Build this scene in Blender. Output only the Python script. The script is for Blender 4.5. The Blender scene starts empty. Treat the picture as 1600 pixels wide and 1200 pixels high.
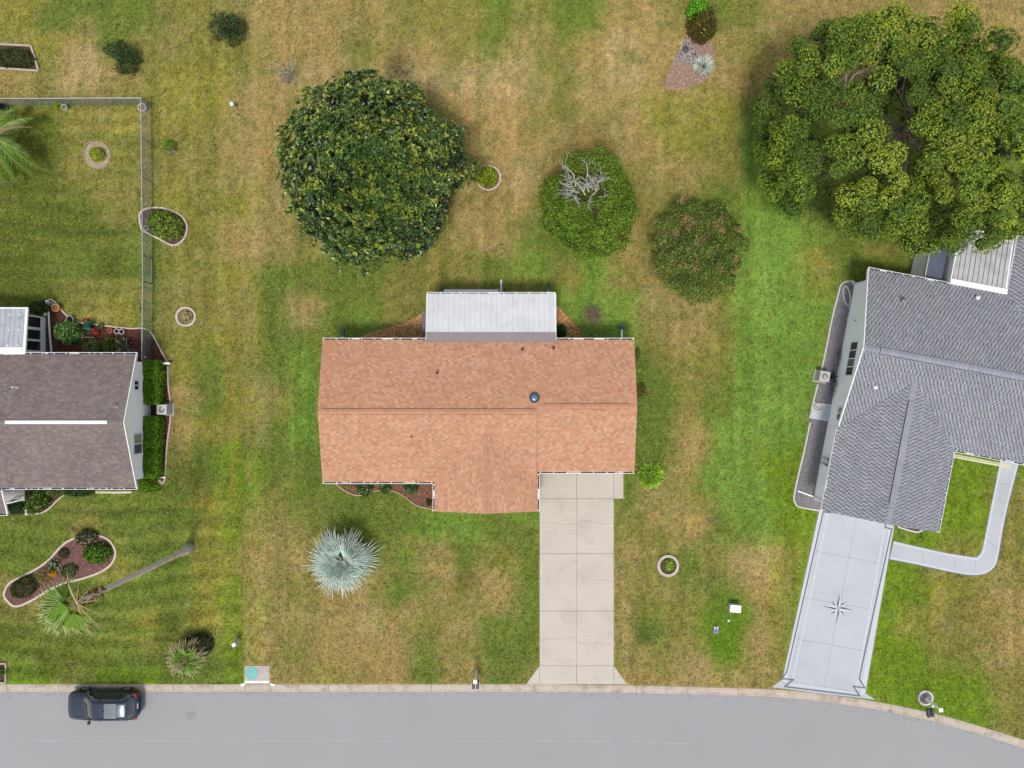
import bpy, math, random
import numpy as np
from mathutils import Vector, Matrix

# ------------------------------------------------------------------ camera, sky, sun, exposure
scene = bpy.context.scene
CAM_H = 44.4            # height of the camera above the lawn, metres
PPM = 24.0              # pixels of the 1600 px wide photograph per metre of lawn
cam_data = bpy.data.cameras.new("camera")
cam_data.sensor_width = 36.0
cam_data.lens = 36.0 * CAM_H / (1600.0 / PPM)
cam_data.clip_end = 5000.0
cam = bpy.data.objects.new("camera", cam_data)
cam.location = (0, 0, CAM_H)
cam.rotation_euler = (0, 0, 0)
scene.collection.objects.link(cam)
scene.camera = cam

SUN_DIR = Vector((-0.20, -0.98, 0.0)).normalized()
SUN_ELEV = math.radians(66)
world = bpy.data.worlds.new("World")
scene.world = world
world.use_nodes = True
wn = world.node_tree.nodes
sky = wn.new("ShaderNodeTexSky")
sky.sky_type = 'NISHITA'
sky.sun_disc = False
sky.sun_elevation = SUN_ELEV
sky.sun_rotation = math.radians(191.5)
sky.air_density = 1.5
sky.dust_density = 1.0
sky.ozone_density = 1.0
bg = wn["Background"]
bg.inputs[1].default_value = 0.13
bw = wn.new("ShaderNodeRGBToBW")          # thin high cloud: the blue of the clear sky is mostly washed out
world.node_tree.links.new(sky.outputs[0], bw.inputs[0])
veil = wn.new("ShaderNodeMix")
veil.data_type = 'RGBA'
veil.inputs[0].default_value = 0.72
world.node_tree.links.new(sky.outputs[0], veil.inputs[6])
world.node_tree.links.new(bw.outputs[0], veil.inputs[7])
world.node_tree.links.new(veil.outputs[2], bg.inputs[0])

sun_data = bpy.data.lights.new("sun", 'SUN')
sun_data.energy = 1.5
sun_data.angle = math.radians(12)
sun_data.color = (1.0, 0.94, 0.86)
sun = bpy.data.objects.new("sun", sun_data)
to_sun = SUN_DIR * math.cos(SUN_ELEV) + Vector((0, 0, math.sin(SUN_ELEV)))
sun.rotation_euler = (-to_sun).to_track_quat('-Z', 'Y').to_euler()
sun.location = (-20, -40, 60)
scene.collection.objects.link(sun)

scene.view_settings.view_transform = 'Standard'
scene.view_settings.look = 'None'
scene.view_settings.exposure = 0.95
scene.view_settings.gamma = 1.0
scene.cycles.use_denoising = True
scene.cycles.max_bounces = 6
scene.cycles.transparent_max_bounces = 4

# ------------------------------------------------------------------ helpers
rng = np.random.default_rng(11)
R = random.Random(5)
COL = scene.collection


def W(px, py, h=0.0):
    """world x, y of a thing of height h that the photograph shows at px, py"""
    k = (1.0 - h / CAM_H) / PPM
    return ((px - 800.0) * k, (600.0 - py) * k)


def W3(px, py, h=0.0):
    x, y = W(px, py, h)
    return (x, y, h)


def lin(c):
    c = c / 255.0
    return c / 12.92 if c <= 0.04045 else ((c + 0.055) / 1.055) ** 2.4


LIGHT = 1.75            # how much brighter sunlit surfaces show than their albedo


def A(r, g, b, k=1.0):
    """albedo of a surface that shows as this sRGB colour in the open"""
    return tuple(min(0.85, lin(v) / LIGHT * k) for v in (r, g, b))


MATS = {}


def mat(name, color=None, rough=0.7, var=0.12, scale=1.5, var2=0.08, scale2=25.0, bump=0.0, bscale=60.0,
        metallic=0.0, spec=0.4, attr=False, trans=0.0, coat=0.0, stain=None, stain_scale=0.4, stain_lo=0.5, stain_hi=0.75,
        obj=False):
    if name in MATS:
        return MATS[name]
    m = bpy.data.materials.new(name)
    m.use_nodes = True
    nt = m.node_tree
    N, L = nt.nodes, nt.links
    bsdf = N["Principled BSDF"]
    bsdf.inputs["Roughness"].default_value = rough
    bsdf.inputs["Metallic"].default_value = metallic
    bsdf.inputs["Specular IOR Level"].default_value = spec
    if coat:
        bsdf.inputs["Coat Weight"].default_value = coat
        bsdf.inputs["Coat Roughness"].default_value = 0.05
    geo = N.new("ShaderNodeNewGeometry")
    pos = geo.outputs["Position"]
    if attr:
        a = N.new("ShaderNodeAttribute")
        a.attribute_name = "col"
        cur = a.outputs["Color"]
    else:
        c = N.new("ShaderNodeRGB")
        c.outputs[0].default_value = (*color, 1)
        cur = c.outputs[0]
    if stain is not None:
        n = N.new("ShaderNodeTexNoise")
        n.inputs["Scale"].default_value = stain_scale
        n.inputs["Detail"].default_value = 8
        n.inputs["Roughness"].default_value = 0.65
        L.new(pos, n.inputs["Vector"])
        mr = N.new("ShaderNodeMapRange")
        mr.inputs[1].default_value = stain_lo
        mr.inputs[2].default_value = stain_hi
        L.new(n.outputs[0], mr.inputs[0])
        mx = N.new("ShaderNodeMix")
        mx.data_type = 'RGBA'
        L.new(mr.outputs[0], mx.inputs[0])
        L.new(cur, mx.inputs[6])
        mx.inputs[7].default_value = (*stain, 1)
        cur = mx.outputs[2]
    for v, s, d in ((var, scale, 5), (var2, scale2, 3)):
        if v <= 0:
            continue
        n = N.new("ShaderNodeTexNoise")
        n.inputs["Scale"].default_value = s
        n.inputs["Detail"].default_value = d
        n.inputs["Roughness"].default_value = 0.6
        L.new(pos, n.inputs["Vector"])
        mr = N.new("ShaderNodeMapRange")
        mr.inputs[1].default_value = 0.25
        mr.inputs[2].default_value = 0.75
        mr.inputs[3].default_value = 1 - v
        mr.inputs[4].default_value = 1 + v
        L.new(n.outputs[0], mr.inputs[0])
        mu = N.new("ShaderNodeMix")
        mu.data_type = 'RGBA'
        mu.blend_type = 'MULTIPLY'
        mu.inputs[0].default_value = 1.0
        L.new(cur, mu.inputs[6])
        L.new(mr.outputs[0], mu.inputs[7])
        cur = mu.outputs[2]
    L.new(cur, bsdf.inputs["Base Color"])
    if bump > 0.3:
        n = N.new("ShaderNodeTexNoise")
        n.inputs["Scale"].default_value = bscale
        n.inputs["Detail"].default_value = 4
        L.new(pos, n.inputs["Vector"])
        b = N.new("ShaderNodeBump")
        b.inputs["Strength"].default_value = bump
        b.inputs["Distance"].default_value = 0.02
        L.new(n.outputs[0], b.inputs["Height"])
        L.new(b.outputs[0], bsdf.inputs["Normal"])
    if trans > 0:
        t = N.new("ShaderNodeBsdfTranslucent")
        L.new(cur, t.inputs[0])
        mixs = N.new("ShaderNodeMixShader")
        mixs.inputs[0].default_value = trans
        L.new(bsdf.outputs[0], mixs.inputs[1])
        L.new(t.outputs[0], mixs.inputs[2])
        L.new(mixs.outputs[0], N["Material Output"].inputs[0])
    MATS[name] = m
    return m


LOC = {}


def props(o, label=None, cat=None, group=None, kind=None):
    if label:
        o["label"] = label
    if cat:
        o["category"] = cat
    if group:
        o["group"] = group
    if kind:
        o["kind"] = kind
    return o


def thing(name, label, cat, loc, group=None):
    o = bpy.data.objects.new(name, None)
    o.empty_display_size = 0.3
    o.location = loc
    COL.objects.link(o)
    LOC[o] = Vector(loc)
    return props(o, label, cat, group)


def link_mesh(me, name, material, parent=None, loc=None, smooth=False):
    o = bpy.data.objects.new(name, me)
    if material is not None and not me.materials:
        me.materials.append(material)
    COL.objects.link(o)
    if parent is not None:
        o.parent = parent
        LOC[o] = LOC[parent]
    else:
        o.location = loc if loc is not None else (0, 0, 0)
        LOC[o] = Vector(o.location)
    if smooth:
        me.polygons.foreach_set("use_smooth", np.ones(len(me.polygons), dtype=bool))
    return o


def jitc(c, a=.85, b=1.15):
    k = R.uniform(a, b)
    return tuple(min(.85, v * k) for v in c)


class MB:
    """collects shapes, then links them as one mesh object"""

    def __init__(self, frame=None):
        self.v, self.f, self.c = [], [], []
        self.fr = frame

    def add(self, verts, faces, col=None):
        b = len(self.v)
        if self.fr:
            verts = [self.fr(*p) for p in verts]
        self.v += [tuple(p) for p in verts]
        for f in faces:
            self.f.append(tuple(i + b for i in f))
            self.c.append(col)
        return self

    def box(self, x0, x1, y0, y1, z0, z1, col=None):
        v = [(x0, y0, z0), (x1, y0, z0), (x1, y1, z0), (x0, y1, z0), (x0, y0, z1), (x1, y0, z1), (x1, y1, z1), (x0, y1, z1)]
        f = [(3, 2, 1, 0), (4, 5, 6, 7), (0, 1, 5, 4), (1, 2, 6, 5), (2, 3, 7, 6), (3, 0, 4, 7)]
        return self.add(v, f, col)

    def obox(self, c, u, v, w, col=None):
        c, u, v, w = Vector(c), Vector(u), Vector(v), Vector(w)
        P = [c + a * u + b * v + d * w for d in (-1, 1) for a, b in ((-1, -1), (1, -1), (1, 1), (-1, 1))]
        f = [(3, 2, 1, 0), (4, 5, 6, 7), (0, 1, 5, 4), (1, 2, 6, 5), (2, 3, 7, 6), (3, 0, 4, 7)]
        return self.add(P, f, col)

    def bar(self, p, q, w, h, col=None):
        """box beam from p to q"""
        p, q = Vector(p), Vector(q)
        d = q - p
        up = Vector((0, 0, 1))
        s = d.cross(up)
        if s.length < 1e-6:
            s = Vector((1, 0, 0))
        s.normalize()
        n = s.cross(d).normalized()
        return self.obox((p + q) / 2, d / 2, s * w / 2, n * h / 2, col)

    def prism(self, poly, z0, z1, col=None):
        n = len(poly)
        a = sum(poly[i][0] * poly[(i + 1) % n][1] - poly[(i + 1) % n][0] * poly[i][1] for i in range(n))
        if a < 0:
            poly = poly[::-1]
        v = [(x, y, z0) for x, y in poly] + [(x, y, z1) for x, y in poly]
        f = [tuple(range(n - 1, -1, -1)), tuple(range(n, 2 * n))]
        f += [(i, (i + 1) % n, n + (i + 1) % n, n + i) for i in range(n)]
        return self.add(v, f, col)

    def tube(self, pts, rad, n=6, col=None, cap=True):
        pts = [Vector(p) for p in pts]
        if not hasattr(rad, '__len__'):
            rad = [rad] * len(pts)
        rings = []
        for i, p in enumerate(pts):
            d = (pts[min(i + 1, len(pts) - 1)] - pts[max(i - 1, 0)])
            if d.length < 1e-9:
                d = Vector((0, 0, 1))
            d.normalize()
            a = d.orthogonal().normalized() if i == 0 else (pa - d * pa.dot(d)).normalized()
            pa = a
            b = d.cross(a)
            rings.append([p + (a * math.cos(t) + b * math.sin(t)) * rad[i] for t in [2 * math.pi * k / n for k in range(n)]])
        v = [q for r in rings for q in r]
        f = []
        for i in range(len(rings) - 1):
            for k in range(n):
                f.append((i * n + k, i * n + (k + 1) % n, (i + 1) * n + (k + 1) % n, (i + 1) * n + k))
        if cap:
            f.append(tuple(range(n - 1, -1, -1)))
            f.append(tuple(range((len(rings) - 1) * n, len(rings) * n)))
        return self.add(v, f, col)

    def lathe(self, c, prof, n=20, col=None, cap=True):
        """prof: list of (radius, z) from bottom to top"""
        cx, cy = c[0], c[1]
        v, f = [], []
        for r, z in prof:
            v += [(cx + r * math.cos(2 * math.pi * k / n), cy + r * math.sin(2 * math.pi * k / n), z) for k in range(n)]
        for i in range(len(prof) - 1):
            for k in range(n):
                f.append((i * n + k, i * n + (k + 1) % n, (i + 1) * n + (k + 1) % n, (i + 1) * n + k))
        if cap:
            f.append(tuple(range(n - 1, -1, -1)))
            f.append(tuple(range((len(prof) - 1) * n, len(prof) * n)))
        return self.add(v, f, col)

    def arc_block(self, c, r0, r1, a0, a1, z0, z1, n=5, col=None):
        cx, cy = c
        v = []
        for i in range(n + 1):
            a = a0 + (a1 - a0) * i / n
            ca, sa = math.cos(a), math.sin(a)
            v += [(cx + r0 * ca, cy + r0 * sa, z0), (cx + r1 * ca, cy + r1 * sa, z0), (cx + r1 * ca, cy + r1 * sa, z1), (cx + r0 * ca, cy + r0 * sa, z1)]
        f = []
        for i in range(n):
            b = 4 * i
            for k in range(4):
                f.append((b + k, b + (k + 1) % 4, b + 4 + (k + 1) % 4, b + 4 + k))
        f.append((3, 2, 1, 0))
        f.append((4 * n, 4 * n + 1, 4 * n + 2, 4 * n + 3))
        return self.add(v, f, col)

    def ribbon(self, pts, w, z0, z1, col=None, closed=False):
        """a kerb-like strip of width w along a polyline"""
        n = len(pts)
        Lp, Rp = [], []
        for i in range(n):
            if closed:
                a, b = Vector(pts[i - 1][:2]), Vector(pts[(i + 1) % n][:2])
            else:
                a, b = Vector(pts[max(i - 1, 0)][:2]), Vector(pts[min(i + 1, n - 1)][:2])
            d = (b - a).normalized()
            s = Vector((-d.y, d.x)) * w / 2
            p = Vector(pts[i][:2])
            Lp.append(p + s)
            Rp.append(p - s)
        v = []
        for l, r in zip(Lp, Rp):
            v += [(r.x, r.y, z0), (l.x, l.y, z0), (l.x, l.y, z1), (r.x, r.y, z1)]
        f = []
        m = n if closed else n - 1
        for i in range(m):
            b, e = 4 * i, 4 * ((i + 1) % n)
            for k in range(4):
                f.append((b + k, e + k, e + (k + 1) % 4, b + (k + 1) % 4))
        if not closed:
            f.append((0, 1, 2, 3))
            b = 4 * (n - 1)
            f.append((b + 3, b + 2, b + 1, b))
        return self.add(v, f, col)

    def build(self, name, material, parent=None, loc=None, smooth=False, kind=None):
        base = LOC[parent] if parent is not None else Vector(loc if loc is not None else (0, 0, 0))
        me = bpy.data.meshes.new(name)
        me.from_pydata([(x - base.x, y - base.y, z - base.z) for x, y, z in self.v], [], self.f)
        if any(c is not None for c in self.c):
            at = me.attributes.new("col", 'FLOAT_COLOR', 'CORNER')
            buf = []
            for p, c in zip(self.f, self.c):
                c = c if c is not None else (0.5, 0.5, 0.5)
                buf += [c[0], c[1], c[2], 1.0] * len(p)
            at.data.foreach_set("color", buf)
        me.update()
        o = link_mesh(me, name, material, parent, loc, smooth)
        if kind:
            o["kind"] = kind
        return o


def smooth_line(pts, n=6, closed=False):
    """Catmull-Rom through 2-D points"""
    out = []
    m = len(pts)
    rngi = range(m) if closed else range(m - 1)
    for i in rngi:
        if closed:
            p0, p1, p2, p3 = pts[i - 1], pts[i], pts[(i + 1) % m], pts[(i + 2) % m]
        else:
            p0, p1, p2, p3 = pts[max(i - 1, 0)], pts[i], pts[i + 1], pts[min(i + 2, m - 1)]
        for k in range(n):
            t = k / n
            out.append(tuple(0.5 * ((2 * p1[j]) + (-p0[j] + p2[j]) * t + (2 * p0[j] - 5 * p1[j] + 4 * p2[j] - p3[j]) * t * t + (-p0[j] + 3 * p1[j] - 3 * p2[j] + p3[j]) * t ** 3) for j in range(len(p1))))
    if not closed:
        out.append(tuple(pts[-1]))
    return out


def px_poly(pts, h=0.0):
    return [W(x, y, h) for x, y in pts]


def in_poly(x, y, poly):
    inside = np.zeros(x.shape, dtype=bool)
    n = len(poly)
    for i in range(n):
        x0, y0 = poly[i]
        x1, y1 = poly[(i + 1) % n]
        if y0 == y1:
            continue
        c = ((y0 > y) != (y1 > y)) & (x < (x1 - x0) * (y - y0) / (y1 - y0) + x0)
        inside ^= c
    return inside


def np_mesh(name, V, tri_verts, cols, material, parent=None, loc=None, kind=None, nper=3):
    """V (n,3) world, tri_verts (m,nper) indices, cols per vertex (n,3)"""
    base = np.array(LOC[parent] if parent is not None else (loc if loc is not None else (0, 0, 0)), dtype=np.float32)
    me = bpy.data.meshes.new(name)
    n, m = len(V), len(tri_verts)
    me.vertices.add(n)
    me.vertices.foreach_set("co", (V - base).astype(np.float32).ravel())
    me.loops.add(m * nper)
    me.loops.foreach_set("vertex_index", tri_verts.astype(np.int32).ravel())
    me.polygons.add(m)
    me.polygons.foreach_set("loop_start", np.arange(0, m * nper, nper, dtype=np.int32))
    me.update(calc_edges=True)
    me.shade_flat()
    if cols is not None:
        at = me.attributes.new("col", 'FLOAT_COLOR', 'POINT')
        c4 = np.ones((n, 4), dtype=np.float32)
        c4[:, :3] = cols
        at.data.foreach_set("color", c4.ravel())
    o = link_mesh(me, name, material, parent, loc)
    if kind:
        o["kind"] = kind
    return o


def unit(v):
    return v / np.maximum(np.linalg.norm(v, axis=-1, keepdims=True), 1e-9)


class Leaves:
    def __init__(self):
        self.P, self.D, self.N, self.L, self.B, self.C = [], [], [], [], [], []

    def add(self, P, D, N, L, B, C):
        n = len(P)
        self.P.append(P)
        self.D.append(unit(D))
        self.N.append(N)
        self.L.append(np.broadcast_to(L, (n,)))
        self.B.append(np.broadcast_to(B, (n,)))
        self.C.append(np.broadcast_to(C, (n, 3)))

    def build(self, name, material, parent, kind=None):
        P, D, N = np.concatenate(self.P), np.concatenate(self.D), np.concatenate(self.N)
        L, B, C = np.concatenate(self.L)[:, None], np.concatenate(self.B)[:, None], np.concatenate(self.C)
        S = unit(np.cross(D, N))
        N = np.cross(S, D)
        n = len(P)
        V = np.empty((n, 4, 3), dtype=np.float32)
        V[:, 0] = P
        V[:, 1] = P + D * L * 0.5 + S * B * 0.5 + N * B * 0.18
        V[:, 2] = P + D * L - N * L * 0.12
        V[:, 3] = P + D * L * 0.5 - S * B * 0.5 + N * B * 0.18
        idx = np.arange(n)[:, None] * 4
        T = np.concatenate([idx + np.array([[0, 1, 2]]), idx + np.array([[0, 2, 3]])])
        return np_mesh(name, V.reshape(-1, 3), T, np.repeat(C, 4, axis=0), material, parent, kind=kind)


def rand_dirs(n, zmin=-1.0):
    z = rng.uniform(zmin, 1, n)
    a = rng.uniform(0, 2 * math.pi, n)
    r = np.sqrt(1 - z * z)
    return np.stack([r * np.cos(a), r * np.sin(a), z], 1)


def pick(pal, n, jit=0.18):
    pal = np.array(pal)
    c = pal[rng.integers(0, len(pal), n)]
    return np.clip(c * rng.uniform(1 - jit, 1 + jit, (n, 1)) * rng.uniform(0.95, 1.05, (n, 3)), 0, 0.8)


leaf_mat = mat("leaf", rough=0.5, var=0.0, var2=0.0, attr=True, trans=0.10, spec=0.12)
gloss_mat = mat("glossy_leaf", rough=0.34, var=0.0, var2=0.0, attr=True, trans=0.12, spec=0.6)
dull_mat = mat("dull_leaf", rough=0.6, var=0.0, var2=0.0, attr=True, trans=0.12, spec=0.25)
bark_mat = mat("bark", A(120, 105, 88), rough=0.9, var=0.3, scale=6, var2=0.2, scale2=30, bump=0.5)
pale_bark_mat = mat("bleached_bark", A(205, 198, 190), rough=0.9, var=0.2, scale=8)
white_mat = mat("white_paint", (.68, .685, .69), rough=0.5, var=0.05, scale=1.0, var2=0.04, stain=A(180, 178, 172), stain_lo=0.6, stain_hi=0.95)
wall_mat = mat("white_stucco", (.80, .81, .83), rough=0.85, var=0.03, scale=0.7, var2=0.03, stain=(.6, .6, .6), stain_lo=0.6, stain_hi=0.98)
conc_mat = mat("pale_concrete", A(206, 195, 187), rough=0.9, var=0.08, scale=0.8, var2=0.07, scale2=30, stain=A(188, 176, 165), stain_scale=0.5, stain_lo=0.45, stain_hi=0.75, bump=0.1)
curb_mat = mat("landscape_curbing", A(226, 208, 190), rough=0.9, var=0.18, scale=3, var2=0.1)
glass_mat = mat("dark_glass", (0.012, 0.015, 0.02), rough=0.06, var=0, var2=0, spec=0.7)
dark_mat = mat("dark_plastic", (0.02, 0.02, 0.022), rough=0.5, var=0.1)
grey_metal = mat("grey_metal", A(170, 174, 178), rough=0.45, metallic=0.4, var=0.08)
debris_mat = mat("gutter_debris", A(60, 55, 50), rough=0.95, var=0.4, scale=8)
chip_mat = mat("chips", rough=0.9, var=0, var2=0, attr=True)
soil_mat = mat("soil", A(92, 70, 55), rough=1, var=0.3, scale=5)

# ------------------------------------------------------------------ lawn colour (dry and lush patches of the turf itself)
PAL = {'a': (106, 118, 40), 'b': (118, 137, 52), 'c': (128, 163, 60), 'l': (138, 174, 68), 'v': (124, 156, 28),
       'o': (148, 143, 66), 'y': (158, 153, 60), 't': (180, 155, 92), 's': (195, 171, 114), 'r': (156, 131, 72)}
ROWS = [
    "ybbbbooottttooob" "obbttobotttttttt",
    "oytbooootttottob" "totstttotttttttt",
    "tostoyyotstsssss" "sotstttrttttttto",
    "aaooyyyttttorrtt" "tottyyybbbbbbboo",
    "aaoyooottooooort" "ttrttyocbbbbbbbb",
    "aaooooottoooootr" "sroottocbbbbbbbb",
    "aaaooyoytooooott" "tobrobbccbbbbbbb",
    "aaaaboottoobbott" "bbbtobbclcbobbbb",
    "abbabooybbbbooob" "cocotbbllybvbbbb",
    "aaoyoooobtbboooo" "occcttollccbbbbb",
    "ayyyboyobbbcoooo" "occcotoclccbbbbb",
    "bbbbbybobcbbbbbb" "bbbbboocglccbbbb",
    "bbbbbtbyocbbbbbb" "bbbbbobclccbbbbb",
    "bbbbbtyobcbbbbbb" "bbbbbtclccbbbbbv",
    "bbbbbobvbbbbbbbb" "bbbbbtccvvbbbvvv",
    "bbbbbbyvobbbbbcc" "cbbbtoccvvbbbvvo",
    "bbobbbyvtobbbccb" "bbbootbcvvbbvvvo",
    "bbbybbyyttbbotbo" "bbbtobosyvvvvoyo",
    "ooabbbyvtottbtot" "bbbtoobtyvvvvyot",
    "abbbyayvtttstotb" "bbbtbovtovvvyoot",
    "baabbabvtotttbtb" "bbbtotvtovvvvoot",
    "vvovvbbvttyttbtb" "obbttttt" "ovvvvvvo",
    "vvovvbbvttyttbtb" "obbttttt" "ovvvvvvo",
    "bbobbbbvttyttbtb" "obbttttt" "ovvvvvvo",
]
PAL['g'] = PAL['c']
GRID = np.array([[A(*PAL[ch]) for ch in r] for r in ROWS])          # 24 x 32 x 3


class Noise2:
    def __init__(self, seed, n=256):
        self.g = np.random.default_rng(seed).random((n, n))
        self.n = n

    def __call__(self, x, y):
        n = self.n
        x0, y0 = np.floor(x).astype(int), np.floor(y).astype(int)
        fx, fy = x - x0, y - y0
        fx, fy = fx * fx * (3 - 2 * fx), fy * fy * (3 - 2 * fy)
        g = self.g
        a, b = g[x0 % n, y0 % n], g[(x0 + 1) % n, y0 % n]
        c, d = g[x0 % n, (y0 + 1) % n], g[(x0 + 1) % n, (y0 + 1) % n]
        return (a * (1 - fx) + b * fx) * (1 - fy) + (c * (1 - fx) + d * fx) * fy


NZ = [Noise2(s) for s in range(8)]


def fbm(x, y, s, k=0, octs=3):
    v, a, t = 0, 1, 0
    for o in range(octs):
        v = v + a * NZ[(k + o) % 8](x * s + 37.1 * o + 91.7, y * s + 11.3 * o + 53.3)
        t += a
        a *= 0.55
        s *= 2.1
    return v / t


def lawn_col(x, y):
    px, py = 800 + x * PPM, 600 - y * PPM
    # mown edges between neighbouring lawns are sharp
    for bx, y0, y1 in ((380, 770, 1066), (1157, 130, 420)):
        m = (np.abs(px - bx) < 26) & (py > y0) & (py < y1)
        px = np.where(m, np.where(px < bx, bx - 26, bx + 26), px)
    wx = (fbm(x, y, 0.35, 0) - 0.5) * 46 + (fbm(x, y, 1.3, 2) - 0.5) * 26
    wy = (fbm(x, y, 0.35, 3) - 0.5) * 60 + (fbm(x, y, 1.3, 5) - 0.5) * 26
    m = (np.abs(px - 354) < 1) | (np.abs(px - 406) < 1)
    wx = np.where(m, 0, wx)
    gx = np.clip((px + wx - 25) / 50, 0, 30.999)
    gy = np.clip((py + wy - 25) / 50, 0, 22.999)
    ix, iy = gx.astype(int), gy.astype(int)
    fx, fy = (gx - ix)[:, None], (gy - iy)[:, None]
    fx, fy = fx * fx * (3 - 2 * fx), fy * fy * (3 - 2 * fy)
    c = (GRID[iy, ix] * (1 - fx) + GRID[iy, ix + 1] * fx) * (1 - fy) + (GRID[iy + 1, ix] * (1 - fx) + GRID[iy + 1, ix + 1] * fx) * fy

    def blend(c, w, col):
        return c * (1 - w[:, None]) + np.array(col) * w[:, None]
    # worn straw and greener tufts
    n1 = fbm(x, y, 0.9, 1, 4)
    n2 = fbm(x, y, 0.8, 4, 4)
    dry = np.clip((c[:, 0] / (c[:, 1] + 1e-6) - 0.75) * 2.2, 0.0, 1)
    c = blend(c, np.clip((n1 - 0.56) * 4.0, 0, 1) * 0.36 * np.clip(dry + 0.12, 0, 1), A(186, 166, 116))
    c = blend(c, np.clip((n2 - 0.58) * 4.5, 0, 1) * 0.26, A(112, 142, 48))
    c = blend(c, np.clip((fbm(x, y, 2.6, 6, 3) - 0.56) * 5, 0, 1) * 0.35, A(112, 126, 50))
    fine = fbm(x, y, 3.4, 3, 3)
    fine2 = fbm(x, y, 7.5, 0, 2)
    c = c * (1 + (fine - .5) * .55 + (fine2 - .5) * .40)[:, None]
    c = blend(c, np.clip((fbm(x, y, 4.2, 5, 3) - .54) * 4, 0, 1) * .35 * np.clip(dry + .25, 0, 1), A(196, 174, 124))
    c = blend(c, np.clip((fbm(x, y, 1.7, 7, 3) - .55) * 5, 0, 1) * .25, A(100, 122, 46))
    vert = fbm(x * 2.2, y * 0.10, 1.0, 6, 3) - .5
    hori = fbm(x * 0.10, y * 2.2, 1.0, 2, 3) - .5
    wl = ((x < -17.6) & (y < -7)) | ((x < -23.5) & (y < 18.5))
    wf = (x > -17.5) & (x < 2) & (y < -8.5)
    c = c * (1 + np.where(wl, hori * .5, np.where(wf, hori * .22 + vert * .22, vert * .42)))[:, None]
    sh_ = np.where(wl, hori, vert)
    c = c * (1 + sh_[:, None] * np.array([.18, -.06, .1]))
    # mowing lines: round the neighbours' gardens and along the boundary strips
    left = (x < -17.6) & (y < -8)
    st = 0.5 + 0.5 * np.sin((y + 0.02 * x * np.sin(x * 0.3)) * 5.2 + fbm(x, y, 0.25, 2) * 3)
    c = c * np.where(left, 0.86 + 0.28 * st, 1)[:, None]
    back = (x < -23.5) & (y > 4.5) & (y < 18.5)
    c = c * np.where(back, 0.92 + 0.16 * st, 1)[:, None]
    strip = (x > -23) & (x < -12) & (y > -20)
    sv = 0.5 + 0.5 * np.sin(x * 2.7 + fbm(x * 0.2, y, 0.1, 5) * 5)
    c = c * np.where(strip, 0.93 + 0.14 * sv, 1)[:, None]
    for bx, wd, y0, y1, col, k in ((392, 7, 0, 420, (190, 166, 110), .5), (388, 5, 420, 760, (186, 166, 104), .45), (362, 6, 430, 800, (168, 152, 58), .5),
                                   (330, 8, 520, 760, (112, 138, 54), .4), (412, 9, 560, 700, (182, 166, 120), .4)):
        py0 = 600 - y * PPM
        w = np.exp(-((800 + x * PPM - bx - (fbm(x, y, 0.3, 1) - .5) * 10) / wd) ** 2) * k * (py0 > y0) * (py0 < y1) * np.clip(fbm(x, y, 0.5, 3) * 2.2 - .3, 0, 1)
        c = blend(c, w, A(*col))
    X, Y = 800 + x * PPM, 600 - y * PPM
    for cx, cy, r, col, k in ((1128, 1005, 40, (104, 142, 28), .9), (1150, 965, 34, (108, 144, 32), .85), (1140, 940, 22, (110, 142, 36), .7), (1005, 993, 15, (88, 112, 44), .85),
                              (1003, 968, 8, (92, 116, 46), .6), (730, 905, 18, (120, 104, 54), .6), (640, 870, 22, (112, 146, 52), .7), (680, 910, 12, (108, 140, 48), .6),
                              (1095, 1045, 26, (188, 164, 112), .6), (1170, 880, 34, (190, 166, 106), .65), (1185, 1000, 24, (186, 160, 100), .6), (690, 180, 14, (118, 138, 56), .5),
                              (706, 135, 10, (116, 138, 60), .5), (1075, 905, 14, (106, 136, 56), .4), (850, 100, 22, (120, 140, 60), .5), (910, 125, 12, (120, 136, 66), .4),
                              (985, 90, 12, (122, 138, 62), .5), (1000, 1060, 26, (176, 152, 88), .5), (130, 95, 26, (196, 172, 122), .6), (500, 200, 20, (186, 160, 104), .4),
                              (815, 1030, 22, (108, 126, 44), .6), (780, 1020, 14, (96, 124, 40), .7), (660, 925, 16, (116, 136, 44), .6), (1430, 1060, 60, (110, 140, 28), .4),
                              (1540, 960, 34, (160, 138, 62), .5), (540, 1000, 60, (176, 150, 90), .5), (600, 1030, 40, (178, 150, 92), .5), (715, 1010, 22, (112, 132, 40), .5)):
        w = np.exp(-(((X - cx) ** 2 + (Y - cy) ** 2) / (r * r)) ** 1.5) * k * np.clip(fbm(x, y, 1.2, 2) * 2.6 - .35, 0.25, 1)
        c = blend(c, w, A(*col))
    g_ = c.mean(1)[:, None]
    c = (g_ + (c - g_) * .94) * np.array([1.05, 1.06, 1.03])
    return np.clip(c, 0.006, 0.8)


# ------------------------------------------------------------------ ground, road, kerb
KX = [-2600, -400, 0, 860, 1000, 1080, 1180, 1234, 1313, 1392, 1472, 1546, 1600, 1700, 1900, 2300, 4000]
KY = [1069, 1069, 1069, 1069, 1071, 1073, 1075.5, 1078, 1087, 1100, 1117, 1139, 1156, 1190, 1262, 1400, 1950]
_kx = np.array([(v - 800) / PPM for v in KX])
_ky = np.array([(600 - v) / PPM for v in KY])
_fine = np.linspace(-120, 120, 2401)
_kf = np.interp(_fine, _kx, _ky)
_ker = np.hanning(61)
_kf = np.convolve(np.pad(_kf, 30, mode='edge'), _ker / _ker.sum(), mode='valid')


def kerb_y(x):
    return np.interp(x, _fine, _kf)


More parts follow.
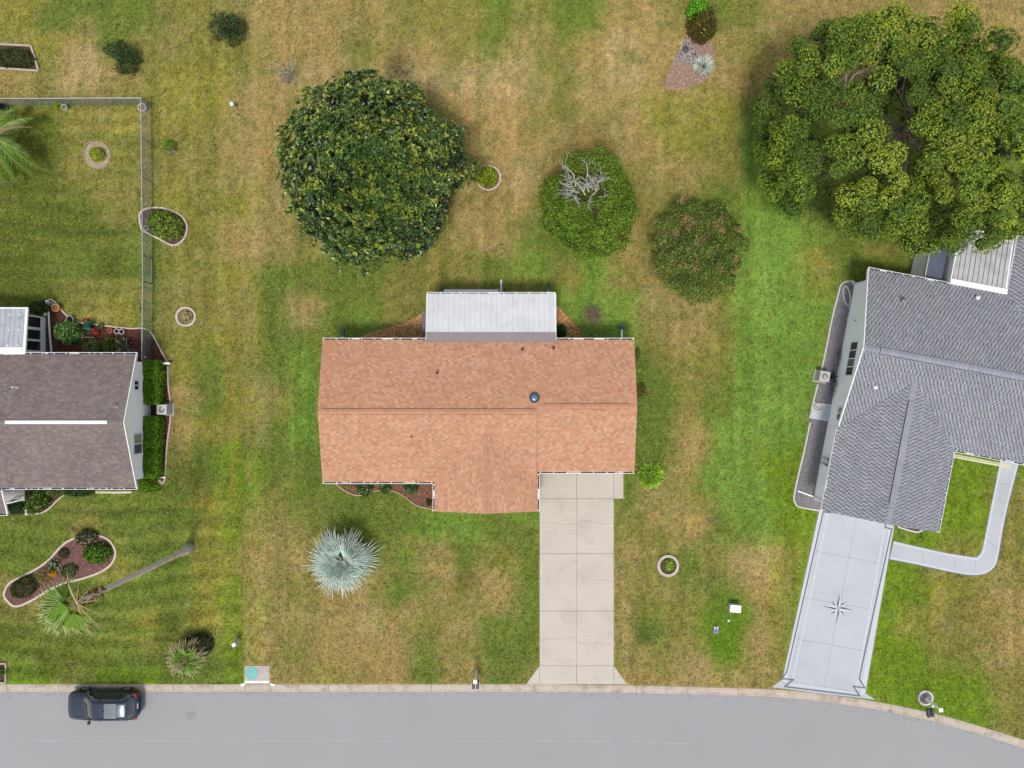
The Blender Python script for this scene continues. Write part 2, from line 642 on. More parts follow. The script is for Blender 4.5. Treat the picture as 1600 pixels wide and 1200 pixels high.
lawn_mat = mat("turf", rough=0.95, var=0.25, scale=7, var2=0.3, scale2=40, attr=True, spec=0.03, bump=0.0)
xs = np.concatenate([[-2000, -600, -200, -90, -60], np.arange(-42, 42.01, 0.22), [60, 90, 200, 600, 2000]])
srow = np.linspace(0, 1, 240)
kyx = kerb_y(xs)
rows = [(np.full_like(xs, -2000.0), 0.0), (kyx - 60, 0.0), (kyx - 8.62, 0.0), (kyx - 8.60, -0.4), (kyx - 0.02, -0.4)]
rows += [(kyx + (32 - kyx) * s, 0.0) for s in srow]
rows += [(np.full_like(xs, v), 0.0) for v in (45.0, 90.0, 250.0, 700.0, 2000.0)]
Y = np.stack([r[0] for r in rows])
Z = np.stack([np.full_like(xs, r[1]) for r in rows])
X = np.broadcast_to(xs, Y.shape)
nr, nc = Y.shape
V = np.stack([X, Y, Z], -1).reshape(-1, 3)
C = lawn_col(V[:, 0].copy(), V[:, 1].copy())
i0 = (np.arange(nr - 1)[:, None] * nc + np.arange(nc - 1)[None, :]).ravel()
quads = np.stack([i0, i0 + 1, i0 + nc + 1, i0 + nc], 1)
ground = np_mesh("ground", V, quads, C, lawn_mat, nper=4, kind="structure")

asphalt_mat = mat("aged_asphalt", A(175, 174, 176), rough=0.92, var=0.03, scale=0.2, var2=0.22, scale2=38, bump=0.0)
rx = np.concatenate([[-300, -100], np.arange(-60, 60.1, 1.0), [80, 119]])
mb = MB()
d0, d1 = -0.45, -8.2
vv = [(x, float(kerb_y(x)) + d, -0.105) for x in rx for d in (d0, d0 - 2.4, d0 - 5, d1)]
ff = [(i * 4 + k, i * 4 + k + 1, i * 4 + 5 + k, i * 4 + 4 + k) for i in range(len(rx) - 1) for k in range(3)]
mb.add(vv, ff)
road = mb.build("road", asphalt_mat, kind="structure")
# faint paving seam and an oil stain, thin sheets on the asphalt
mb = MB()
mb.ribbon([(x, float(kerb_y(x)) - 3.75 + 0.02 * math.sin(x)) for x in np.arange(-34, 12, 0.8)], 0.045, -0.104, -0.1035)
mb.build("paving_seam", mat("paving_seam", A(188, 188, 192), rough=0.95, var=0.25, scale=2), road)
mb = MB()
cx, cy = W(297, 1119)
mb.add([(cx + (0.33 + 0.02 * math.sin(a * 3 + 1) + 0.02 * math.sin(a * 7)) * math.cos(a), cy + (0.30 + 0.06 * math.sin(a * 2)) * math.sin(a), -0.101) for a in np.linspace(0, 2 * math.pi, 25)[:-1]], [tuple(range(24))])
mb.build("oil_stain", mat("oil_stain", A(160, 160, 161), rough=0.8, var=0.12, scale=4, var2=0.2, scale2=20), road)

ng = 900
gx0 = rng.uniform(-34, 34, ng)
gd = np.abs(rng.normal(0, .22, ng)) + .50
gpos = np.stack([gx0, kerb_y(gx0) - gd, np.full(ng, -.100)], 1)
ga = rng.uniform(0, 6.28, ng)
gs = rng.uniform(.012, .045, ng)[:, None]
gu = np.stack([np.cos(ga), np.sin(ga), np.zeros(ng)], 1) * gs
gv = np.stack([-np.sin(ga), np.cos(ga), np.zeros(ng)], 1) * gs * .6
gV = np.stack([gpos - gu, gpos + gv, gpos + gu, gpos - gv, gpos + np.array([0, 0, .012])], 1)
gi = np.arange(ng)[:, None] * 5
gT = np.concatenate([gi + np.array([q]) for q in ((0, 4, 1), (1, 4, 2), (2, 4, 3), (3, 4, 0))])[:, [0, 2, 1]]
np_mesh("gutter_grit", gV.reshape(-1, 3), gT, np.repeat(pick([A(120, 112, 100), A(150, 140, 126), A(96, 90, 84), A(170, 150, 110)], ng, .3), 5, axis=0), chip_mat, road, kind="stuff")
kerb_mat = mat("kerb_concrete", A(208, 193, 178), rough=0.92, var=0.14, scale=2.0, var2=0.12, scale2=22, stain=A(164, 146, 128), stain_scale=1.1, stain_lo=0.5, stain_hi=0.72, bump=0.2)
KPROF = [(0.0, -0.3), (0.0, 0.012), (0.03, 0.022), (0.20, 0.016), (0.25, -0.02), (0.36, -0.075), (0.54, -0.092), (0.54, -0.3)]


def kerb_piece(mb, x0, x1, prof, n):
    xsv = np.linspace(x0, x1, n + 1)
    v, f = [], []
    m = len(prof)
    for x in xsv:
        y = float(kerb_y(x))
        s = float(kerb_y(x + 0.1) - kerb_y(x - 0.1)) / 0.2
        nx, ny = s / math.hypot(1, s), -1 / math.hypot(1, s)
        v += [(x + nx * d, y + ny * d, z) for d, z in prof]
    for i in range(n):
        for k in range(m - 1):
            f.append((i * m + k, i * m + k + 1, (i + 1) * m + k + 1, (i + 1) * m + k))
    f.append(tuple(range(m)))
    f.append(tuple(n * m + k for k in range(m - 1, -1, -1)))
    mb.add(v, f)


mb = MB()
kerb_piece(mb, -60, 60, [(d, z - 0.02) for d, z in KPROF], 120)
kerb = mb.build("kerb", mat("joint_filler", A(110, 100, 90), rough=1), kind="structure")
JX = [-789, -709, -629, -549, -469, -389, -309, -229, -149, -69, 11, 91, 171, 222, 271, 332, 383, 422, 466, 513, 593.6, 674, 754.4, 835, 915.7, 995, 1075, 1153.7, 1234, 1313, 1392.6, 1467.7, 1543, 1618, 1695, 1775, 1855, 1935, 2015]
for a, b in zip(JX[:-1], JX[1:]):
    mb = MB()
    kerb_piece(mb, W(a, 0)[0] + 0.012, W(b, 0)[0] - 0.012, KPROF, 6)
    mb.build("kerb_stone", kerb_mat, kerb)
# far side of the street, out of the picture
mb = MB()
vv, ff = [], []
for i, x in enumerate(np.arange(-60, 61, 2.0)):
    y = float(kerb_y(x))
    vv += [(x, y - 8.0, -0.3), (x, y - 8.0, -0.092), (x, y - 8.3, -0.05), (x, y - 8.6, 0.016), (x, y - 8.64, 0.012), (x, y - 8.64, -0.3)]
for i in range(60):
    ff += [(i * 6 + k, i * 6 + k + 1, i * 6 + 7 + k, i * 6 + 6 + k) for k in range(5)]
mb.add(vv, ff)
mb.build("kerb_across_the_street", kerb_mat, kind="structure")

EXCL = []       # no turf grows here

# ------------------------------------------------------------------ driveway of the middle house
brushed = mat("brushed_concrete", A(223, 211, 198), rough=0.9, var=0.05, scale=0.6, var2=0.05, scale2=30, stain=A(202, 190, 178), stain_scale=0.7, stain_lo=0.5, stain_hi=0.8, bump=0.1)
nt = brushed.node_tree                    # faint broom marks across the slabs
wv = nt.nodes.new("ShaderNodeTexWave")
wv.bands_direction = 'Y'
wv.inputs["Scale"].default_value = 1.55
wv.inputs["Distortion"].default_value = 5.0
wv.inputs["Detail"].default_value = 3
wv.inputs["Detail Scale"].default_value = 1.2
ge = nt.nodes.new("ShaderNodeNewGeometry")
nt.links.new(ge.outputs["Position"], wv.inputs["Vector"])
mrr = nt.nodes.new("ShaderNodeMapRange")
mrr.inputs[3].default_value = 0.95
mrr.inputs[4].default_value = 1.02
nt.links.new(wv.outputs["Fac"], mrr.inputs[0])
mm = nt.nodes.new("ShaderNodeMix")
mm.data_type = 'RGBA'
mm.blend_type = 'MULTIPLY'
mm.inputs[0].default_value = 1.0
bs = nt.nodes["Principled BSDF"]
src = bs.inputs["Base Color"].links[0].from_socket
nt.links.new(src, mm.inputs[6])
nt.links.new(mrr.outputs[0], mm.inputs[7])
nt.links.new(mm.outputs[2], bs.inputs["Base Color"])


def inset(poly, d):
    cx = sum(p[0] for p in poly) / len(poly)
    cy = sum(p[1] for p in poly) / len(poly)
    out = []
    for x, y in poly:
        l = math.hypot(x - cx, y - cy)
        out.append((x - (x - cx) / l * d * 1.3, y - (y - cy) / l * d * 1.3))
    return out


def slab_set(root, polys, material, z1=0.03, gap=0.011, name="slab"):
    for poly in polys:
        mb = MB()
        p = inset(poly, gap)
        n = len(p)
        q = inset(p, 0.008)
        mb.prism(p, -0.12, z1 - 0.005)
        mb.add([(x, y, z1 - 0.005) for x, y in p] + [(x, y, z1) for x, y in q], [tuple(range(n, 2 * n))] + [(i, (i + 1) % n, n + (i + 1) % n, n + i) for i in range(n)])
        mb.build(name, material, root)


drive = props(MB().prism(px_poly([(843.5, 735), (973.5, 735), (973.5, 778.5), (958.5, 778.5), (958.5, 1040), (978, 1068.4), (823, 1068.4), (843.5, 1040)]), -0.15, 0.012).build(
    "driveway", mat("joint", A(128, 116, 106), rough=1), kind="structure"), "pale brushed concrete driveway of the house with the terracotta roof")
PD = []
for y0, y1 in ((735, 779), (779, 865), (865, 954.5), (954.5, 1040)):
    PD += [[(843, y0), (901, y0), (901, y1), (843, y1)], [(901, y0), (959, y0), (959, y1), (901, y1)]]
PD += [[(959, 735), (974, 735), (974, 779), (959, 779)], [(843, 1040), (901, 1040), (901, 1069), (843, 1069)], [(901, 1040), (959, 1040), (959, 1069), (901, 1069)],
       [(843, 1040), (843, 1069), (822, 1069)], [(959, 1040), (980, 1069), (959, 1069)]]
slab_set(drive, [px_poly(p) for p in PD], brushed)
EXCL.append(px_poly([(841, 730), (976, 730), (976, 781), (961, 781), (961, 1039), (982, 1070), (820, 1070), (841, 1039)]))
crack_mat = mat("crack", A(148, 134, 124), rough=1, var=0.2)
for pts in ([(844, 1000), (858, 997), (872, 999), (884, 997), (899, 996)], [(903, 1003), (918, 1006), (932, 1004), (948, 1007), (958, 1003)], [(903, 897), (915, 902), (930, 905), (945, 906), (958, 910)],
            [(846, 818), (862, 816), (880, 820), (896, 818)], [(905, 812), (925, 815), (945, 818), (957, 816)]):
    mb = MB()
    mb.ribbon([W(x + R.uniform(-.6, .6), y + R.uniform(-.6, .6)) for x, y in smooth_line(pts, 4)], 0.012, 0.0305, 0.0312)
    mb.build("crack", crack_mat, drive)

# ------------------------------------------------------------------ painted driveway and walk of the grey house
paint_mat = mat("painted_concrete", A(206, 209, 215), rough=0.75, var=0.04, scale=0.7, var2=0.03, scale2=20, stain=A(186, 192, 200), stain_scale=0.35, stain_lo=0.5, stain_hi=0.75)
edge_paint = mat("white_border_paint", A(220, 222, 227), rough=0.75, var=0.04)
line_mat = mat("slate_paint", A(112, 118, 136), rough=0.75, var=0.08)
grey_drive = props(MB().prism(px_poly([(1280, 790), (1398, 815), (1351.5, 1082), (1367, 1092.5), (1206, 1073), (1223, 1061)]), -0.15, 0.012).build(
    "painted_driveway", mat("slate_joint", A(140, 146, 158), rough=1), kind="structure"), "white painted driveway with a compass rose in front of the grey roofed house")


def quadpt(s, t):
    """driveway coordinates: s across 0..1, t from garage 0 to street 1"""
    a = (1281 + (1222 - 1281) * t, 792 + (1061 - 792) * t)
    b = (1398 + (1352 - 1398) * t, 816 + (1083 - 816) * t)
    return (a[0] + (b[0] - a[0]) * s, a[1] + (b[1] - a[1]) * s)


ts = [0.0, 0.25, 0.52, 0.76, 1.0]
PG = [[quadpt(s0, t0), quadpt(s1, t0), quadpt(s1, t1), quadpt(s0, t1)] for t0, t1 in zip(ts[:-1], ts[1:]) for s0, s1 in ((0, .5), (.5, 1))]
PG += [[quadpt(0, 1), quadpt(.5, 1), (1288, 1084), (1228, 1076.2)], [quadpt(.5, 1), quadpt(1, 1), (1346, 1090.4), (1288, 1084)], [quadpt(0, 1), (1228, 1076.2), (1205, 1073.5)], [quadpt(1, 1), (1368, 1093.2), (1346, 1090.4)]]
slab_set(grey_drive, [px_poly(p) for p in PG], paint_mat, gap=0.006)
EXCL.append(px_poly([(1279, 780), (1401, 812), (1355, 1081), (1371, 1096), (1201, 1074), (1219, 1060)]))


def paint_line(pts, w, material, parent, z=0.034, name="painted_line"):
    mb = MB()
    for p, q in zip(pts[:-1], pts[1:]):
        (x0, y0), (x1, y1) = W(*p), W(*q)
        d = Vector((x1 - x0, y1 - y0)).normalized()
        s = Vector((-d.y, d.x)) * w / 2
        e = d * w / 2
        mb.add([(x0 - e.x + s.x, y0 - e.y + s.y, z), (x0 - e.x - s.x, y0 - e.y - s.y, z), (x1 + e.x - s.x, y1 + e.y - s.y, z), (x1 + e.x + s.x, y1 + e.y + s.y, z)], [(0, 1, 2, 3)])
        z += 0.0004
    mb.build(name, material, parent)


paint_line([quadpt(.035, .0), quadpt(.035, 1.0)], 0.30, edge_paint, grey_drive, 0.0325, "white_border")
paint_line([quadpt(.965, .06), quadpt(.965, 1.0)], 0.30, edge_paint, grey_drive, 0.0325, "white_border")
paint_line([quadpt(.12, .02), quadpt(.12, .98)], 0.10, edge_paint, grey_drive, 0.0325, "white_border")
paint_line([quadpt(.88, .06), quadpt(.88, .98)], 0.10, edge_paint, grey_drive, 0.0325, "white_border")
paint_line([(1298, 801), (1286, 799.5), (1229, 1050), (1221, 1060), (1239, 1061.5), (1226, 1072.5), (1343, 1087), (1333, 1072), (1351, 1074.5), (1342, 1060), (1393, 826.5), (1383, 824), (1383, 818)], 0.085, line_mat, grey_drive)
paint_line([(1236, 1069.5), (1334, 1082)], 0.10, edge_paint, grey_drive, 0.0325, "white_border")
# compass rose
ccx, ccy = W(1309, 950)
rose_dark, rose_light = mat("rose_slate", A(82, 88, 106), rough=0.75, var=0.06), mat("rose_white", A(236, 238, 242), rough=0.7, var=0.03)
ang0 = math.atan2(W(1313, 926)[1] - ccy, W(1313, 926)[0] - ccx)
md, ml = MB(), MB()
for k in range(8):
    a = ang0 + k * math.pi / 4
    r1 = 1.06 if k % 2 == 0 else 0.66
    ri = 0.30 if k % 2 == 0 else 0.20
    r0 = 0 if k % 2 == 0 else 0.26
    tip = (ccx + r1 * math.cos(a), ccy + r1 * math.sin(a), 0.036)
    base = (ccx + r0 * math.cos(a), ccy + r0 * math.sin(a), 0.036)
    for sgn, m_ in ((1, md), (-1, ml)):
        b = a + sgn * math.pi / 8 * (1.0 if k % 2 == 0 else 0.75)
        rr = ri if k % 2 == 0 else 0.36
        side = (ccx + rr * math.cos(b), ccy + rr * math.sin(b), 0.036)
        m_.add([base, tip, side], [(0, 1, 2)] if sgn < 0 else [(0, 2, 1)])
md.build("compass_rose", rose_dark, grey_drive)
ml.build("compass_rose_light_half", rose_light, grey_drive)

walk_out = [(1396, 845), (1430, 853), (1480, 864), (1520, 870), (1527, 869), (1532, 863), (1536, 850), (1546, 800), (1563, 716)]
walk_in = [(1389, 874), (1430, 882), (1480, 893), (1516, 899), (1538, 897), (1552, 888), (1559, 872), (1571, 806), (1593, 720)]
walk = props(MB().prism(px_poly(walk_out + walk_in[::-1]), -0.12, 0.012).build("walkway", MATS["slate_joint"], kind="structure"), "white painted garden walk bending from the driveway to the grey house")
wo, wi = smooth_line(walk_out, 4), smooth_line(walk_in, 4)
cuts = [0, 5, 9, 13, 17, 21, 25, 28, 30, 32]
for a, b in zip(cuts[:-1], cuts[1:]):
    poly = px_poly(wo[a:b + 1] + wi[a:b + 1][::-1])
    mb = MB()
    mb.prism(inset(poly, 0.006), -0.12, 0.03)
    mb.build("slab", paint_mat, walk)
mid = lambda k: [(o[0] * (1 - k) + i[0] * k, o[1] * (1 - k) + i[1] * k) for o, i in zip(wo, wi)]
for k in (0.09, 0.91):
    mb = MB()
    mb.ribbon([W(*p) for p in mid(k)], 0.14, 0.031, 0.034)
    mb.build("white_border", edge_paint, walk)
mb = MB()
mb.ribbon([W(*p) for p in mid(1.0)], 0.05, 0.0, 0.036)
mb.build("slate_edge", line_mat, walk)
EXCL.append(px_poly([(x, y - 1) for x, y in walk_out] + [(x + 1, y + 1) for x, y in walk_in[::-1]]))

# ------------------------------------------------------------------ storm drain
t = thing("storm_drain", "concrete storm drain inlet with a round turquoise lid at the kerb", "storm drain", (*W(402, 1054), 0))
mb = MB()
mb.prism(px_poly([(382.5, 1040), (421.5, 1040), (421.5, 1067.4), (382.5, 1067.4)]), -0.2, 0.035)
mb.build("slab", mat("drain_concrete", A(208, 198, 188), rough=0.9, var=0.2, scale=2.5, stain=A(184, 170, 158), stain_scale=1.5, stain_lo=.5, stain_hi=.7), t)
c = W(393.5, 1051.5)
lid = MB().lathe(c, [(0.42, 0.0), (0.42, 0.055), (0.40, 0.062), (0.34, 0.062), (0.33, 0.057)], 28).build("lid", mat("turquoise_iron", A(128, 200, 196), rough=0.6, var=0.08), t)
MB().lathe(c, [(0.07, 0.05), (0.07, 0.066)], 10).build("lid_boss", MATS["turquoise_iron"], lid)
mb = MB()
mb.prism(px_poly([(383, 1063.5), (421, 1063.5), (421, 1067.2), (383, 1067.2)]), 0.0, 0.042)
mb.build("white_edge", white_mat, t)
mb = MB()
mb.prism(px_poly([(376, 1068.5), (384, 1067), (382, 1071), (377, 1073)]), -0.02, 0.03)
mb.build("white_wing", white_mat, t)
mb = MB()
mb.prism(px_poly([(422, 1067), (430, 1069), (429, 1072), (423, 1070.5)]), -0.02, 0.03)
mb.build("white_wing", white_mat, t)
EXCL.append(px_poly([(380, 1038), (424, 1038), (424, 1070), (380, 1070)]))

# ------------------------------------------------------------------ house building kit
shingle_mat = mat("asphalt_shingle", rough=0.92, var=0.07, scale=1.2, var2=0.12, scale2=70, attr=True, spec=0.2, bump=0.25, bscale=120)


def shingles(parent, slopes, expo, tab, gap, top_pal, gap_col, thick=0.014, jit=0.08, streak=0.0, name="shingles", checks=False):
    """rows of single tabs, real wedges lapped over each other; one part"""
    Vs, Ts, Cs = [], [], []
    base = 0
    for spec in slopes:
        O, S, T, sl, tl = spec[:5]
        vk = spec[5] if len(spec) > 5 else None
        sl_full = sl
        O, S, T = np.array(O, float), unit(np.array(S, float)), unit(np.array(T, float))
        Nn = unit(np.cross(S, T))
        if Nn[2] < 0:
            Nn = -Nn
        nrow = int(math.ceil(tl / expo))
        for r in range(nrow):
            t0 = r * expo
            t1 = min(t0 + expo * 1.12, tl)
            if vk is not None:
                sl = min(sl_full, vk[0] + vk[1] * (t0 + expo * .5))
            off = (r * 0.37 % 1.0) * tab + rng.uniform(-0.03, 0.03)
            edges = np.arange(-off, sl + tab, tab)
            s0, s1 = edges[:-1].copy(), edges[1:].copy()
            if gap == 0:
                jitter = rng.uniform(-0.06, 0.06, len(edges)) * tab * 1.5
                ee = edges + jitter
                s0, s1 = ee[:-1], ee[1:]
                w = [(s0, s1, thick * rng.uniform(0.6, 1.4, len(s0)), 'top')]
            else:
                g = gap * rng.uniform(0.75, 1.2, len(s0))
                w = [(s0, s1 - g, np.full(len(s0), thick * 1.6), 'top'), (s1 - g, s1, np.full(len(s0), thick * 0.3), 'gap')]
            for a, b, th, kind in w:
                a, b = np.clip(a, 0, sl), np.clip(b, 0, sl)
                k = b - a > 0.01
                a, b, th = a[k], b[k], th[k]
                n = len(a)
                if n == 0:
                    continue

                def P(s, t, h):
                    return O + S * s[:, None] + T * t + Nn * np.reshape(h, (-1, 1))
                lift = 0.002
                v = np.stack([P(a, t0, th + lift), P(b, t0, th + lift), P(b, t1, np.full(n, 0.004)), P(a, t1, np.full(n, 0.004)), P(a, t0, np.zeros(n)), P(b, t0, np.zeros(n))], 1)
                idx = np.arange(n)[:, None] * 6 + base
                tri = np.concatenate([idx + np.array([q]) for q in ((0, 1, 2), (0, 2, 3), (4, 5, 1), (4, 1, 0), (4, 0, 3), (1, 5, 2))])
                if kind == 'top':
                    col = pick(top_pal, n, jit)
                    if checks:
                        alt = np.where((np.arange(n) + r) % 2 == 0, 1.045, .96) * np.where(rng.random(n) < .2, .96, 1.0)
                        col = col * alt[:, None]
                else:
                    col = np.array(gap_col) * rng.uniform(0.85, 1.15, (n, 1))
                if streak > 0:
                    mid = P((a + b) / 2, t0, np.zeros(n))
                    col = col * (1 + streak * (fbm(mid[:, 0], mid[:, 1], 0.55, 3)[:, None] - 0.5) * 2)
                Vs.append(v.reshape(-1, 3))
                Ts.append(tri)
                Cs.append(np.repeat(col, 6, axis=0))
                base += n * 6
    return np_mesh(name, np.concatenate(Vs), np.concatenate(Ts), np.concatenate(Cs), shingle_mat, parent, kind="stuff")


def gable_deck(mb, frame_axis, a0, a1, b0, br, b1, zl, zr0, zr, th=0.13):
    """roof slab, ridge along axis a from a0 to a1; b0/b1 eaves, br ridge"""
    prof = [(b0, zl - th), (b0, zl - 0.012), (br, zr - 0.012), (b1, zr0 - 0.012), (b1, zr0 - th), (br, zr - th)]
    v = []
    for a in (a0, a1):
        v += [(a, b, z) if frame_axis == 'x' else (b, a, z) for b, z in prof]
    f = [(0, 1, 7, 6), (1, 2, 8, 7), (2, 3, 9, 8), (3, 4, 10, 9), (4, 5, 11, 10), (5, 0, 6, 11), (0, 5, 2, 1), (5, 4, 3, 2), (6, 7, 8, 11), (11, 8, 9, 10)]
    mb.add(v, f)


def gutter(parent, p, q, out, fr=None, z=2.69, step=0.78, w=0.12, dirt=True):
    """K-gutter from p to q (x, y), opening upward, out = outward normal"""
    p, q, o = Vector(p), Vector(q), Vector(out)
    d = (q - p).normalized()
    L = (q - p).length
    mb = MB(fr)
    th = 0.008

    def seg(o0, o1, z0, z1):
        a, b = p + o * o0, q + o * o0
        c, e = q + o * o1, p + o * o1
        mb.add([(a.x, a.y, z0), (b.x, b.y, z0), (c.x, c.y, z0), (e.x, e.y, z0), (a.x, a.y, z1), (b.x, b.y, z1), (c.x, c.y, z1), (e.x, e.y, z1)],
               [(3, 2, 1, 0), (4, 5, 6, 7), (0, 1, 5, 4), (1, 2, 6, 5), (2, 3, 7, 6), (3, 0, 4, 7)])
    seg(0.004, 0.012, z - 0.12, z)
    seg(0.012, w - 0.026, z - 0.12, z - 0.112)
    seg(w - 0.026, w, z - 0.12, z + 0.004)
    n = max(2, int(L / step))
    for i in range(n + 1):
        c = p + d * (0.04 + (L - 0.08) * i / n)
        a = c - d * 0.022
        b = c + d * 0.022
        mb.add([(a.x, a.y, z + 0.005), (b.x, b.y, z + 0.005), (b.x + o.x * w, b.y + o.y * w, z + 0.005), (a.x + o.x * w, a.y + o.y * w, z + 0.005),
                (a.x, a.y, z - 0.01), (b.x, b.y, z - 0.01), (b.x + o.x * w, b.y + o.y * w, z - 0.01), (a.x + o.x * w, a.y + o.y * w, z - 0.01)],
               [(0, 1, 2, 3), (7, 6, 5, 4), (0, 4, 5, 1), (1, 5, 6, 2), (2, 6, 7, 3), (3, 7, 4, 0)])
    g = mb.build("gutter", white_mat, parent)
    if dirt:
        mb = MB(fr)
        s = 0.05
        while s < L - 0.3:
            l = R.uniform(0.5, 2.2)
            e = min(s + l, L - 0.05)
            a, b = p + d * s, p + d * e
            mb.add([(a.x + o.x * .014, a.y + o.y * .014, z - 0.05), (b.x + o.x * .014, b.y + o.y * .014, z - 0.05), (b.x + o.x * (w - .03), b.y + o.y * (w - .03), z - 0.06), (a.x + o.x * (w - .03), a.y + o.y * (w - .03), z - 0.06)], [(0, 1, 2, 3)])
            s = e + R.uniform(0.0, 0.8)
        mb.build("gutter_debris", debris_mat, g, kind="stuff")
    return g


def ridge_caps(parent, fr, axis, a0, a1, b, z, slope, w, col, dcol, piece=0.16, lift=0.03, name="ridge_vent"):
    """capped ridge vent: overlapping bent pieces over a raised core"""
    mb = MB(fr)

    def pt(a, bb, zz):
        return (a, bb, zz) if axis == 'x' else (bb, a, zz)
    lo, hi = min(a0, a1), max(a0, a1)
    if lift > 0.03:
        wb = w * .5 + .035
        for sg in (-1, 1):
            q = [pt(lo, b, z + .012), pt(hi, b, z + .012), pt(hi, b + sg * wb, z + .014 - slope * wb), pt(lo, b + sg * wb, z + .014 - slope * wb)]
            mb.add(q, [(0, 1, 2, 3)], dcol)  # flat dark strips beside the caps, painted as the vent's shadow lines
    # dark core
    mb.add([pt(lo, b - w * .5, z - slope * w * .5), pt(hi, b - w * .5, z - slope * w * .5), pt(hi, b - w * .5, z - slope * w * .5 + lift), pt(lo, b - w * .5, z - slope * w * .5 + lift)], [(0, 1, 2, 3)], dcol)
    mb.add([pt(lo, b + w * .5, z - slope * w * .5), pt(hi, b + w * .5, z - slope * w * .5), pt(hi, b + w * .5, z - slope * w * .5 + lift), pt(lo, b + w * .5, z - slope * w * .5 + lift)], [(3, 2, 1, 0)], dcol)
    a = lo
    while a < hi - 0.02:
        e = min(a + piece, hi)
        c = jitc(col, .92, 1.06)
        z0, z1 = z + lift + 0.014, z + lift + 0.004
        ww = w * 0.5 + 0.012
        v = [pt(a, b - ww, z0 - slope * ww), pt(a, b, z0), pt(a, b + ww, z0 - slope * ww), pt(e, b - ww, z1 - slope * ww), pt(e, b, z1), pt(e, b + ww, z1 - slope * ww),
             pt(a, b - ww, z0 - slope * ww - .016), pt(a, b, z0 - .016), pt(a, b + ww, z0 - slope * ww - .016)]
        mb.add(v, [(0, 1, 4, 3), (1, 2, 5, 4), (6, 7, 1, 0), (7, 8, 2, 1)], c)
        a = e
    return mb.build(name, shingle_mat, parent)


def window(parent, fr, axis, c, sgn, a0, a1, h0, h1, panes, frame_mat=None, name="window"):
    """window on a wall plane; axis 'u': wall at u=c facing sgn along u, spanning v a0..a1"""
    frame_mat = frame_mat or white_mat

    def bx(mb, c0, c1, p0, p1, z0, z1):
        lo, hi = min(c + sgn * c0, c + sgn * c1), max(c + sgn * c0, c + sgn * c1)
        if axis == 'u':
            mb.box(lo, hi, p0, p1, z0, z1)
        else:
            mb.box(p0, p1, lo, hi, z0, z1)
    mb = MB(fr)
    f = 0.05
    bx(mb, 0.003, 0.05, a0 - f, a1 + f, h0 - f, h0)
    bx(mb, 0.003, 0.05, a0 - f, a1 + f, h1, h1 + f)
    bx(mb, 0.003, 0.05, a0 - f, a0, h0, h1)
    bx(mb, 0.003, 0.05, a1, a1 + f, h0, h1)
    n = len(panes)
    for i in range(1, n):
        a = a0 + (a1 - a0) * i / n
        bx(mb, 0.003, 0.045, a - 0.03, a + 0.03, h0, h1)
    w = mb.build(name, frame_mat, parent)
    for i, m_ in enumerate(panes):
        mb = MB(fr)
        bx(mb, 0.005, 0.02, a0 + (a1 - a0) * i / n + 0.03, a0 + (a1 - a0) * (i + 1) / n - 0.03, h0 + .002, h1 - .002)
        mb.build("pane", m_, w)
    return w


def vent_pipe(parent, px, py, h0, hgt=0.28, r=0.045, material=None, name="vent_pipe", flash=True, fl_mat=None):
    x, y = W(px, py, h0)
    mb = MB()
    mb.lathe((x, y), [(r, h0 - 0.1), (r, h0 + hgt), (r * .7, h0 + hgt), (r * .7, h0 + hgt - .05)], 10)
    p = mb.build(name, material or dark_mat, parent)
    if flash:
        MB().lathe((x, y), [(r * 2.2, h0 - .02), (r * 2.0, h0 + .05), (r * 1.05, h0 + .10)], 12).build("flashing", fl_mat or dark_mat, p)
    return p


blind_mat = mat("window_blind", A(176, 178, 160), rough=0.4, var=0.05, spec=0.5)
screen_mat = mat("window_screen", A(100, 112, 118), rough=0.35, var=0.05, spec=0.5)

# ------------------------------------------------------------------ middle house, terracotta roof
EZ, SL = 2.7, 0.25
xl, xr = W(504, 0, EZ)[0], W(991, 0, EZ)[0]
yN = W(0, 531, EZ)[1]
ySl, ySr = W(0, 753, EZ)[1], W(0, 737, EZ)[1]
xst = W(838.5, 0, 3.5)[0]
gxl, gxr, gy = W(679, 0, EZ)[0], W(840, 0, EZ)[0], W(0, 799, EZ)[1]
rl, rr = (yN + ySl) / 2, (yN + ySr) / 2
zl_, zr_ = EZ + SL * (yN - rl), EZ + SL * (yN - rr)
gxc = (gxl + gxr) / 2
gz = EZ + SL * (gxr - gxc)
house = thing("middle_house", "single storey house with a terracotta shingle roof and front gable, in the middle", "house", ((xl + xr) / 2, (yN + ySl) / 2, 0))
beige_wall = mat("beige_stucco", A(222, 212, 198), rough=0.9, var=0.05, bump=0.15)


def gable_wall(mb, axis, a0, a1, b0, b1, z0, ze, zr, br=None):
    br = (b0 + b1) / 2 if br is None else br
    prof = [(b0, z0), (b1, z0), (b1, ze), (br, zr), (b0, ze)]
    v = []
    for a in (a0, a1):
        v += [(a, b, z) if axis == 'x' else (b, a, z) for b, z in prof]
    mb.add(v, [(4, 3, 2, 1, 0), (5, 6, 7, 8, 9)] + [(i, (i + 1) % 5, 5 + (i + 1) % 5, 5 + i) for i in range(5)])


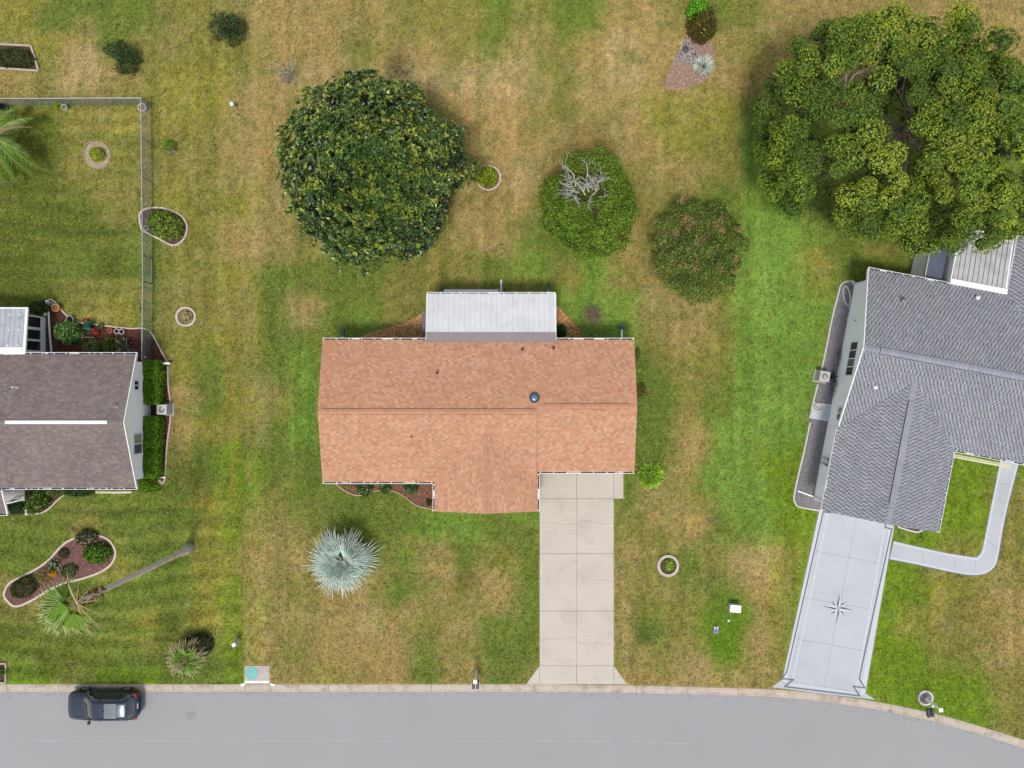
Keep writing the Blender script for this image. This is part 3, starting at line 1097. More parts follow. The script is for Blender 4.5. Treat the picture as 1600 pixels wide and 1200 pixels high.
mb = MB()
gable_wall(mb, 'x', xl + 0.35, xst, ySl + 0.5, yN - 0.5, 0, EZ - 0.04, zl_ - 0.17)
gable_wall(mb, 'x', xst, xr - 0.35, ySr + 0.5, yN - 0.5, 0, EZ - 0.04, zr_ - 0.17)
gable_wall(mb, 'y', gy + 0.3, rl - 1.2, gxl + 0.45, gxr - 0.45, 0, EZ - 0.05, gz - 0.18)
mb.build("wall", beige_wall, house)
mb = MB()
gable_deck(mb, 'x', xl, xst, ySl, rl, yN, EZ, EZ, zl_)
gable_deck(mb, 'x', xst + 0.002, xr, ySr, rr, yN, EZ, EZ, zr_)
gable_deck(mb, 'y', gy, rl - 0.9, gxl, gxc, gxr, EZ - 0.003, EZ - 0.003, gz)
trim_mat = mat("tan_drip_edge", A(206, 160, 138), rough=0.7)
roof = mb.build("roof", trim_mat, house)
terra = [A(214, 162, 130), A(210, 156, 123), A(206, 150, 117), A(218, 169, 139)]
Ls = math.hypot(yN - rl, zl_ - EZ)
Rs = math.hypot(yN - rr, zr_ - EZ)
Gs = math.hypot(gxr - gxc, gz - EZ)
up = lambda dy: (0, dy, SL * abs(dy))
shingles(roof, [((xl, yN, EZ), (1, 0, 0), (0, -1, SL), xst - xl, Ls), ((xst, yN, EZ), (1, 0, 0), (0, -1, SL), xr - xst, Rs),
                ((xl, ySl, EZ), (1, 0, 0), (0, 1, SL), xst - xl, Ls), ((xst, ySr, EZ), (1, 0, 0), (0, 1, SL), xr - xst, Rs),
                ((gxl, gy, EZ), (0, 1, 0), (1, 0, SL), rl - 0.9 - gy, Gs), ((gxr, gy, EZ), (0, 1, 0), (-1, 0, SL), rl - 0.9 - gy, Gs)],
         0.142, 0.21, 0, terra, None, thick=0.012, jit=0.06, streak=0.05, checks=True)
cap_col, cap_dark = A(211, 155, 125), A(92, 50, 38)
ridge_caps(roof, None, 'x', xl + 0.25, W(835, 0, zl_)[0], rl, zl_, SL, 0.30, cap_col, cap_dark, 0.15, 0.06)
ridge_caps(roof, None, 'x', W(850, 0, zr_)[0], xr - 0.45, rr, zr_, SL, 0.30, cap_col, cap_dark, 0.15, 0.06)
ridge_caps(roof, None, 'x', xl, xl + 0.25, rl, zl_, SL, 0.30, cap_col, cap_dark, 0.12, 0.008, "ridge_cap")
ridge_caps(roof, None, 'x', xr - 0.45, xr, rr, zr_, SL, 0.30, cap_col, cap_dark, 0.12, 0.008, "ridge_cap")
ridge_caps(roof, None, 'y', gy, rl - 1.0, gxc, gz, SL, 0.30, cap_col, A(140, 90, 70), 0.16, 0.008, "ridge_cap")
gutter(house, (xl, yN), (W(667, 0, EZ)[0] - .02, yN), (0, 1))
gutter(house, (W(868, 0, EZ)[0] + .02, yN), (xr, yN), (0, 1))
gutter(house, (gxl - .13, ySl), (xl, ySl), (0, -1))
gutter(house, (gxl, gy), (gxl, ySl - .13), (-1, 0))
gutter(house, (gxr, ySr - .13), (gxr, gy), (1, 0))
gutter(house, (xr, ySr), (gxr + .13, ySr), (0, -1))
brown_pipe = mat("lead_pipe", A(120, 78, 62), rough=0.7)
for px_, py_, base in ((683, 583, 3.5), (643, 682, 3.35), (816, 546, 2.95), (865, 543.5, 2.92)):
    vent_pipe(roof, px_, py_, base, 0.13, 0.04, brown_pipe, fl_mat=brown_pipe)
sx, sy = W(835, 621.5, 3.62)
sk = MB().lathe((sx, sy), [(0.31, 3.45), (0.31, 3.66), (0.29, 3.69), (0.22, 3.69), (0.22, 3.66)], 28).build("tubular_skylight", mat("black_ring", (0.015, 0.017, 0.022), rough=0.4, var=0.1), roof)
MB().lathe((sx, sy), [(0.215, 3.67), (0.20, 3.69), (0.15, 3.71), (0.08, 3.72), (0.02, 3.722)], 28).build("dome", mat("blue_dome", A(86, 116, 158), rough=0.3, var=0.05, spec=0.8), sk, smooth=True)
# patio cover
px0, px1 = W(667, 0, 2.45)[0], W(868, 0, 2.45)[0]
pyN = W(0, 459, 2.45)[1]
pyS = W(0, 520, 2.72)[1]
mb = MB()
mb.box(px0 + .12, px1 - .12, yN - 0.52, pyN - 0.25, 0, 2.30)
mb.build("patio_wall", beige_wall, house)
patio = MB().add([(px0, pyN, 2.36), (px1, pyN, 2.36), (px1, yN + .06, 2.70), (px0, yN + .06, 2.70), (px0, pyN, 2.44), (px1, pyN, 2.44), (px1, yN + .06, 2.775), (px0, yN + .06, 2.775)],
                 [(0, 1, 2, 3), (7, 6, 5, 4), (0, 4, 5, 1), (1, 5, 6, 2), (2, 6, 7, 3), (3, 7, 4, 0)]).build("patio_roof", white_mat, house)
panel_mat = mat("aluminium_pan", A(240, 241, 244), rough=0.5, var=0.06, scale=1.0, var2=0.05, stain=A(214, 215, 218), stain_scale=1.3, stain_lo=.48, stain_hi=.8)
NP = 24
pw = (px1 - px0 - 0.1) / NP
zz = lambda y: 2.452 + (2.785 - 2.452) * (pyN - y) / (pyN - (yN + .06))
prof = [(0.0, 0.0), (0.008, 0.04), (0.028, 0.04), (0.036, 0.004), (pw * .36, 0.004), (pw * .38, 0.018), (pw * .43, 0.018), (pw * .45, 0.004), (pw * .68, 0.004), (pw * .70, 0.018), (pw * .75, 0.018), (pw * .77, 0.004), (pw - 0.008, 0.004), (pw - 0.006, 0.0)]
for i in range(NP):
    mb = MB()
    x0 = px0 + 0.05 + i * pw
    n = len(prof)
    v = [(x0 + a, pyN - 0.02, zz(pyN) + b) for a, b in prof] + [(x0 + a, pyS, zz(pyS) + b) for a, b in prof]
    mb.add(v, [(k, k + 1, n + k + 1, n + k) for k in range(n - 1)] + [tuple(range(n - 1, -1, -1))])
    mb.build("roof_panel", panel_mat, patio)
MB().add([(px0, pyS + .02, zz(pyS) + .05), (px1, pyS + .02, zz(pyS) + .05), (px1, yN - .12, 2.86), (px0, yN - .12, 2.86), (px0, pyS + .02, zz(pyS) + .03), (px1, pyS + .02, zz(pyS) + .03), (px1, yN - .12, 2.72), (px0, yN - .12, 2.72)],
         [(3, 2, 1, 0), (4, 5, 6, 7), (0, 1, 5, 4), (1, 2, 6, 5), (2, 3, 7, 6), (3, 0, 4, 7)]).build("flashing_strip", mat("mauve_flashing", A(160, 148, 150), rough=0.6, var=0.06), patio)
gutter(patio, (px0, pyN), (px1, pyN), (0, 1), z=2.45, step=0.75, w=0.10)
for xx in (px0 - .03, px1 + .005):
    MB().add([(xx, pyN, 2.34), (xx + .025, pyN, 2.34), (xx + .025, yN + .06, 2.68), (xx, yN + .06, 2.68), (xx, pyN, 2.50), (xx + .025, pyN, 2.50), (xx + .025, yN + .06, 2.83), (xx, yN + .06, 2.83)],
             [(3, 2, 1, 0), (4, 5, 6, 7), (0, 1, 5, 4), (1, 2, 6, 5), (2, 3, 7, 6), (3, 0, 4, 7)]).build("side_trim", white_mat, patio)
# downspouts with their outlets on the grass
green_boot = mat("green_outlet", A(70, 110, 112), rough=0.6, var=0.15)
for px_, pya, pyb, gz0, boot, ytop in ((533, 516, 530, 2.5, True, yN), (973, 505, 530, 2.5, True, yN), (857, 444, 458, 2.3, True, pyN), (783, 437, 458, 2.3, False, pyN)):
    x = W(px_, 0, 0.1)[0] if not boot else W(px_, 0, 0.5)[0]
    y1 = W(0, pya, 0.1)[1]
    mb = MB()
    yw = ytop - 0.35
    mb.bar((x, ytop + .06, gz0), (x, yw + .05, gz0 - .3), 0.08, 0.06)
    mb.bar((x, yw + .05, gz0 - .3), (x, yw + .05, 0.16), 0.08, 0.06)
    mb.bar((x, yw + .02, 0.12), (x, y1 - (0.35 if boot else 0), 0.07), 0.10, 0.08)
    ds = mb.build("downspout", white_mat, house)
    if boot:
        mb = MB()
        mb.bar((x, y1 - 0.42, 0.08), (x, y1, 0.05), 0.15, 0.10)
        mb.bar((x, y1 - 0.04, 0.10), (x, y1 + 0.04, 0.10), 0.18, 0.14)
        mb.build("outlet", green_boot, ds)
MB().prism(px_poly([(694, 452.3), (779, 452.3), (779, 470), (694, 470)]), -0.05, 0.06).build("patio_step", white_mat, house)
cb = thing("storage_cabinet", "dark grey cabinet standing beside the white patio cover", "cabinet", (*W(664, 506), 0))
x0, y0 = W(659.5, 522, 1.2)
x1, y1 = W(667, 490, 1.2)
MB().box(x0, x1, y0, y1, 0.0, 1.15).build("body", mat("cabinet_grey", A(104, 100, 108), rough=0.6, var=0.08), cb)
MB().box(x0 - .02, x1 + .02, y0 - .02, y1 + .02, 1.15, 1.2).build("top", mat("cabinet_top", A(120, 112, 118), rough=0.5, var=0.08), cb)
EXCL.append([(px0 + .3, yN), (px1 - .3, yN), (px1 - .3, pyN - .2), (px0 + .3, pyN - .2)])

# ------------------------------------------------------------------ left house, brown-grey roof
lx1 = W(214, 0, EZ)[0]
lyN, lyS = W(0, 553.5, EZ)[1], W(0, 762, EZ)[1]
lsl = 0.333
lr = (lyN + lyS) / 2
lz = EZ + lsl * (lyN - lr)
lx0 = -46.0
lwx = W(236, 0, 0)[0]
lhouse = thing("left_house", "white walled house with a weathered brown grey shingle roof, cut by the left edge", "house", (-34.5, lr, 0))
mb = MB()
gable_wall(mb, 'x', lx0 + .5, lwx, lyS + 0.35, lyN - 0.42, 0, EZ - 0.05, lz - 0.19)
mb.build("wall", wall_mat, lhouse)
mb = MB()
gable_deck(mb, 'x', lx0, lx1 - 0.03, lyS, lr, lyN, EZ, EZ, lz)
lroof = mb.build("roof", white_mat, lhouse)
lpal = [A(142, 129, 125), A(136, 122, 119), A(130, 117, 115), A(148, 135, 131), A(138, 123, 118)]
ll = math.hypot(lyN - lr, lz - EZ)
shingles(lroof, [((lx0, lyN, EZ), (1, 0, 0), (0, -1, lsl), lx1 - lx0 - .06, ll), ((lx0, lyS, EZ), (1, 0, 0), (0, 1, lsl), lx1 - lx0 - .06, ll)], 0.136, 0.22, 0, lpal, None, thick=0.011, jit=0.05, streak=0.12)
mb = MB()
for b0, b1 in ((lyN, lr), (lyS, lr)):
    mb = MB()
    mb.bar((lx1 - .02, b0, EZ - .04), (lx1 - .02, b1, lz - .04), 0.045, 0.16)
    mb.build("rake_board", white_mat, lroof)
ridge_caps(lroof, None, 'x', lx0, lx1 - .07, lr, lz, lsl, 0.28, A(146, 132, 130), A(80, 70, 70), 0.14, 0.006, "ridge_cap")
xa, xb = W(9, 0, lz)[0], W(168, 0, lz)[0]
mb = MB()
mb.add([(xa, lr - .10, lz - .02), (xb, lr - .10, lz - .02), (xb, lr - .10, lz + .05), (xa, lr - .10, lz + .05), (xa, lr, lz + .085), (xb, lr, lz + .085), (xa, lr + .10, lz + .05), (xb, lr + .10, lz + .05), (xa, lr + .10, lz - .02), (xb, lr + .10, lz - .02)],
       [(0, 1, 2, 3), (3, 2, 5, 4), (4, 5, 7, 6), (6, 7, 9, 8), (0, 3, 4, 6, 8), (1, 9, 7, 5, 2)])
mb.build("ridge_vent", white_mat, lroof)
gutter(lhouse, (lx0, lyN), (lx1, lyN), (0, 1), step=0.72)
gutter(lhouse, (lx1, lyS), (lx0 + 14.0, lyS), (0, -1), step=0.75)
rust_patch = mat("pale_patch", A(206, 190, 172), rough=0.8)
vent_pipe(lroof, 27, 605, 3.35, 0.42, 0.05, white_mat, fl_mat=rust_patch)
vent_pipe(lroof, 182, 635, 3.75, 0.30, 0.045, rust_patch, fl_mat=rust_patch)
window(lhouse, None, 'u', lwx, 1, W(0, 609, 1.9)[1], W(0, 595, 1.9)[1], 1.55, 2.0, [glass_mat, glass_mat])
window(lhouse, None, 'u', lwx, 1, W(0, 709, 1.7)[1], W(0, 678, 1.7)[1], 1.15, 2.05, [screen_mat, blind_mat])
# screened patio behind
sx1 = W(42, 0, 2.55)[0]
syN = W(0, 480, 2.5)[1]
swx = W(72, 0, 0)[0]
lp = MB().add([(lx0, syN, 2.36), (sx1, syN, 2.36), (sx1, lyN - .05, 2.60), (lx0, lyN - .05, 2.60), (lx0, syN, 2.46), (sx1, syN, 2.46), (sx1, lyN - .05, 2.72), (lx0, lyN - .05, 2.72)],
              [(0, 1, 2, 3), (7, 6, 5, 4), (0, 4, 5, 1), (1, 5, 6, 2), (2, 6, 7, 3), (3, 7, 4, 0)]).build("patio_roof", white_mat, lhouse)
grey_pan = mat("weathered_pan", A(196, 200, 206), rough=0.55, var=0.10, scale=1.4, var2=0.08, stain=A(168, 172, 178), stain_scale=1.6, stain_lo=.45, stain_hi=.75)
zz2 = lambda y: 2.472 + 0.26 * (syN - y) / (syN - lyN)
for i in range(14):
    xo = sx1 - 0.16 - (i + 1) * 0.30
    y1_, y0_ = syN - .10, lyN + .42
    mb = MB()
    prof2 = [(0.0, 0.0), (0.006, 0.028), (0.03, 0.028), (0.036, 0.004), (0.292, 0.004), (0.294, 0.0)]
    n = len(prof2)
    v = [(xo + a, y1_, zz2(y1_) + b) for a, b in prof2] + [(xo + a, y0_, zz2(y0_) + b) for a, b in prof2]
    mb.add(v, [(k, k + 1, n + k + 1, n + k) for k in range(n - 1)] + [tuple(range(n - 1, -1, -1))])
    mb.build("roof_panel", grey_pan, lp)
mb = MB()
for i in range(5):
    for k in range(3):
        x = sx1 - 0.45 - i * 0.62
        y = syN - 0.45 - k * 0.95
        mb.lathe((x, y), [(0.05, zz2(y)), (0.045, zz2(y) + .035), (0.02, zz2(y) + .045)], 8)
mb.build("fastener_cap", white_mat, lp, kind="stuff")
mb = MB()
mb.box(lx0, swx, lyN - .5, syN - .38, 0, 2.34)
mb.build("patio_wall", white_mat, lhouse)
for a, b in ((494.7, 511.8), (514.8, 530.5), (532.6, 548)):
    window(lhouse, None, 'u', swx, 1, W(0, b, 1.1)[1], W(0, a, 1.1)[1], 0.55, 2.1, [glass_mat])
# lower roof over the front door
fx1 = W(11, 0, 2.5)[0]
fyS = W(0, 803, 2.5)[1]
mb = MB()
mb.add([(lx0, lyS - .14, 2.92), (fx1, lyS - .14, 2.92), (fx1, fyS, 2.46), (lx0, fyS, 2.46), (lx0, lyS - .14, 2.80), (fx1, lyS - .14, 2.80), (fx1, fyS, 2.34), (lx0, fyS, 2.34)],
       [(3, 2, 1, 0), (4, 5, 6, 7), (0, 1, 5, 4), (1, 2, 6, 5), (2, 3, 7, 6), (3, 0, 4, 7)])
fr_ = mb.build("porch_roof", white_mat, lhouse)
fl = math.hypot(lyS - .14 - fyS, 0.46)
shingles(fr_, [((lx0, fyS, 2.475), (1, 0, 0), (0, lyS - .14 - fyS, 0.46), fx1 - lx0 - .07, fl)], 0.136, 0.30, 0, lpal, None, thick=0.012, jit=0.05, streak=0.08)
gutter(lhouse, (fx1, fyS), (lx0, fyS), (0, -1), z=2.45)
MB().box(lx0, W(4, 0, 0)[0], fyS + .3, lyS + .5, 0, 2.33).build("porch_wall", wall_mat, lhouse)
MB().prism(px_poly([(-60, 758), (40, 758), (40, 783), (-60, 790)]), -0.1, 0.10).build("porch_slab", mat("porch_concrete", A(206, 204, 196), rough=0.85, var=0.06), lhouse)
mb = MB()
p_, q_ = W3(10, 787, 0.75), W3(37, 780.5, 0.75)
mb.bar(p_, q_, 0.07, 0.06)
for k in (0.0, 0.33, 0.66, 1.0):
    x, y = p_[0] + (q_[0] - p_[0]) * k, p_[1] + (q_[1] - p_[1]) * k
    mb.box(x - .025, x + .025, y - .025, y + .025, 0.05, 0.74)
mb.build("porch_railing", white_mat, lhouse)

# ------------------------------------------------------------------ right house, grey roof, turned against the street
TH = math.radians(10.8)
CU, SU = math.cos(TH), math.sin(TH)
ox, oy = W(1357, 420, EZ)


def FR(u, v, z):
    return (ox + u * CU + v * SU, oy - u * SU + v * CU, z)


HD = 4.95
rz = EZ + SL * HD
GW = 7.2
gzz = EZ + SL * GW / 2
GL = -15.05
RW0, RW1, RWN = 8.65, 17.0, 3.75
rhouse = thing("right_house", "white house with a slate grey shingle roof and front garage wing, at the right edge", "house", FR(8, -6, 0))
mb = MB(FR)
gable_wall(mb, 'x', 0.57, 20, -2 * HD + .5, -.4, 0, EZ - .05, rz - .19)
gable_wall(mb, 'y', GL + .35, -2 * HD + .49, 0.57, GW - .5, 0, EZ - .06, gzz - .19)
gable_wall(mb, 'y', -HD, RWN - .35, RW0 + .5, RW1 - .5, 0, EZ - .06, EZ + SL * (RW1 - RW0) / 2 - .2)
mb.build("wall", wall_mat, rhouse)
mb = MB(FR)
gable_deck(mb, 'x', 0, 20.5, -2 * HD, -HD, 0, EZ, EZ, rz)
va, vb = -2 * HD, -2 * HD + GW / 2
for e0, e1 in ((0.002, GW / 2), (GW, GW / 2)):
    top = [(e0, GL, EZ - .015), (e0, va, EZ - .015), (e1, vb, gzz - .015), (e1, GL, gzz - .015)]
    q = top + [(x_, y_, z_ - .12) for x_, y_, z_ in top]
    mb.add(q, [(0, 1, 2, 3), (7, 6, 5, 4), (0, 4, 5, 1), (1, 5, 6, 2), (2, 6, 7, 3), (3, 7, 4, 0)])
rwz = EZ + SL * (RW1 - RW0) / 2
gable_deck(mb, 'y', -HD + .6, RWN, RW0, (RW0 + RW1) / 2, RW1, EZ - .003, EZ - .003, rwz)
rroof = mb.build("roof", white_mat, rhouse)
gpal = [A(168, 169, 175), A(161, 162, 168), A(174, 175, 181), A(164, 165, 171)]
ggap = A(108, 110, 120)


def frd(u, v, z):
    a, b = FR(u, v, z), FR(0, 0, 0)
    return (a[0] - b[0], a[1] - b[1], z)


hl = math.hypot(HD, rz - EZ)
gl_ = math.hypot(GW / 2, gzz - EZ)
rwl = math.hypot((RW1 - RW0) / 2, rwz - EZ)
shingles(rroof, [(FR(0.04, 0, EZ), frd(1, 0, 0), frd(0, -1, SL), 20.4, hl), (FR(0.04, -2 * HD, EZ), frd(1, 0, 0), frd(0, 1, SL), 20.4, hl),
                 (FR(0, GL, EZ), frd(0, 1, 0), frd(1, 0, SL), -HD - 1 - GL, gl_, (-2 * HD - GL + .06, GW / 2 / gl_)), (FR(GW, GL, EZ), frd(0, 1, 0), frd(-1, 0, SL), -HD - 1 - GL, gl_, (-2 * HD - GL + .06, GW / 2 / gl_)),
                 (FR(RW0, -HD + .6, EZ), frd(0, 1, 0), frd(1, 0, SL), RWN + HD - .6, rwl), (FR(RW1, -HD + .6, EZ), frd(0, 1, 0), frd(-1, 0, SL), RWN + HD - .6, rwl)],
         0.15, 0.235, 0.085, gpal, ggap, thick=0.006, jit=0.05, streak=0.05)
gcap = A(166, 168, 178)
ridge_caps(rroof, FR, 'x', 0.0, 1.0, -HD, rz, SL, 0.30, gcap, A(90, 92, 102), 0.14, 0.008, "ridge_cap")
ridge_caps(rroof, FR, 'x', 1.0, 20.4, -HD, rz, SL, 0.36, gcap, A(80, 82, 92), 0.28, 0.07)
ridge_caps(rroof, FR, 'y', GL, GL + 1.3, GW / 2, gzz, SL, 0.30, gcap, A(90, 92, 102), 0.14, 0.008, "ridge_cap")
ridge_caps(rroof, FR, 'y', GL + 1.3, -HD - 2.6, GW / 2, gzz, SL, 0.36, gcap, A(80, 82, 92), 0.28, 0.07)
ridge_caps(rroof, FR, 'y', -HD - 2.6, -HD - 1.25, GW / 2, gzz, SL, 0.34, gcap, A(90, 92, 102), 0.14, 0.008, "ridge_cap")
ridge_caps(rroof, FR, 'y', -HD + 1.4, RWN, (RW0 + RW1) / 2, rwz, SL, 0.34, gcap, A(90, 92, 102), 0.14, 0.008, "ridge_cap")
mb = MB(FR)
mb.bar((-.02, 0, EZ - .05), (-.02, -HD, rz - .05), 0.05, 0.17)
mb.build("rake_board", white_mat, rroof)
mb = MB(FR)
mb.bar((-.02, -HD, rz - .05), (-.02, -2 * HD + .2, EZ), 0.05, 0.17)
mb.build("rake_board", white_mat, rroof)
gutter(rhouse, (0, 0), (5.0, 0), (0, 1), FR, step=0.7)
gutter(rhouse, (0, -2 * HD - .1), (0, GL), (-1, 0), FR, step=0.7, w=0.10)
gutter(rhouse, (GW, GL), (GW, -2 * HD - .13), (1, 0), FR, step=0.8, w=0.10)
gutter(rhouse, (20, -2 * HD), (GW + .12, -2 * HD), (0, -1), FR, step=0.7)
gutter(rhouse, (RW0, RWN), (RW0, 0.05), (-1, 0), FR, step=1.2, w=0.10, dirt=False)
for px_, py_, b, m_ in ((1413, 469.5, 3.35, grey_metal), (1368, 605, 3.35, white_mat), (1496.5, 629.5, 3.2, white_mat), (1528, 465, 3.05, white_mat)):
    vent_pipe(rroof, px_, py_, b, 0.16, 0.06 if m_ is white_mat else 0.07, m_, fl_mat=m_)
window(rhouse, FR, 'u', 0.57, -1, -6.50, -4.38, 1.2, 2.05, [glass_mat, screen_mat, glass_mat, glass_mat])
window(rhouse, FR, 'u', 0.57, -1, -9.35, -8.55, 1.15, 2.0, [screen_mat, blind_mat])
for v_, z_ in ((-11.9, 1.4), (-12.25, 1.25)):
    mb = MB(FR)
    mb.box(0.35, 0.57, v_ - .12, v_ + .02, z_ - .12, z_ + .12)
    mb.box(0.40, 0.57, v_ - .03, v_ + .0, 0.3, z_)
    mb.build("meter_box", grey_metal, rhouse)
mb = MB(FR)
mb.box(0.49, 0.565, -3.0, -2.93, 1.1, 1.2)
mb.build("wall_fixture", grey_metal, rhouse)
mb = MB(FR)
mb.box(0.46, 0.56, -13.2, -12.7, 2.05, 2.15)
mb.build("wall_fixture", grey_metal, rhouse)
mb = MB(FR)
mb.bar((0.50, -14.55, 2.55), (0.50, -14.55, 0.12), 0.08, 0.06)
mb.bar((0.50, -14.52, 0.1), (-0.55, -14.35, 0.08), 0.09, 0.07)
mb.build("downspout", white_mat, rhouse)
mb = MB(FR)
mb.bar((0.50, -0.5, 2.5), (0.50, -0.5, 0.1), 0.08, 0.06)
mb.bar((0.50, -0.48, 0.1), (0.35, -0.25, 0.08), 0.09, 0.07)
mb.build("downspout", white_mat, rhouse)
# front porch beam under the eave
mb = MB(FR)
mb.box(GW + .1, 11.8, -2 * HD - .45, -2 * HD - .33, 1.3, 1.38)
mb.build("porch_rail", mat("cream_paint", A(238, 232, 200), rough=0.6), rhouse)
mb = MB(FR)
mb.box(GW + .1, 11.8, -2 * HD - .30, -2 * HD - .22, 1.3, 1.36)
mb.build("porch_rail", mat("cream_paint", A(238, 232, 200), rough=0.6), rhouse)
# aluminium lanai roof at the back
LA0, LA1 = 5.0, 8.52
lan = MB(FR).add([(LA0, 0.02, 2.62), (LA1, 0.02, 2.62), (LA1, 3.6, 2.42), (LA0, 3.6, 2.42), (LA0, 0.02, 2.74), (LA1, 0.02, 2.74), (LA1, 3.6, 2.54), (LA0, 3.6, 2.54)],
                 [(0, 1, 2, 3), (7, 6, 5, 4), (0, 4, 5, 1), (1, 5, 6, 2), (2, 6, 7, 3), (3, 7, 4, 0)]).build("lanai_roof", white_mat, rhouse)
NL = 11
lw = (LA1 - LA0 - .16) / NL
lan_mat = mat("lanai_pan", A(214, 212, 212), rough=0.5, var=0.08, scale=1.5, var2=0.06, stain=A(176, 172, 170), stain_scale=1.2, stain_lo=.45, stain_hi=.78)
for i in range(NL):
    a = LA0 + .10 + i * lw
    mb = MB(FR)
    pr = [(0, 0.002), (0.004, 0.10), (0.05, 0.10), (0.056, 0.03), (lw * .5, 0.012), (lw - .03, 0.012), (lw - .026, 0.002)]
    n = len(pr)
    v = [(a + p, 0.36, 2.722 + q) for p, q in pr] + [(a + p, 3.5, 2.548 + q) for p, q in pr]
    mb.add(v, [(k, n + k, n + k + 1, k + 1) for k in range(n - 1)] + [tuple(range(n)), tuple(range(2 * n - 1, n - 1, -1))])
    mb.build("roof_panel", lan_mat, lan)
MB(FR).box(LA0, LA1, 0.03, 0.34, 2.735, 2.83).build("lanai_flashing", white_mat, lan)
mb = MB(FR)
mb.box(LA0 - .01, LA0 + .06, 0.1, 3.6, 2.45, 2.80)
mb.bar((LA0, 3.62, 2.5), (LA1, 3.62, 2.5), 0.08, 0.12)
mb.build("side_trim", white_mat, lan)
MB(FR).box(LA0 + .2, LA1, -.3, 3.2, 0, 2.35).build("lanai_wall", wall_mat, rhouse)
# lower dark roof of the lean-to beside it
mb = MB(FR)
mb.add([(3.95, 0.0, 1.9), (4.95, 0.0, 2.0), (4.95, 2.3, 2.0), (3.95, 2.3, 1.9), (3.95, 0.0, 1.82), (4.95, 0.0, 1.92), (4.95, 2.3, 1.92), (3.95, 2.3, 1.82)],
       [(0, 1, 2, 3), (7, 6, 5, 4), (0, 4, 5, 1), (1, 5, 6, 2), (2, 6, 7, 3), (3, 7, 4, 0)])
lt = mb.build("lean_to_roof", mat("blue_slate_panel", A(106, 116, 134), rough=0.4, var=0.12, scale=1.2), rhouse)
mb = MB(FR)
mb.box(3.88, 3.95, 0, 2.36, 1.8, 1.96)
mb.bar((3.9, 2.33, 1.92), (4.97, 2.5, 2.0), 0.09, 0.12)
mb.box(4.2, 4.48, 2.0, 2.2, 1.96, 2.08)
mb.build("lean_to_trim", mat("pale_green_trim", A(206, 214, 208), rough=0.6), lt)
mb = MB(FR)
mb.box(4.05, 4.95, -.3, 2.2, 0, 1.82)
mb.build("lean_to_wall", wall_mat, rhouse)
for poly in ([(xl + .3, ySl + .3), (xr - .3, ySl + .3), (xr - .3, yN - .3), (xl + .3, yN - .3)], [(lx0, lyS + .3), (lwx, lyS + .3), (lwx, lyN - .4), (lx0, lyN - .4)],
             [FR(.6, -.4, 0)[:2], FR(20, -.4, 0)[:2], FR(20, -2 * HD + .3, 0)[:2], FR(.6, -2 * HD + .3, 0)[:2]], [FR(.6, -2, 0)[:2], FR(GW - .4, -2, 0)[:2], FR(GW - .4, GL + .3, 0)[:2], FR(.6, GL + .3, 0)[:2]],
             px_poly([(-60, 755), (42, 755), (42, 785), (-60, 792)])):
    EXCL.append(poly)

# ------------------------------------------------------------------ beds: mulch, gravel, edging
def chips(parent, poly, dens, size, pal, z=0.03, name="mulch", flat=0.5, avoid=None):
    xs_, ys_ = [p[0] for p in poly], [p[1] for p in poly]
    x0, x1, y0, y1 = min(xs_), max(xs_), min(ys_), max(ys_)
    n = int((x1 - x0) * (y1 - y0) * dens)
    x, y = rng.uniform(x0, x1, n), rng.uniform(y0, y1, n)
    k = in_poly(x, y, poly)
    x, y = x[k], y[k]
    n = len(x)
    a = rng.uniform(0, 2 * math.pi, n)
    l = size * rng.uniform(0.6, 1.5, n)
    w = l * rng.uniform(0.35, 0.8, n)
    t = rng.uniform(-flat, flat, (n, 2))
    ca, sa = np.cos(a), np.sin(a)
    c = np.stack([x, y, np.full(n, z) + rng.uniform(0, 0.02, n)], 1)
    U = np.stack([ca, sa, t[:, 0]], 1) * (l / 2)[:, None]
    Wv = np.stack([-sa, ca, t[:, 1]], 1) * (w / 2)[:, None]
    up_ = np.array([0, 0, 1]) * (w * 0.35)[:, None]
    V = np.stack([c - U, c + Wv, c + U, c - Wv, c + up_], 1)
    idx = np.arange(n)[:, None] * 5
    T = np.concatenate([idx + np.array([q]) for q in ((0, 4, 1), (1, 4, 2), (2, 4, 3), (3, 4, 0))])[:, [0, 2, 1]]
    return np_mesh(name, V.reshape(-1, 3), T, np.repeat(pick(pal, n, 0.25), 5, axis=0), chip_mat, parent, kind="stuff")


RED_MULCH = [A(128, 70, 52), A(150, 84, 62), A(108, 60, 48), A(164, 104, 80), A(92, 52, 44)]
PINK_MULCH = [A(176, 130, 124), A(150, 100, 98), A(196, 160, 152), A(130, 88, 84)]
LEAF_GRAVEL = [A(206, 156, 98, 1.6), A(186, 130, 72, 1.6), A(224, 182, 126, 1.6), A(164, 112, 64, 1.6), A(234, 200, 152, 1.6)]
GREY_GRAVEL = [A(170, 166, 172), A(150, 146, 152), A(190, 187, 190), A(136, 132, 138), A(178, 172, 170)]


def bed(name, label, cat, poly_px, pal, dens=260, size=0.07, soil=None, edge=None, edge_w=0.09, edge_h=0.09, closed=False, chipname="mulch", edge_mat=None, group=None, blocks=None):
    poly = px_poly(poly_px)
    cx, cy = sum(p[0] for p in poly) / len(poly), sum(p[1] for p in poly) / len(poly)
    t = thing(name, label, cat, (cx, cy, 0), group)
    MB().prism(poly, -0.1, 0.025).build("soil", soil or soil_mat, t)
    chips(t, poly, dens, size, pal, name=chipname)
    if edge:
        for k, e in enumerate(edge):
            line = [W(*p) for p in smooth_line(e, 6, closed)]
            mb = MB()
            mb.ribbon(line, edge_w, -0.05, edge_h, closed=closed)
            mb.build("edging", edge_mat or curb_mat, t)
    EXCL.append(poly)
    return t


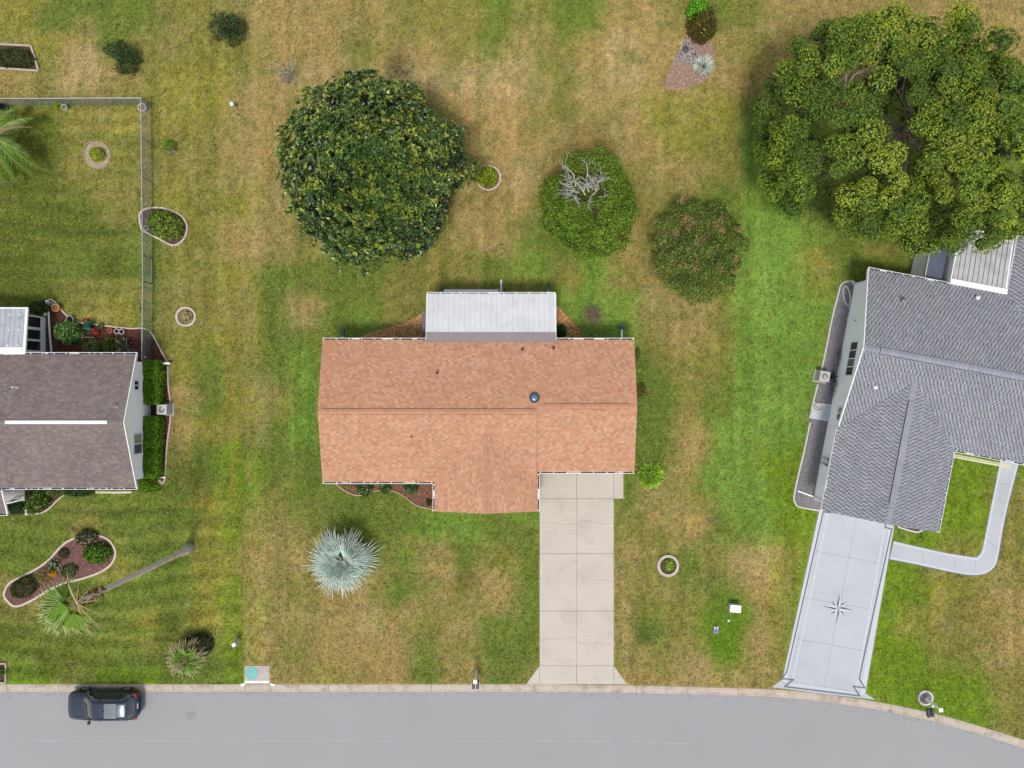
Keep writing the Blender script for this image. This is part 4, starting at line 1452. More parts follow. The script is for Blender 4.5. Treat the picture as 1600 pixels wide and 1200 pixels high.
def block_ring(t, pts_px, w, h, material, gap=0.25, n=None, name="edging_block", h0=-.03):
    """curved edging laid as separate blocks along a closed outline"""
    line = [W(*p) for p in smooth_line(pts_px, 8, True)]
    m = len(line)
    n = n or max(4, m // 6)
    for k in range(n):
        a, b = int(k * m / n), int((k + 1) * m / n)
        seg = [line[i % m] for i in range(a, b + 1)]
        if len(seg) < 2:
            continue
        # leave a joint
        s, e = Vector(seg[0]), Vector(seg[-1])
        seg[0] = tuple(s + (Vector(seg[1]) - s) * 0.12)
        seg[-1] = tuple(e + (Vector(seg[-2]) - e) * 0.12)
        MB().ribbon(seg, w, h0, h + R.uniform(-.008, .008)).build(name, material, t)


def circle_px(cx, cy, r, n=10, ry=None):
    return [(cx + r * math.cos(2 * math.pi * k / n), cy + (ry or r) * math.sin(2 * math.pi * k / n)) for k in range(n)]


# beds of the left house
e1 = [(77, 468), (84, 470), (93, 479), (102, 490), (114, 500), (130, 505), (152, 507.5), (180, 511), (205, 513.5), (222, 513), (234, 517), (243, 530), (253, 549), (263, 567)]
e2 = [(263, 572), (263.5, 600), (267, 630), (267, 655), (263, 685), (260.5, 712), (259, 742)]
e3 = [(259, 744), (256, 753), (246, 763)]
bed("mulch_bed", "dark red mulch bed wrapping the left house behind a cream curb", "flower bed",
    e1 + e2[1:] + [(256, 753), (246, 763), (205, 768), (205, 556), (60, 556), (70, 480)], RED_MULCH, 230, 0.08, soil=mat("dark_red_soil", A(88, 52, 44), rough=1, var=0.3, scale=6), edge=[e1, e2, e3])
e4 = [(40, 803.5), (52, 803), (66, 801), (78, 794), (90, 782), (101, 773)]
bed("mulch_bed", "small planted bed with red mulch below the front eave of the left house", "flower bed", [(4, 806)] + e4 + [(150, 772), (150, 758), (4, 758)], RED_MULCH, 200, 0.07, soil=MATS["dark_red_soil"], edge=[e4])
e5 = [(150, 769), (180, 769.5), (206, 769)]
mbx = MB()
mbx.ribbon([W(*p) for p in e5], 0.14, -0.05, 0.06)
props(mbx.build("garden_curb", curb_mat, loc=(*W(178, 769), 0)), "short straight cream curb under the front eave of the left house", "curb")
isl = [(10, 935), (8, 925), (17, 910), (40, 898), (62, 886), (80, 872), (95, 855), (112, 843), (140, 836), (165, 840), (178, 853), (181, 868), (172, 884), (152, 896), (125, 905), (100, 911), (75, 923), (50, 938), (25, 947)]
kid = bed("island_bed", "kidney shaped island bed with pinkish mulch and a pale curb", "flower bed", smooth_line(isl, 3, True), PINK_MULCH, 260, 0.07, soil=mat("pink_soil", A(132, 92, 86), rough=1, var=0.3, scale=6), edge=[isl], closed=True, edge_w=0.13)
# beds of the middle house
bed("gravel_bed", "wedge of tan leafy gravel left of the white patio cover", "gravel bed", [(548, 533)] + smooth_line([(556, 529), (580, 520), (605, 513), (632, 504), (652, 494), (668, 484)], 4) + [(672, 533)], LEAF_GRAVEL, 420, 0.07,
    soil=mat("tan_soil", A(180, 130, 84), rough=1, var=0.2, scale=6), chipname="gravel")
bed("gravel_bed", "wedge of tan leafy gravel right of the white patio cover", "gravel bed", [(862, 470)] + smooth_line([(868, 476), (880, 488), (893, 501), (904, 514), (913, 531)], 4) + [(862, 533)], LEAF_GRAVEL, 420, 0.07, soil=MATS["tan_soil"], chipname="gravel",
    edge=[[(869, 476), (880, 488), (893, 501), (904, 514), (912, 529)]], edge_w=0.05, edge_h=0.05, edge_mat=mat("terracotta_edge", A(176, 112, 84), rough=0.9, var=0.2))
e6 = [(524, 755), (534, 763), (548, 771), (562, 774), (580, 768), (598, 766), (614, 767), (628, 773), (640, 782), (652, 790), (666, 793.5), (682, 797)]
bed("mulch_bed", "narrow scalloped bed with brown mulch under the front gutter of the terracotta house", "flower bed", e6 + [(690, 797), (690, 735), (524, 735)], [A(184, 134, 110), A(160, 104, 84), A(206, 164, 140), A(132, 88, 72)], 300, 0.07, soil=mat("brown_soil", A(132, 92, 74), rough=1, var=0.3, scale=6), edge=[e6],
    edge_w=0.07, edge_mat=mat("tan_curb", A(206, 172, 142), rough=0.9, var=0.2))
# gravel beside the grey house
e7 = [(1337, 441), (1322, 440), (1313, 446), (1309, 460), (1300, 495), (1287, 560), (1280, 590)]
e8 = [(1277, 600), (1267, 640)]
e9 = [(1265, 660), (1255, 708), (1246, 745), (1240, 776), (1242, 786), (1249, 792), (1282, 798)]
bed("gravel_bed", "long grey gravel bed with a white curb along the wall of the grey house", "gravel bed", e7 + e8 + e9 + [(1300, 780), (1345, 441)], GREY_GRAVEL, 420, 0.06, soil=mat("grey_grit", A(150, 146, 150), rough=1, var=0.2, scale=8), edge=[e7, e8, e9], edge_w=0.10,
    edge_mat=mat("white_curb", A(228, 222, 216), rough=0.9, var=0.12), chipname="gravel")
e10 = [(1402, 823), (1418, 828), (1432, 831), (1441, 828)]
bed("gravel_bed", "tiny gravel strip under the garage eave of the grey house", "gravel bed", e10 + [(1440, 812), (1405, 806)], GREY_GRAVEL, 200, 0.07, edge=[e10], edge_w=0.10, edge_mat=MATS["white_curb"], chipname="gravel")
# pebble bed near the top edge
bed("pebble_bed", "tapering bed of white and brown pebbles near the top edge", "gravel bed", smooth_line([(1072, 60), (1062, 78), (1050, 100), (1040, 125), (1042, 139), (1062, 140), (1090, 133), (1104, 124), (1113, 105), (1114, 75), (1100, 58)], 3, True),
    [A(206, 190, 180), A(176, 136, 112), A(160, 118, 92), A(220, 208, 202), A(190, 156, 134)], 420, 0.06, soil=mat("pebble_grit", A(176, 142, 120), rough=1, var=0.3, scale=3), chipname="pebbles")
whi = [(1067, 62), (1080, 66), (1086, 78), (1087, 92), (1080, 102), (1066, 98), (1054, 96), (1062, 78)]
tt = bed("pebble_patch", "patch of bright white pebbles at the upper end of the pebble bed", "gravel", smooth_line(whi, 3, True), [A(214, 208, 210), A(196, 190, 194), A(226, 222, 222)], 500, 0.06, soil=mat("white_grit", A(200, 190, 188), rough=1, var=0.2), chipname="pebbles")
# framed bed, top left
t = bed("framed_bed", "weathered timber framed bed of dark ground cover at the left edge", "flower bed", [(-30, 69), (49, 73), (61, 110), (-30, 105)], [A(86, 80, 52), A(110, 96, 64)], 120, 0.08)
for a, b in (((-30, 68), (49, 72)), ((49, 72), (61, 111)), ((61, 111), (-30, 105))):
    MB().bar(W3(*a, .06), W3(*b, .06), 0.11, 0.16).build("edging_timber", mat("grey_timber", A(206, 192, 174), rough=0.9, var=0.2), t)

# planter rings
ring_spec = [
    ("planter_ring", "oval bed of bare sandy soil round a bright small shrub inside the fence", 152, 242, 20, 21, A(196, 178, 150), None, 0.0, 0),
    ("planter_ring", "round stone ring bed with small flowers in the side lawn", 291, 495, 14.5, 14, A(150, 130, 110), mat("ring_stone", A(222, 208, 192), rough=0.9, var=0.2), 0.10, 9),
    ("planter_ring", "round ring of pinkish blocks round a yellow green shrub beside the magnolia", 763.5, 278.5, 18.5, 18.5, A(150, 124, 108), mat("pink_block", A(222, 196, 190), rough=0.9, var=0.15), 0.10, 14),
    ("planter_ring", "round ring of pale curved blocks in the lawn right of the driveway", 1043.5, 883.5, 15, 15, A(110, 86, 70), mat("pale_block", A(214, 204, 190), rough=0.9, var=0.15), 0.14, 5),
]
for nm, lab, cx, cy, r, ry, sc, em, eh, nb in ring_spec:
    t = bed(nm, lab, "planter", circle_px(cx, cy, r, 20, ry), [sc, tuple(v * .75 for v in sc), tuple(min(.8, v * 1.3) for v in sc)], 260, 0.06, soil=mat("ring_soil_%d" % cx, sc, rough=1, var=0.2, scale=6), chipname="soil_crumbs")
    if nb:
        block_ring(t, circle_px(cx, cy, r, 12, ry), 0.13 if nb != 5 else 0.17, eh, em, n=nb)
    else:
        block_ring(t, [(132, 230), (138, 224), (150, 222), (166, 227), (173, 240), (170, 256), (155, 264), (140, 259), (133, 246)], 0.07, 0.05, mat("sandy_edge", A(176, 158, 136), rough=1, var=0.2), n=14)
fb = [(219, 340), (221, 332), (232, 326), (252, 325), (272, 331), (286, 340), (293, 354), (290, 370), (280, 381), (268, 383), (250, 374), (232, 365), (222, 357)]
t = bed("planter_ring", "oval curb bed crossing under the wire fence", "planter", smooth_line(fb, 3, True), [A(140, 120, 104), A(170, 150, 134), A(110, 92, 78)], 240, 0.06, chipname="soil_crumbs")
block_ring(t, fb, 0.11, 0.10, mat("ring_stone"), n=18)
t = bed("timber_planter", "square timber frame with a small plant at the left edge near the kerb", "planter", [(-20, 1037), (9, 1037), (9, 1066), (-20, 1066)], [A(140, 116, 92), A(100, 84, 66)], 200, 0.07, chipname="soil_crumbs")
for a, b in (((-20, 1036.5), (10, 1036.5)), ((9.5, 1037), (9.5, 1066)), ((10, 1066.5), (-20, 1066.5))):
    MB().bar(W3(*a, .06), W3(*b, .06), 0.09, 0.16).build("edging_timber", MATS["grey_timber"], t)

# ------------------------------------------------------------------ shrubs
def lobes(n, k, sharp=6.0):
    D = rand_dirs(n)
    K = rand_dirs(k, -0.2)
    d = (D @ K.T).max(1)
    return D, d


def shrub(name, label, px, py, rx, ry, h, n, leaf, pal, cat="shrub", group=None, material=None, lob=26, rough=0.22, zmin=-0.3, base=None, stems=4, flat=1.0, rot=0.0, extra=None, hollow=0.55, aim=0.6):
    """leafy dome whose middle shows at px, py; rx, ry in photograph pixels"""
    hc = h * 0.55
    cx, cy = W(px, py, hc)
    k = (1 - hc / CAM_H) / PPM
    rx, ry = rx * k, ry * k
    t = thing(name, label, cat, (cx, cy, 0), group)
    lv = Leaves()

    def shell(n, pal, leaf, scale=1.0):
        z = rng.uniform(zmin, 1, n)
        a = rng.uniform(0, 2 * math.pi, n)
        r = np.sqrt(np.clip(1 - z * z, 0, 1))
        D = np.stack([r * np.cos(a), r * np.sin(a), z], 1)
        K = rand_dirs(lob, -0.1)
        dots = D @ K.T
        i = dots.argmax(1)
        d = dots.max(1)
        sp = np.clip((1 - d) * lob * 0.32, 0, 1)
        rad = (1 - rough * sp) * rng.uniform(hollow, 1.0, n) ** 0.35 * scale
        P = D * rad[:, None] * np.array([rx, ry, h * 0.5 if zmin < -0.5 else h * 0.92])
        if rot:
            c_, s_ = math.cos(rot), math.sin(rot)
            P = np.stack([P[:, 0] * c_ - P[:, 1] * s_, P[:, 0] * s_ + P[:, 1] * c_, P[:, 2]], 1)
        P = P + np.array([cx, cy, h * 0.5 if zmin < -0.5 else h * 0.06])
        P[:, 2] = np.maximum(P[:, 2], 0.02)
        Nn = unit(D * np.array([1, 1, 1.3]) + rng.normal(0, 0.45, (n, 3)))
        T = rng.normal(0, 1, (n, 3)) + np.array([0, 0, 0.2])
        Dd = unit(T - Nn * (T * Nn).sum(1)[:, None] + D * aim)
        tone = (rng.uniform(0.8, 1.2, lob))[i]
        C = pick(pal, n) * tone[:, None]
        L = leaf[0] * rng.uniform(0.7, 1.3, n)
        lv.add(P, Dd, Nn, L, L * leaf[1], np.clip(C, 0, .8))
    shell(n, pal, leaf)
    if extra:
        for n2, pal2, leaf2, sc in extra:
            shell(n2, pal2, leaf2, sc)
    lv.build("foliage", material or leaf_mat, t)
    mb = MB()
    for k_ in range(stems):
        a = 2 * math.pi * k_ / max(1, stems) + R.uniform(-.3, .3)
        mb.tube([(cx + .05 * math.cos(a), cy + .05 * math.sin(a), -.02), (cx + rx * .25 * math.cos(a), cy + ry * .25 * math.sin(a), h * .4), (cx + rx * .5 * math.cos(a), cy + ry * .5 * math.sin(a), h * .7)], [.03, .02, .01], 5)
    if stems:
        mb.build("stem", bark_mat, t)
    return t


def box_hedge(label, x0, x1, y0, y1, h, n, pal):
    """clipped hedge; px bounds of its top"""
    (ax, ay), (bx, by) = W(x0, y1, h), W(x1, y0, h)
    t = thing("hedge", label, "hedge", ((ax + bx) / 2, (ay + by) / 2, 0), "clipped hedges along the left house")
    lv = Leaves()
    for frac, face in ((0.52, 't'), (0.14, 'w'), (0.14, 'e'), (0.10, 'n'), (0.10, 's')):
        m = int(n * frac)
        u, v = rng.uniform(0, 1, m), rng.uniform(0, 1, m)
        if face == 't':
            P = np.stack([ax + (bx - ax) * u, ay + (by - ay) * v, np.full(m, h)], 1)
            Nb = np.array([0, 0, 1.0])
        elif face in 'we':
            P = np.stack([np.full(m, ax if face == 'w' else bx), ay + (by - ay) * u, h * v], 1)
            Nb = np.array([-1.0 if face == 'w' else 1.0, 0, 0.3])
        else:
            P = np.stack([ax + (bx - ax) * u, np.full(m, by if face == 'n' else ay), h * v], 1)
            Nb = np.array([0, 1.0 if face == 'n' else -1.0, 0.3])
        lump = (fbm(P[:, 0] * 1.0 + P[:, 2] * .7, P[:, 1], 1.6, 2) - 0.5) * 0.34 - rng.uniform(0, 1, m) ** 2 * 0.12
        P = P + Nb * lump[:, None]
        rr_ = rng.normal(0, 0.5, (m, 3))
        Nn = unit(Nb + rr_)
        T = rng.normal(0, 1, (m, 3))
        Dd = unit(T - Nn * (T * Nn).sum(1)[:, None] + Nb * .4)
        tone = 0.75 + 0.7 * fbm(P[:, 0], P[:, 1], 2.0, 5)
        L = 0.11 * rng.uniform(0.7, 1.3, m)
        lv.add(P, Dd, Nn, L, L * .55, np.clip(pick(pal, m) * tone[:, None], 0, .8))
    lv.build("foliage", leaf_mat, t)
    mb = MB()
    ny = int((by - ay) / 0.8)
    for k in range(ny):
        y = ay + .4 + k * .8
        mb.tube([((ax + bx) / 2, y, 0), ((ax + bx) / 2 + R.uniform(-.1, .1), y + R.uniform(-.1, .1), h * .8)], [.03, .015], 5)
    mb.build("stem", bark_mat, t)


HEDGE = [A(78, 112, 22, 1.7), A(96, 132, 30, 1.7), A(64, 96, 18, 1.7), A(120, 154, 42, 1.7)]
box_hedge("clipped green hedge north of the air conditioner on the left house", 221, 247, 565, 631, .95, 8000, HEDGE)
box_hedge("clipped green hedge south of the air conditioner on the left house", 222, 245, 652, 747, .95, 10000, HEDGE)
GR1 = [A(90, 120, 44, 1.2), A(70, 100, 36, 1.2), A(120, 148, 60, 1.2), A(56, 84, 30, 1.2)]
LIME = [A(150, 170, 40, 1.2), A(180, 190, 60, 1.2), A(120, 148, 34, 1.2), A(196, 190, 50, 1.2)]
DK = [A(54, 76, 40, 1.2), A(70, 92, 46, 1.2), A(40, 60, 32, 1.2), A(90, 108, 62, 1.2)]
shrub("corner_shrub", "rounded green shrub at the front corner of the left house below the hedge", 229, 760, 19, 13, 0.8, 1500, (.12, .5), HEDGE)
shrub("low_shrub", "low dark shrub tucked under the front gutter of the left house", 121, 769, 24, 7, 0.5, 900, (.12, .5), DK)
shrub("leafy_shrub", "big rounded shrub with pale green leaves in the mulch bed by the screened patio", 103, 518, 22, 19, 1.1, 2200, (.17, .55), [A(120, 158, 80, 1.2), A(150, 184, 104, 1.2), A(80, 118, 56, 1.2), A(58, 92, 44, 1.2)])
shrub("leafy_shrub", "olive shrub hugging the house wall right of the pale leaved shrub", 142, 541, 15, 12, .9, 900, (.14, .5), [A(120, 136, 70), A(90, 106, 50), A(150, 160, 96)])
shrub("leafy_shrub", "spiky yellow green plant in the left house mulch bed between dark gaps", 171, 540, 10, 12, .7, 450, (.30, .16), [A(120, 132, 50), A(96, 110, 40), A(140, 150, 66)])
shrub("flowering_shrub", "grey leaved plant with white blooms in the left house mulch bed", 190, 540, 11, 13, .8, 420, (.14, .5), [A(120, 124, 100), A(96, 100, 76), A(90, 104, 60)], extra=[(40, [A(236, 228, 204), A(220, 214, 190)], (.13, .9), 1.0)])
shrub("groundcover_tuft", "bright green tuft beside the fence rail in the red mulch", 227, 521, 6, 7, .25, 180, (.14, .3), GR1, stems=0)
shrub("groundcover_patch", "purplish low plant in the corner of the red mulch bed", 230, 540, 9, 14, .22, 260, (.10, .6), [A(120, 84, 92), A(98, 70, 78), A(140, 100, 104)], stems=0)
shrub("dark_shrub", "dark green shrub behind the screened patio of the left house", 58, 480, 16, 11, .9, 1100, (.15, .5), DK)
shrub("dark_shrub", "low dark plants beside the porch slab of the left house", 22, 793, 18, 10, .6, 900, (.14, .5), [A(60, 90, 50), A(44, 70, 40), A(90, 124, 72)])
shrub("front_shrub", "leafy mixed shrub with tan blooms beside the porch slab", 56, 781, 17, 16, .9, 1300, (.18, .4), GR1, extra=[(50, [A(206, 176, 140), A(190, 160, 130)], (.13, .9), 1.02)])
shrub("front_shrub", "small yellow green strappy plant in the bed below the left porch", 50, 792, 9, 9, .5, 300, (.34, .14), [A(150, 170, 70), A(120, 146, 50)])
shrub("front_shrub", "olive shrub under the gutter next to the left porch bed", 84, 769, 16, 8, .7, 700, (.14, .45), [A(110, 124, 60), A(84, 100, 44), A(140, 146, 80)])
# island bed plants
shrub("flowering_shrub", "shrub dotted with pale pink blooms at the upper end of the island bed", 131, 842, 17, 12, .9, 1100, (.12, .5), [A(84, 100, 52), A(64, 82, 40), A(104, 112, 66)], extra=[(130, [A(226, 196, 190), A(204, 160, 160)], (.10, .9), 1.03)])
shrub("leafy_shrub", "bright green rounded shrub in the wide end of the island bed", 148, 866, 22, 17, .9, 2000, (.15, .5), [A(96, 140, 40, 1.2), A(130, 170, 54, 1.2), A(70, 110, 32, 1.2), A(50, 84, 28, 1.2)])
shrub("leafy_shrub", "dark olive shrub filling the narrow end of the island bed", 36, 918, 26, 17, .7, 2200, (.11, .5), [A(72, 84, 40, 1.2), A(56, 68, 34, 1.2), A(92, 104, 56, 1.2)], rot=.45)
shrub("leafy_shrub", "small dense green shrub in the middle of the island bed", 106, 893, 14, 12, .55, 900, (.09, .5), [A(86, 120, 56), A(64, 94, 44), A(110, 144, 74)])
shrub("leafy_shrub", "little dark conical plant near the upper curb of the island bed", 98, 866, 8, 8, .5, 350, (.12, .3), [A(74, 98, 54), A(54, 76, 42)])
shrub("variegated_plant", "plant with white edged leaves in the middle of the island bed", 84, 884, 9, 8, .4, 160, (.24, .35), [A(214, 220, 206), A(90, 118, 66), A(70, 96, 54)], stems=0)
shrub("orange_flowers", "clump of bright orange flowers in the island bed", 82, 896, 7, 5, .35, 220, (.10, .9), [A(244, 176, 30), A(232, 150, 24), A(250, 196, 60)], "flowers", stems=0)
shrub("strappy_plant", "arching straw coloured strappy plant left of the orange flowers", 68, 900, 10, 8, .45, 150, (.40, .10), [A(190, 182, 110), A(150, 156, 84), A(206, 190, 120)], stems=0)
# lawn shrubs
shrub("young_tree", "dark conical young evergreen left of two near the top edge", 183, 80, 27, 26, 2.3, 3400, (.16, .25), [A(72, 94, 50, 1.5), A(56, 78, 44, 1.5), A(98, 116, 64, 1.5), A(46, 66, 40, 1.5)], rough=.75, lob=30, rot=-.75, group="young evergreens")
shrub("young_tree", "dark feathery young evergreen right of two near the top edge", 349, 37, 29, 25, 2.2, 3000, (.17, .22), [A(72, 94, 56, 1.5), A(54, 76, 46, 1.5), A(104, 120, 74, 1.5), A(46, 64, 40, 1.5)], rough=.8, lob=32, group="young evergreens")
shrub("small_shrub", "little green shrub beside a stone right of the wire fence", 262, 229, 11, 12, .7, 600, (.12, .4), [A(106, 138, 46, 1.6), A(80, 108, 38, 1.6), A(130, 158, 58, 1.6)], rough=.4)
shrub("small_shrub", "bright yellow green shrub inside the fenced lawn's sandy oval", 150, 240, 13, 12, .6, 900, (.10, .6), LIME)
shrub("oval_shrub", "dense green shrub in the oval curb bed under the fence", 256, 350, 32, 22, 1.0, 2800, (.15, .4), [A(108, 132, 46, 1.7), A(82, 106, 36, 1.7), A(144, 162, 66, 1.7), A(66, 88, 28, 1.7)], rot=-.45)
shrub("low_flowers", "sparse flowering plants in the round stone ring of the side lawn", 292, 494, 10, 10, .25, 260, (.12, .6), [A(160, 170, 70, 1.5), A(206, 190, 60, 1.4), A(206, 176, 176, 1.4), A(130, 150, 60, 1.5)], "flowers", stems=0)
shrub("ring_shrub", "yellow green shrub in the pinkish block ring beside the magnolia", 761, 275, 17, 17, .8, 1500, (.14, .55), LIME + [A(96, 140, 40), A(110, 150, 44)])
shrub("cycad", "small round cycad at the corner right of the driveway top", 1018, 743, 16, 16, .55, 1100, (.34, .11), [A(140, 174, 56, 2.2), A(168, 198, 84, 2.2), A(112, 146, 44, 2.2)], aim=2.2, stems=1, extra=[(90, [A(150, 110, 70), A(96, 70, 50)], (.3, .1), .35)])
shrub("ring_shrub", "little green shrub in the pale block ring right of the driveway", 1047, 883, 9, 10, .45, 600, (.10, .5), [A(120, 156, 50, 1.8), A(92, 126, 36, 1.8), A(156, 180, 70, 1.8)])
shrub("top_shrub", "large mixed shrub of green and rusty leaves cut by the top edge", 1100, 32, 24, 30, 1.5, 3400, (.18, .3), [A(92, 88, 44), A(120, 100, 50), A(76, 84, 40), A(140, 112, 60), A(104, 116, 50)], rough=.4, extra=[(180, [A(206, 190, 60), A(226, 206, 80)], (.12, .6), .9)])
shrub("top_shrub", "vivid green leafy shrub above the rusty one at the top edge", 1093, 10, 14, 16, 1.8, 1000, (.2, .45), [A(96, 170, 40, 1.2), A(70, 134, 34, 1.2), A(130, 196, 60, 1.2)])
shrub("pebble_bed_plant", "small green clump at the upper edge of the pebble bed", 1100, 58, 9, 6, .4, 260, (.16, .3), GR1, stems=0)
shrub("framed_plants", "dark ground cover filling the timber framed bed", 22, 90, 34, 17, .45, 2400, (.13, .4), [A(70, 80, 44), A(54, 64, 36), A(92, 104, 54), A(110, 120, 60)], stems=0)
shrub("patio_shrub", "small dark green shrub in the gravel right of the patio cover", 877, 517, 8.5, 11, .8, 800, (.12, .5), [A(60, 104, 40), A(44, 80, 32), A(84, 130, 56)])
shrub("wall_shrub", "low brownish shrub against the right wall of the terracotta house", 1003, 612, 8, 14, .7, 500, (.10, .4), [A(150, 128, 70), A(110, 120, 54), A(170, 140, 86), A(90, 100, 44)], rough=.5)
shrub("wall_shrub", "sprig of green leaves at the upper right corner of the terracotta house", 997, 555, 6, 12, .6, 260, (.11, .4), [A(100, 130, 44), A(130, 150, 60)], rough=.5)
for i, (px_, w_, lab) in enumerate(((569, 13, "leftmost white flowering plant under the front gutter of the terracotta house"), (601, 9, "middle green plant under the front gutter of the terracotta house"), (641, 11, "rightmost leafy plant under the front gutter of the terracotta house"))):
    shrub("front_bed_plant", lab, px_, 765 + (i != 0) * -4, w_, 10, .5, 500, (.20, .28), [A(96, 130, 56), A(70, 106, 44), A(130, 158, 84)], group="plants under the front gutter", extra=[(40, [A(220, 228, 224), A(196, 210, 206)], (.12, .7), 1.0)], stems=0)
shrub("front_bed_plant", "tiny dark plant in the corner of the brown mulch beside the gable", 670, 785, 4, 5, .3, 160, (.12, .4), [A(66, 96, 46), A(50, 76, 38)], stems=0)
shrub("front_bed_plant", "pale weedy plant at the left end of the brown mulch bed", 544, 758, 9, 5, .3, 160, (.16, .3), [A(180, 170, 100), A(140, 150, 70)], stems=0)
shrub("frame_plant", "small green plant in the timber frame at the left edge", 1, 1050, 7, 7, .35, 260, (.14, .4), [A(130, 160, 60), A(100, 130, 46)], stems=0)
shrub("pot_plant_foliage", "yellow green plant leaning out beside the pot at the back fence", 91, 164, 8, 6, .45, 300, (.13, .4), LIME)
shrub("flowering_bush", "dark bush dotted with white and pink blooms behind the small fan palm", 305, 1012, 23, 19, 1.3, 1900, (.12, .45), [A(60, 66, 44), A(46, 52, 38), A(80, 84, 52)], extra=[(150, [A(228, 222, 214), A(206, 190, 184), A(200, 120, 130)], (.09, .9), 1.03)])
shrub("bed_weeds", "scrubby brown green growth in the gravel beside the grey house wall", 1305, 607, 6, 13, .45, 220, (.10, .4), [A(110, 106, 84), A(90, 92, 62), A(140, 120, 100)], stems=0)
shrub("bed_weeds", "dead grey brown twigs in the gravel north of the right air conditioner", 1313, 560, 4, 16, .3, 160, (.10, .3), [A(130, 116, 104), A(104, 90, 80)], stems=0)


# ------------------------------------------------------------------ twigs, dead wood
def branch(mb, p, d, L, r, depth, spread=0.7, curl=0.25, kids=3, zbias=0.0):
    p, d = Vector(p), Vector(d).normalized()
    pts, rad = [p.copy()], [r]
    n = 4
    for i in range(n):
        d = (d + Vector((R.gauss(0, curl), R.gauss(0, curl), R.gauss(0, curl) + zbias))).normalized()
        p = p + d * L / n
        pts.append(p.copy())
        rad.append(r * (1 - 0.55 * (i + 1) / n))
    mb.tube(pts, rad, 4 if r < .03 else 6, cap=False)
    if depth > 0:
        for k in range(kids):
            i = R.randint(2, n)
            dd = (d + Vector((R.gauss(0, spread), R.gauss(0, spread), R.gauss(0, spread * .6)))).normalized()
            branch(mb, pts[i], dd, L * R.uniform(.5, .75), rad[i] * .75, depth - 1, spread, curl, kids, zbias)


def twig_shrub(name, label, px, py, h, n, r, material, L, leaves=None, group=None, cat="shrub", spread=.5):
    cx, cy = W(px, py, h * .4)
    t = thing(name, label, cat, (cx, cy, 0), group)
    mb = MB()
    for k in range(n):
        a = 2 * math.pi * k / n + R.uniform(-.3, .3)
        branch(mb, (cx + .04 * math.cos(a), cy + .04 * math.sin(a), 0), (math.cos(a) * .9, math.sin(a) * .9, R.uniform(.5, 1.3)), L * R.uniform(.7, 1.1), r, 2, spread, .18, 3)
    mb.build("branches", material, t)
    if leaves:
        nl, pal, sz, rad = leaves
        lv = Leaves()
        D = rand_dirs(nl, 0.0)
        P = D * rng.uniform(.3, 1, (nl, 1)) * np.array([rad, rad, h]) + np.array([cx, cy, .05])
        lv.add(P, rng.normal(0, 1, (nl, 3)), rand_dirs(nl, .2), sz, sz * .3, pick(pal, nl))
        lv.build("foliage", dull_mat, t)
    return t


grey_twig = mat("grey_twig", A(206, 200, 184), rough=.95, var=.2)
olive_twig = mat("olive_twig", A(120, 116, 84), rough=.95, var=.2)
pink_twig = mat("pinkish_twig", A(178, 150, 140), rough=.95, var=.2)
twig_shrub("bare_shrub", "bare pale grey twiggy shrub left of the magnolia", 449, 116, 1.0, 16, .024, grey_twig, .8, leaves=(260, [A(160, 156, 130), A(130, 130, 100)], .12, .7))
twig_shrub("bare_shrub", "thin olive twiggy shrub behind the top of the magnolia", 622, 101, 1.2, 14, .016, olive_twig, 1.0, leaves=(500, [A(110, 116, 70), A(130, 126, 84)], .09, 1.0))
twig_shrub("bare_shrub", "small pinkish dead shrub on the lawn between patio cover and right downspout", 927, 491, .7, 18, .014, pink_twig, .7, leaves=(700, [A(176, 150, 138), A(150, 128, 116), A(196, 172, 160)], .10, .62))

# silver agave-like plant in the pebble bed
cx, cy = W(1100, 101, .3)
t = thing("silver_plant", "spiky silver leaved plant in the pebble bed", "plant", (cx, cy, 0))
lv = Leaves()
n = 260
D = rand_dirs(n, 0.12)
D[:, :2] *= 1.3
lv.add(np.tile([cx, cy, .05], (n, 1)) + D * .05, D + rng.normal(0, .06, (n, 3)), rand_dirs(n, .3), rng.uniform(.45, .85, n), .075, pick([A(226, 232, 220, 1.3), A(206, 216, 200, 1.3), A(236, 240, 230, 1.3)], n))
lv.build("leaves", dull_mat, t)
MB().lathe((cx, cy), [(.07, 0), (.06, .08), (.02, .14)], 8).build("stem", bark_mat, t)
t = thing("lantern", "small round black garden light on the white pebbles", "garden light", (*W(1072, 77), 0))
c = W(1072, 76, .3)
MB().lathe(c, [(.03, 0), (.03, .22)], 8).build("post", dark_mat, t)
MB().lathe(c, [(.05, .2), (.19, .22), (.18, .27), (.08, .33), (.02, .35)], 16).build("cap", mat("dark_grey_cap", A(84, 80, 82), rough=.5), t)

# ------------------------------------------------------------------ trees
def outline_fn(pts_px, h, dh=0.0):
    pp = np.array(pts_px, float)
    cc = (pp.max(0) + pp.min(0)) / 2
    away = unit(cc - np.array([800.0, 600.0]))
    # the side turned from the camera shows the higher foliage, the near side the lower
    pts = np.array([W(x, y, h + dh * float(np.dot(unit(np.array([x, y]) - cc), away))) for x, y in pts_px])
    c = (pts.max(0) + pts.min(0)) / 2
    d = pts - c
    a = np.arctan2(d[:, 1], d[:, 0])
    r = np.hypot(d[:, 0], d[:, 1])
    o = np.argsort(a)
    a, r = a[o], r[o]
    a = np.concatenate([a - 2 * math.pi, a, a + 2 * math.pi])
    r = np.tile(r, 3)
    return c, (lambda t: np.interp(t, a, r))


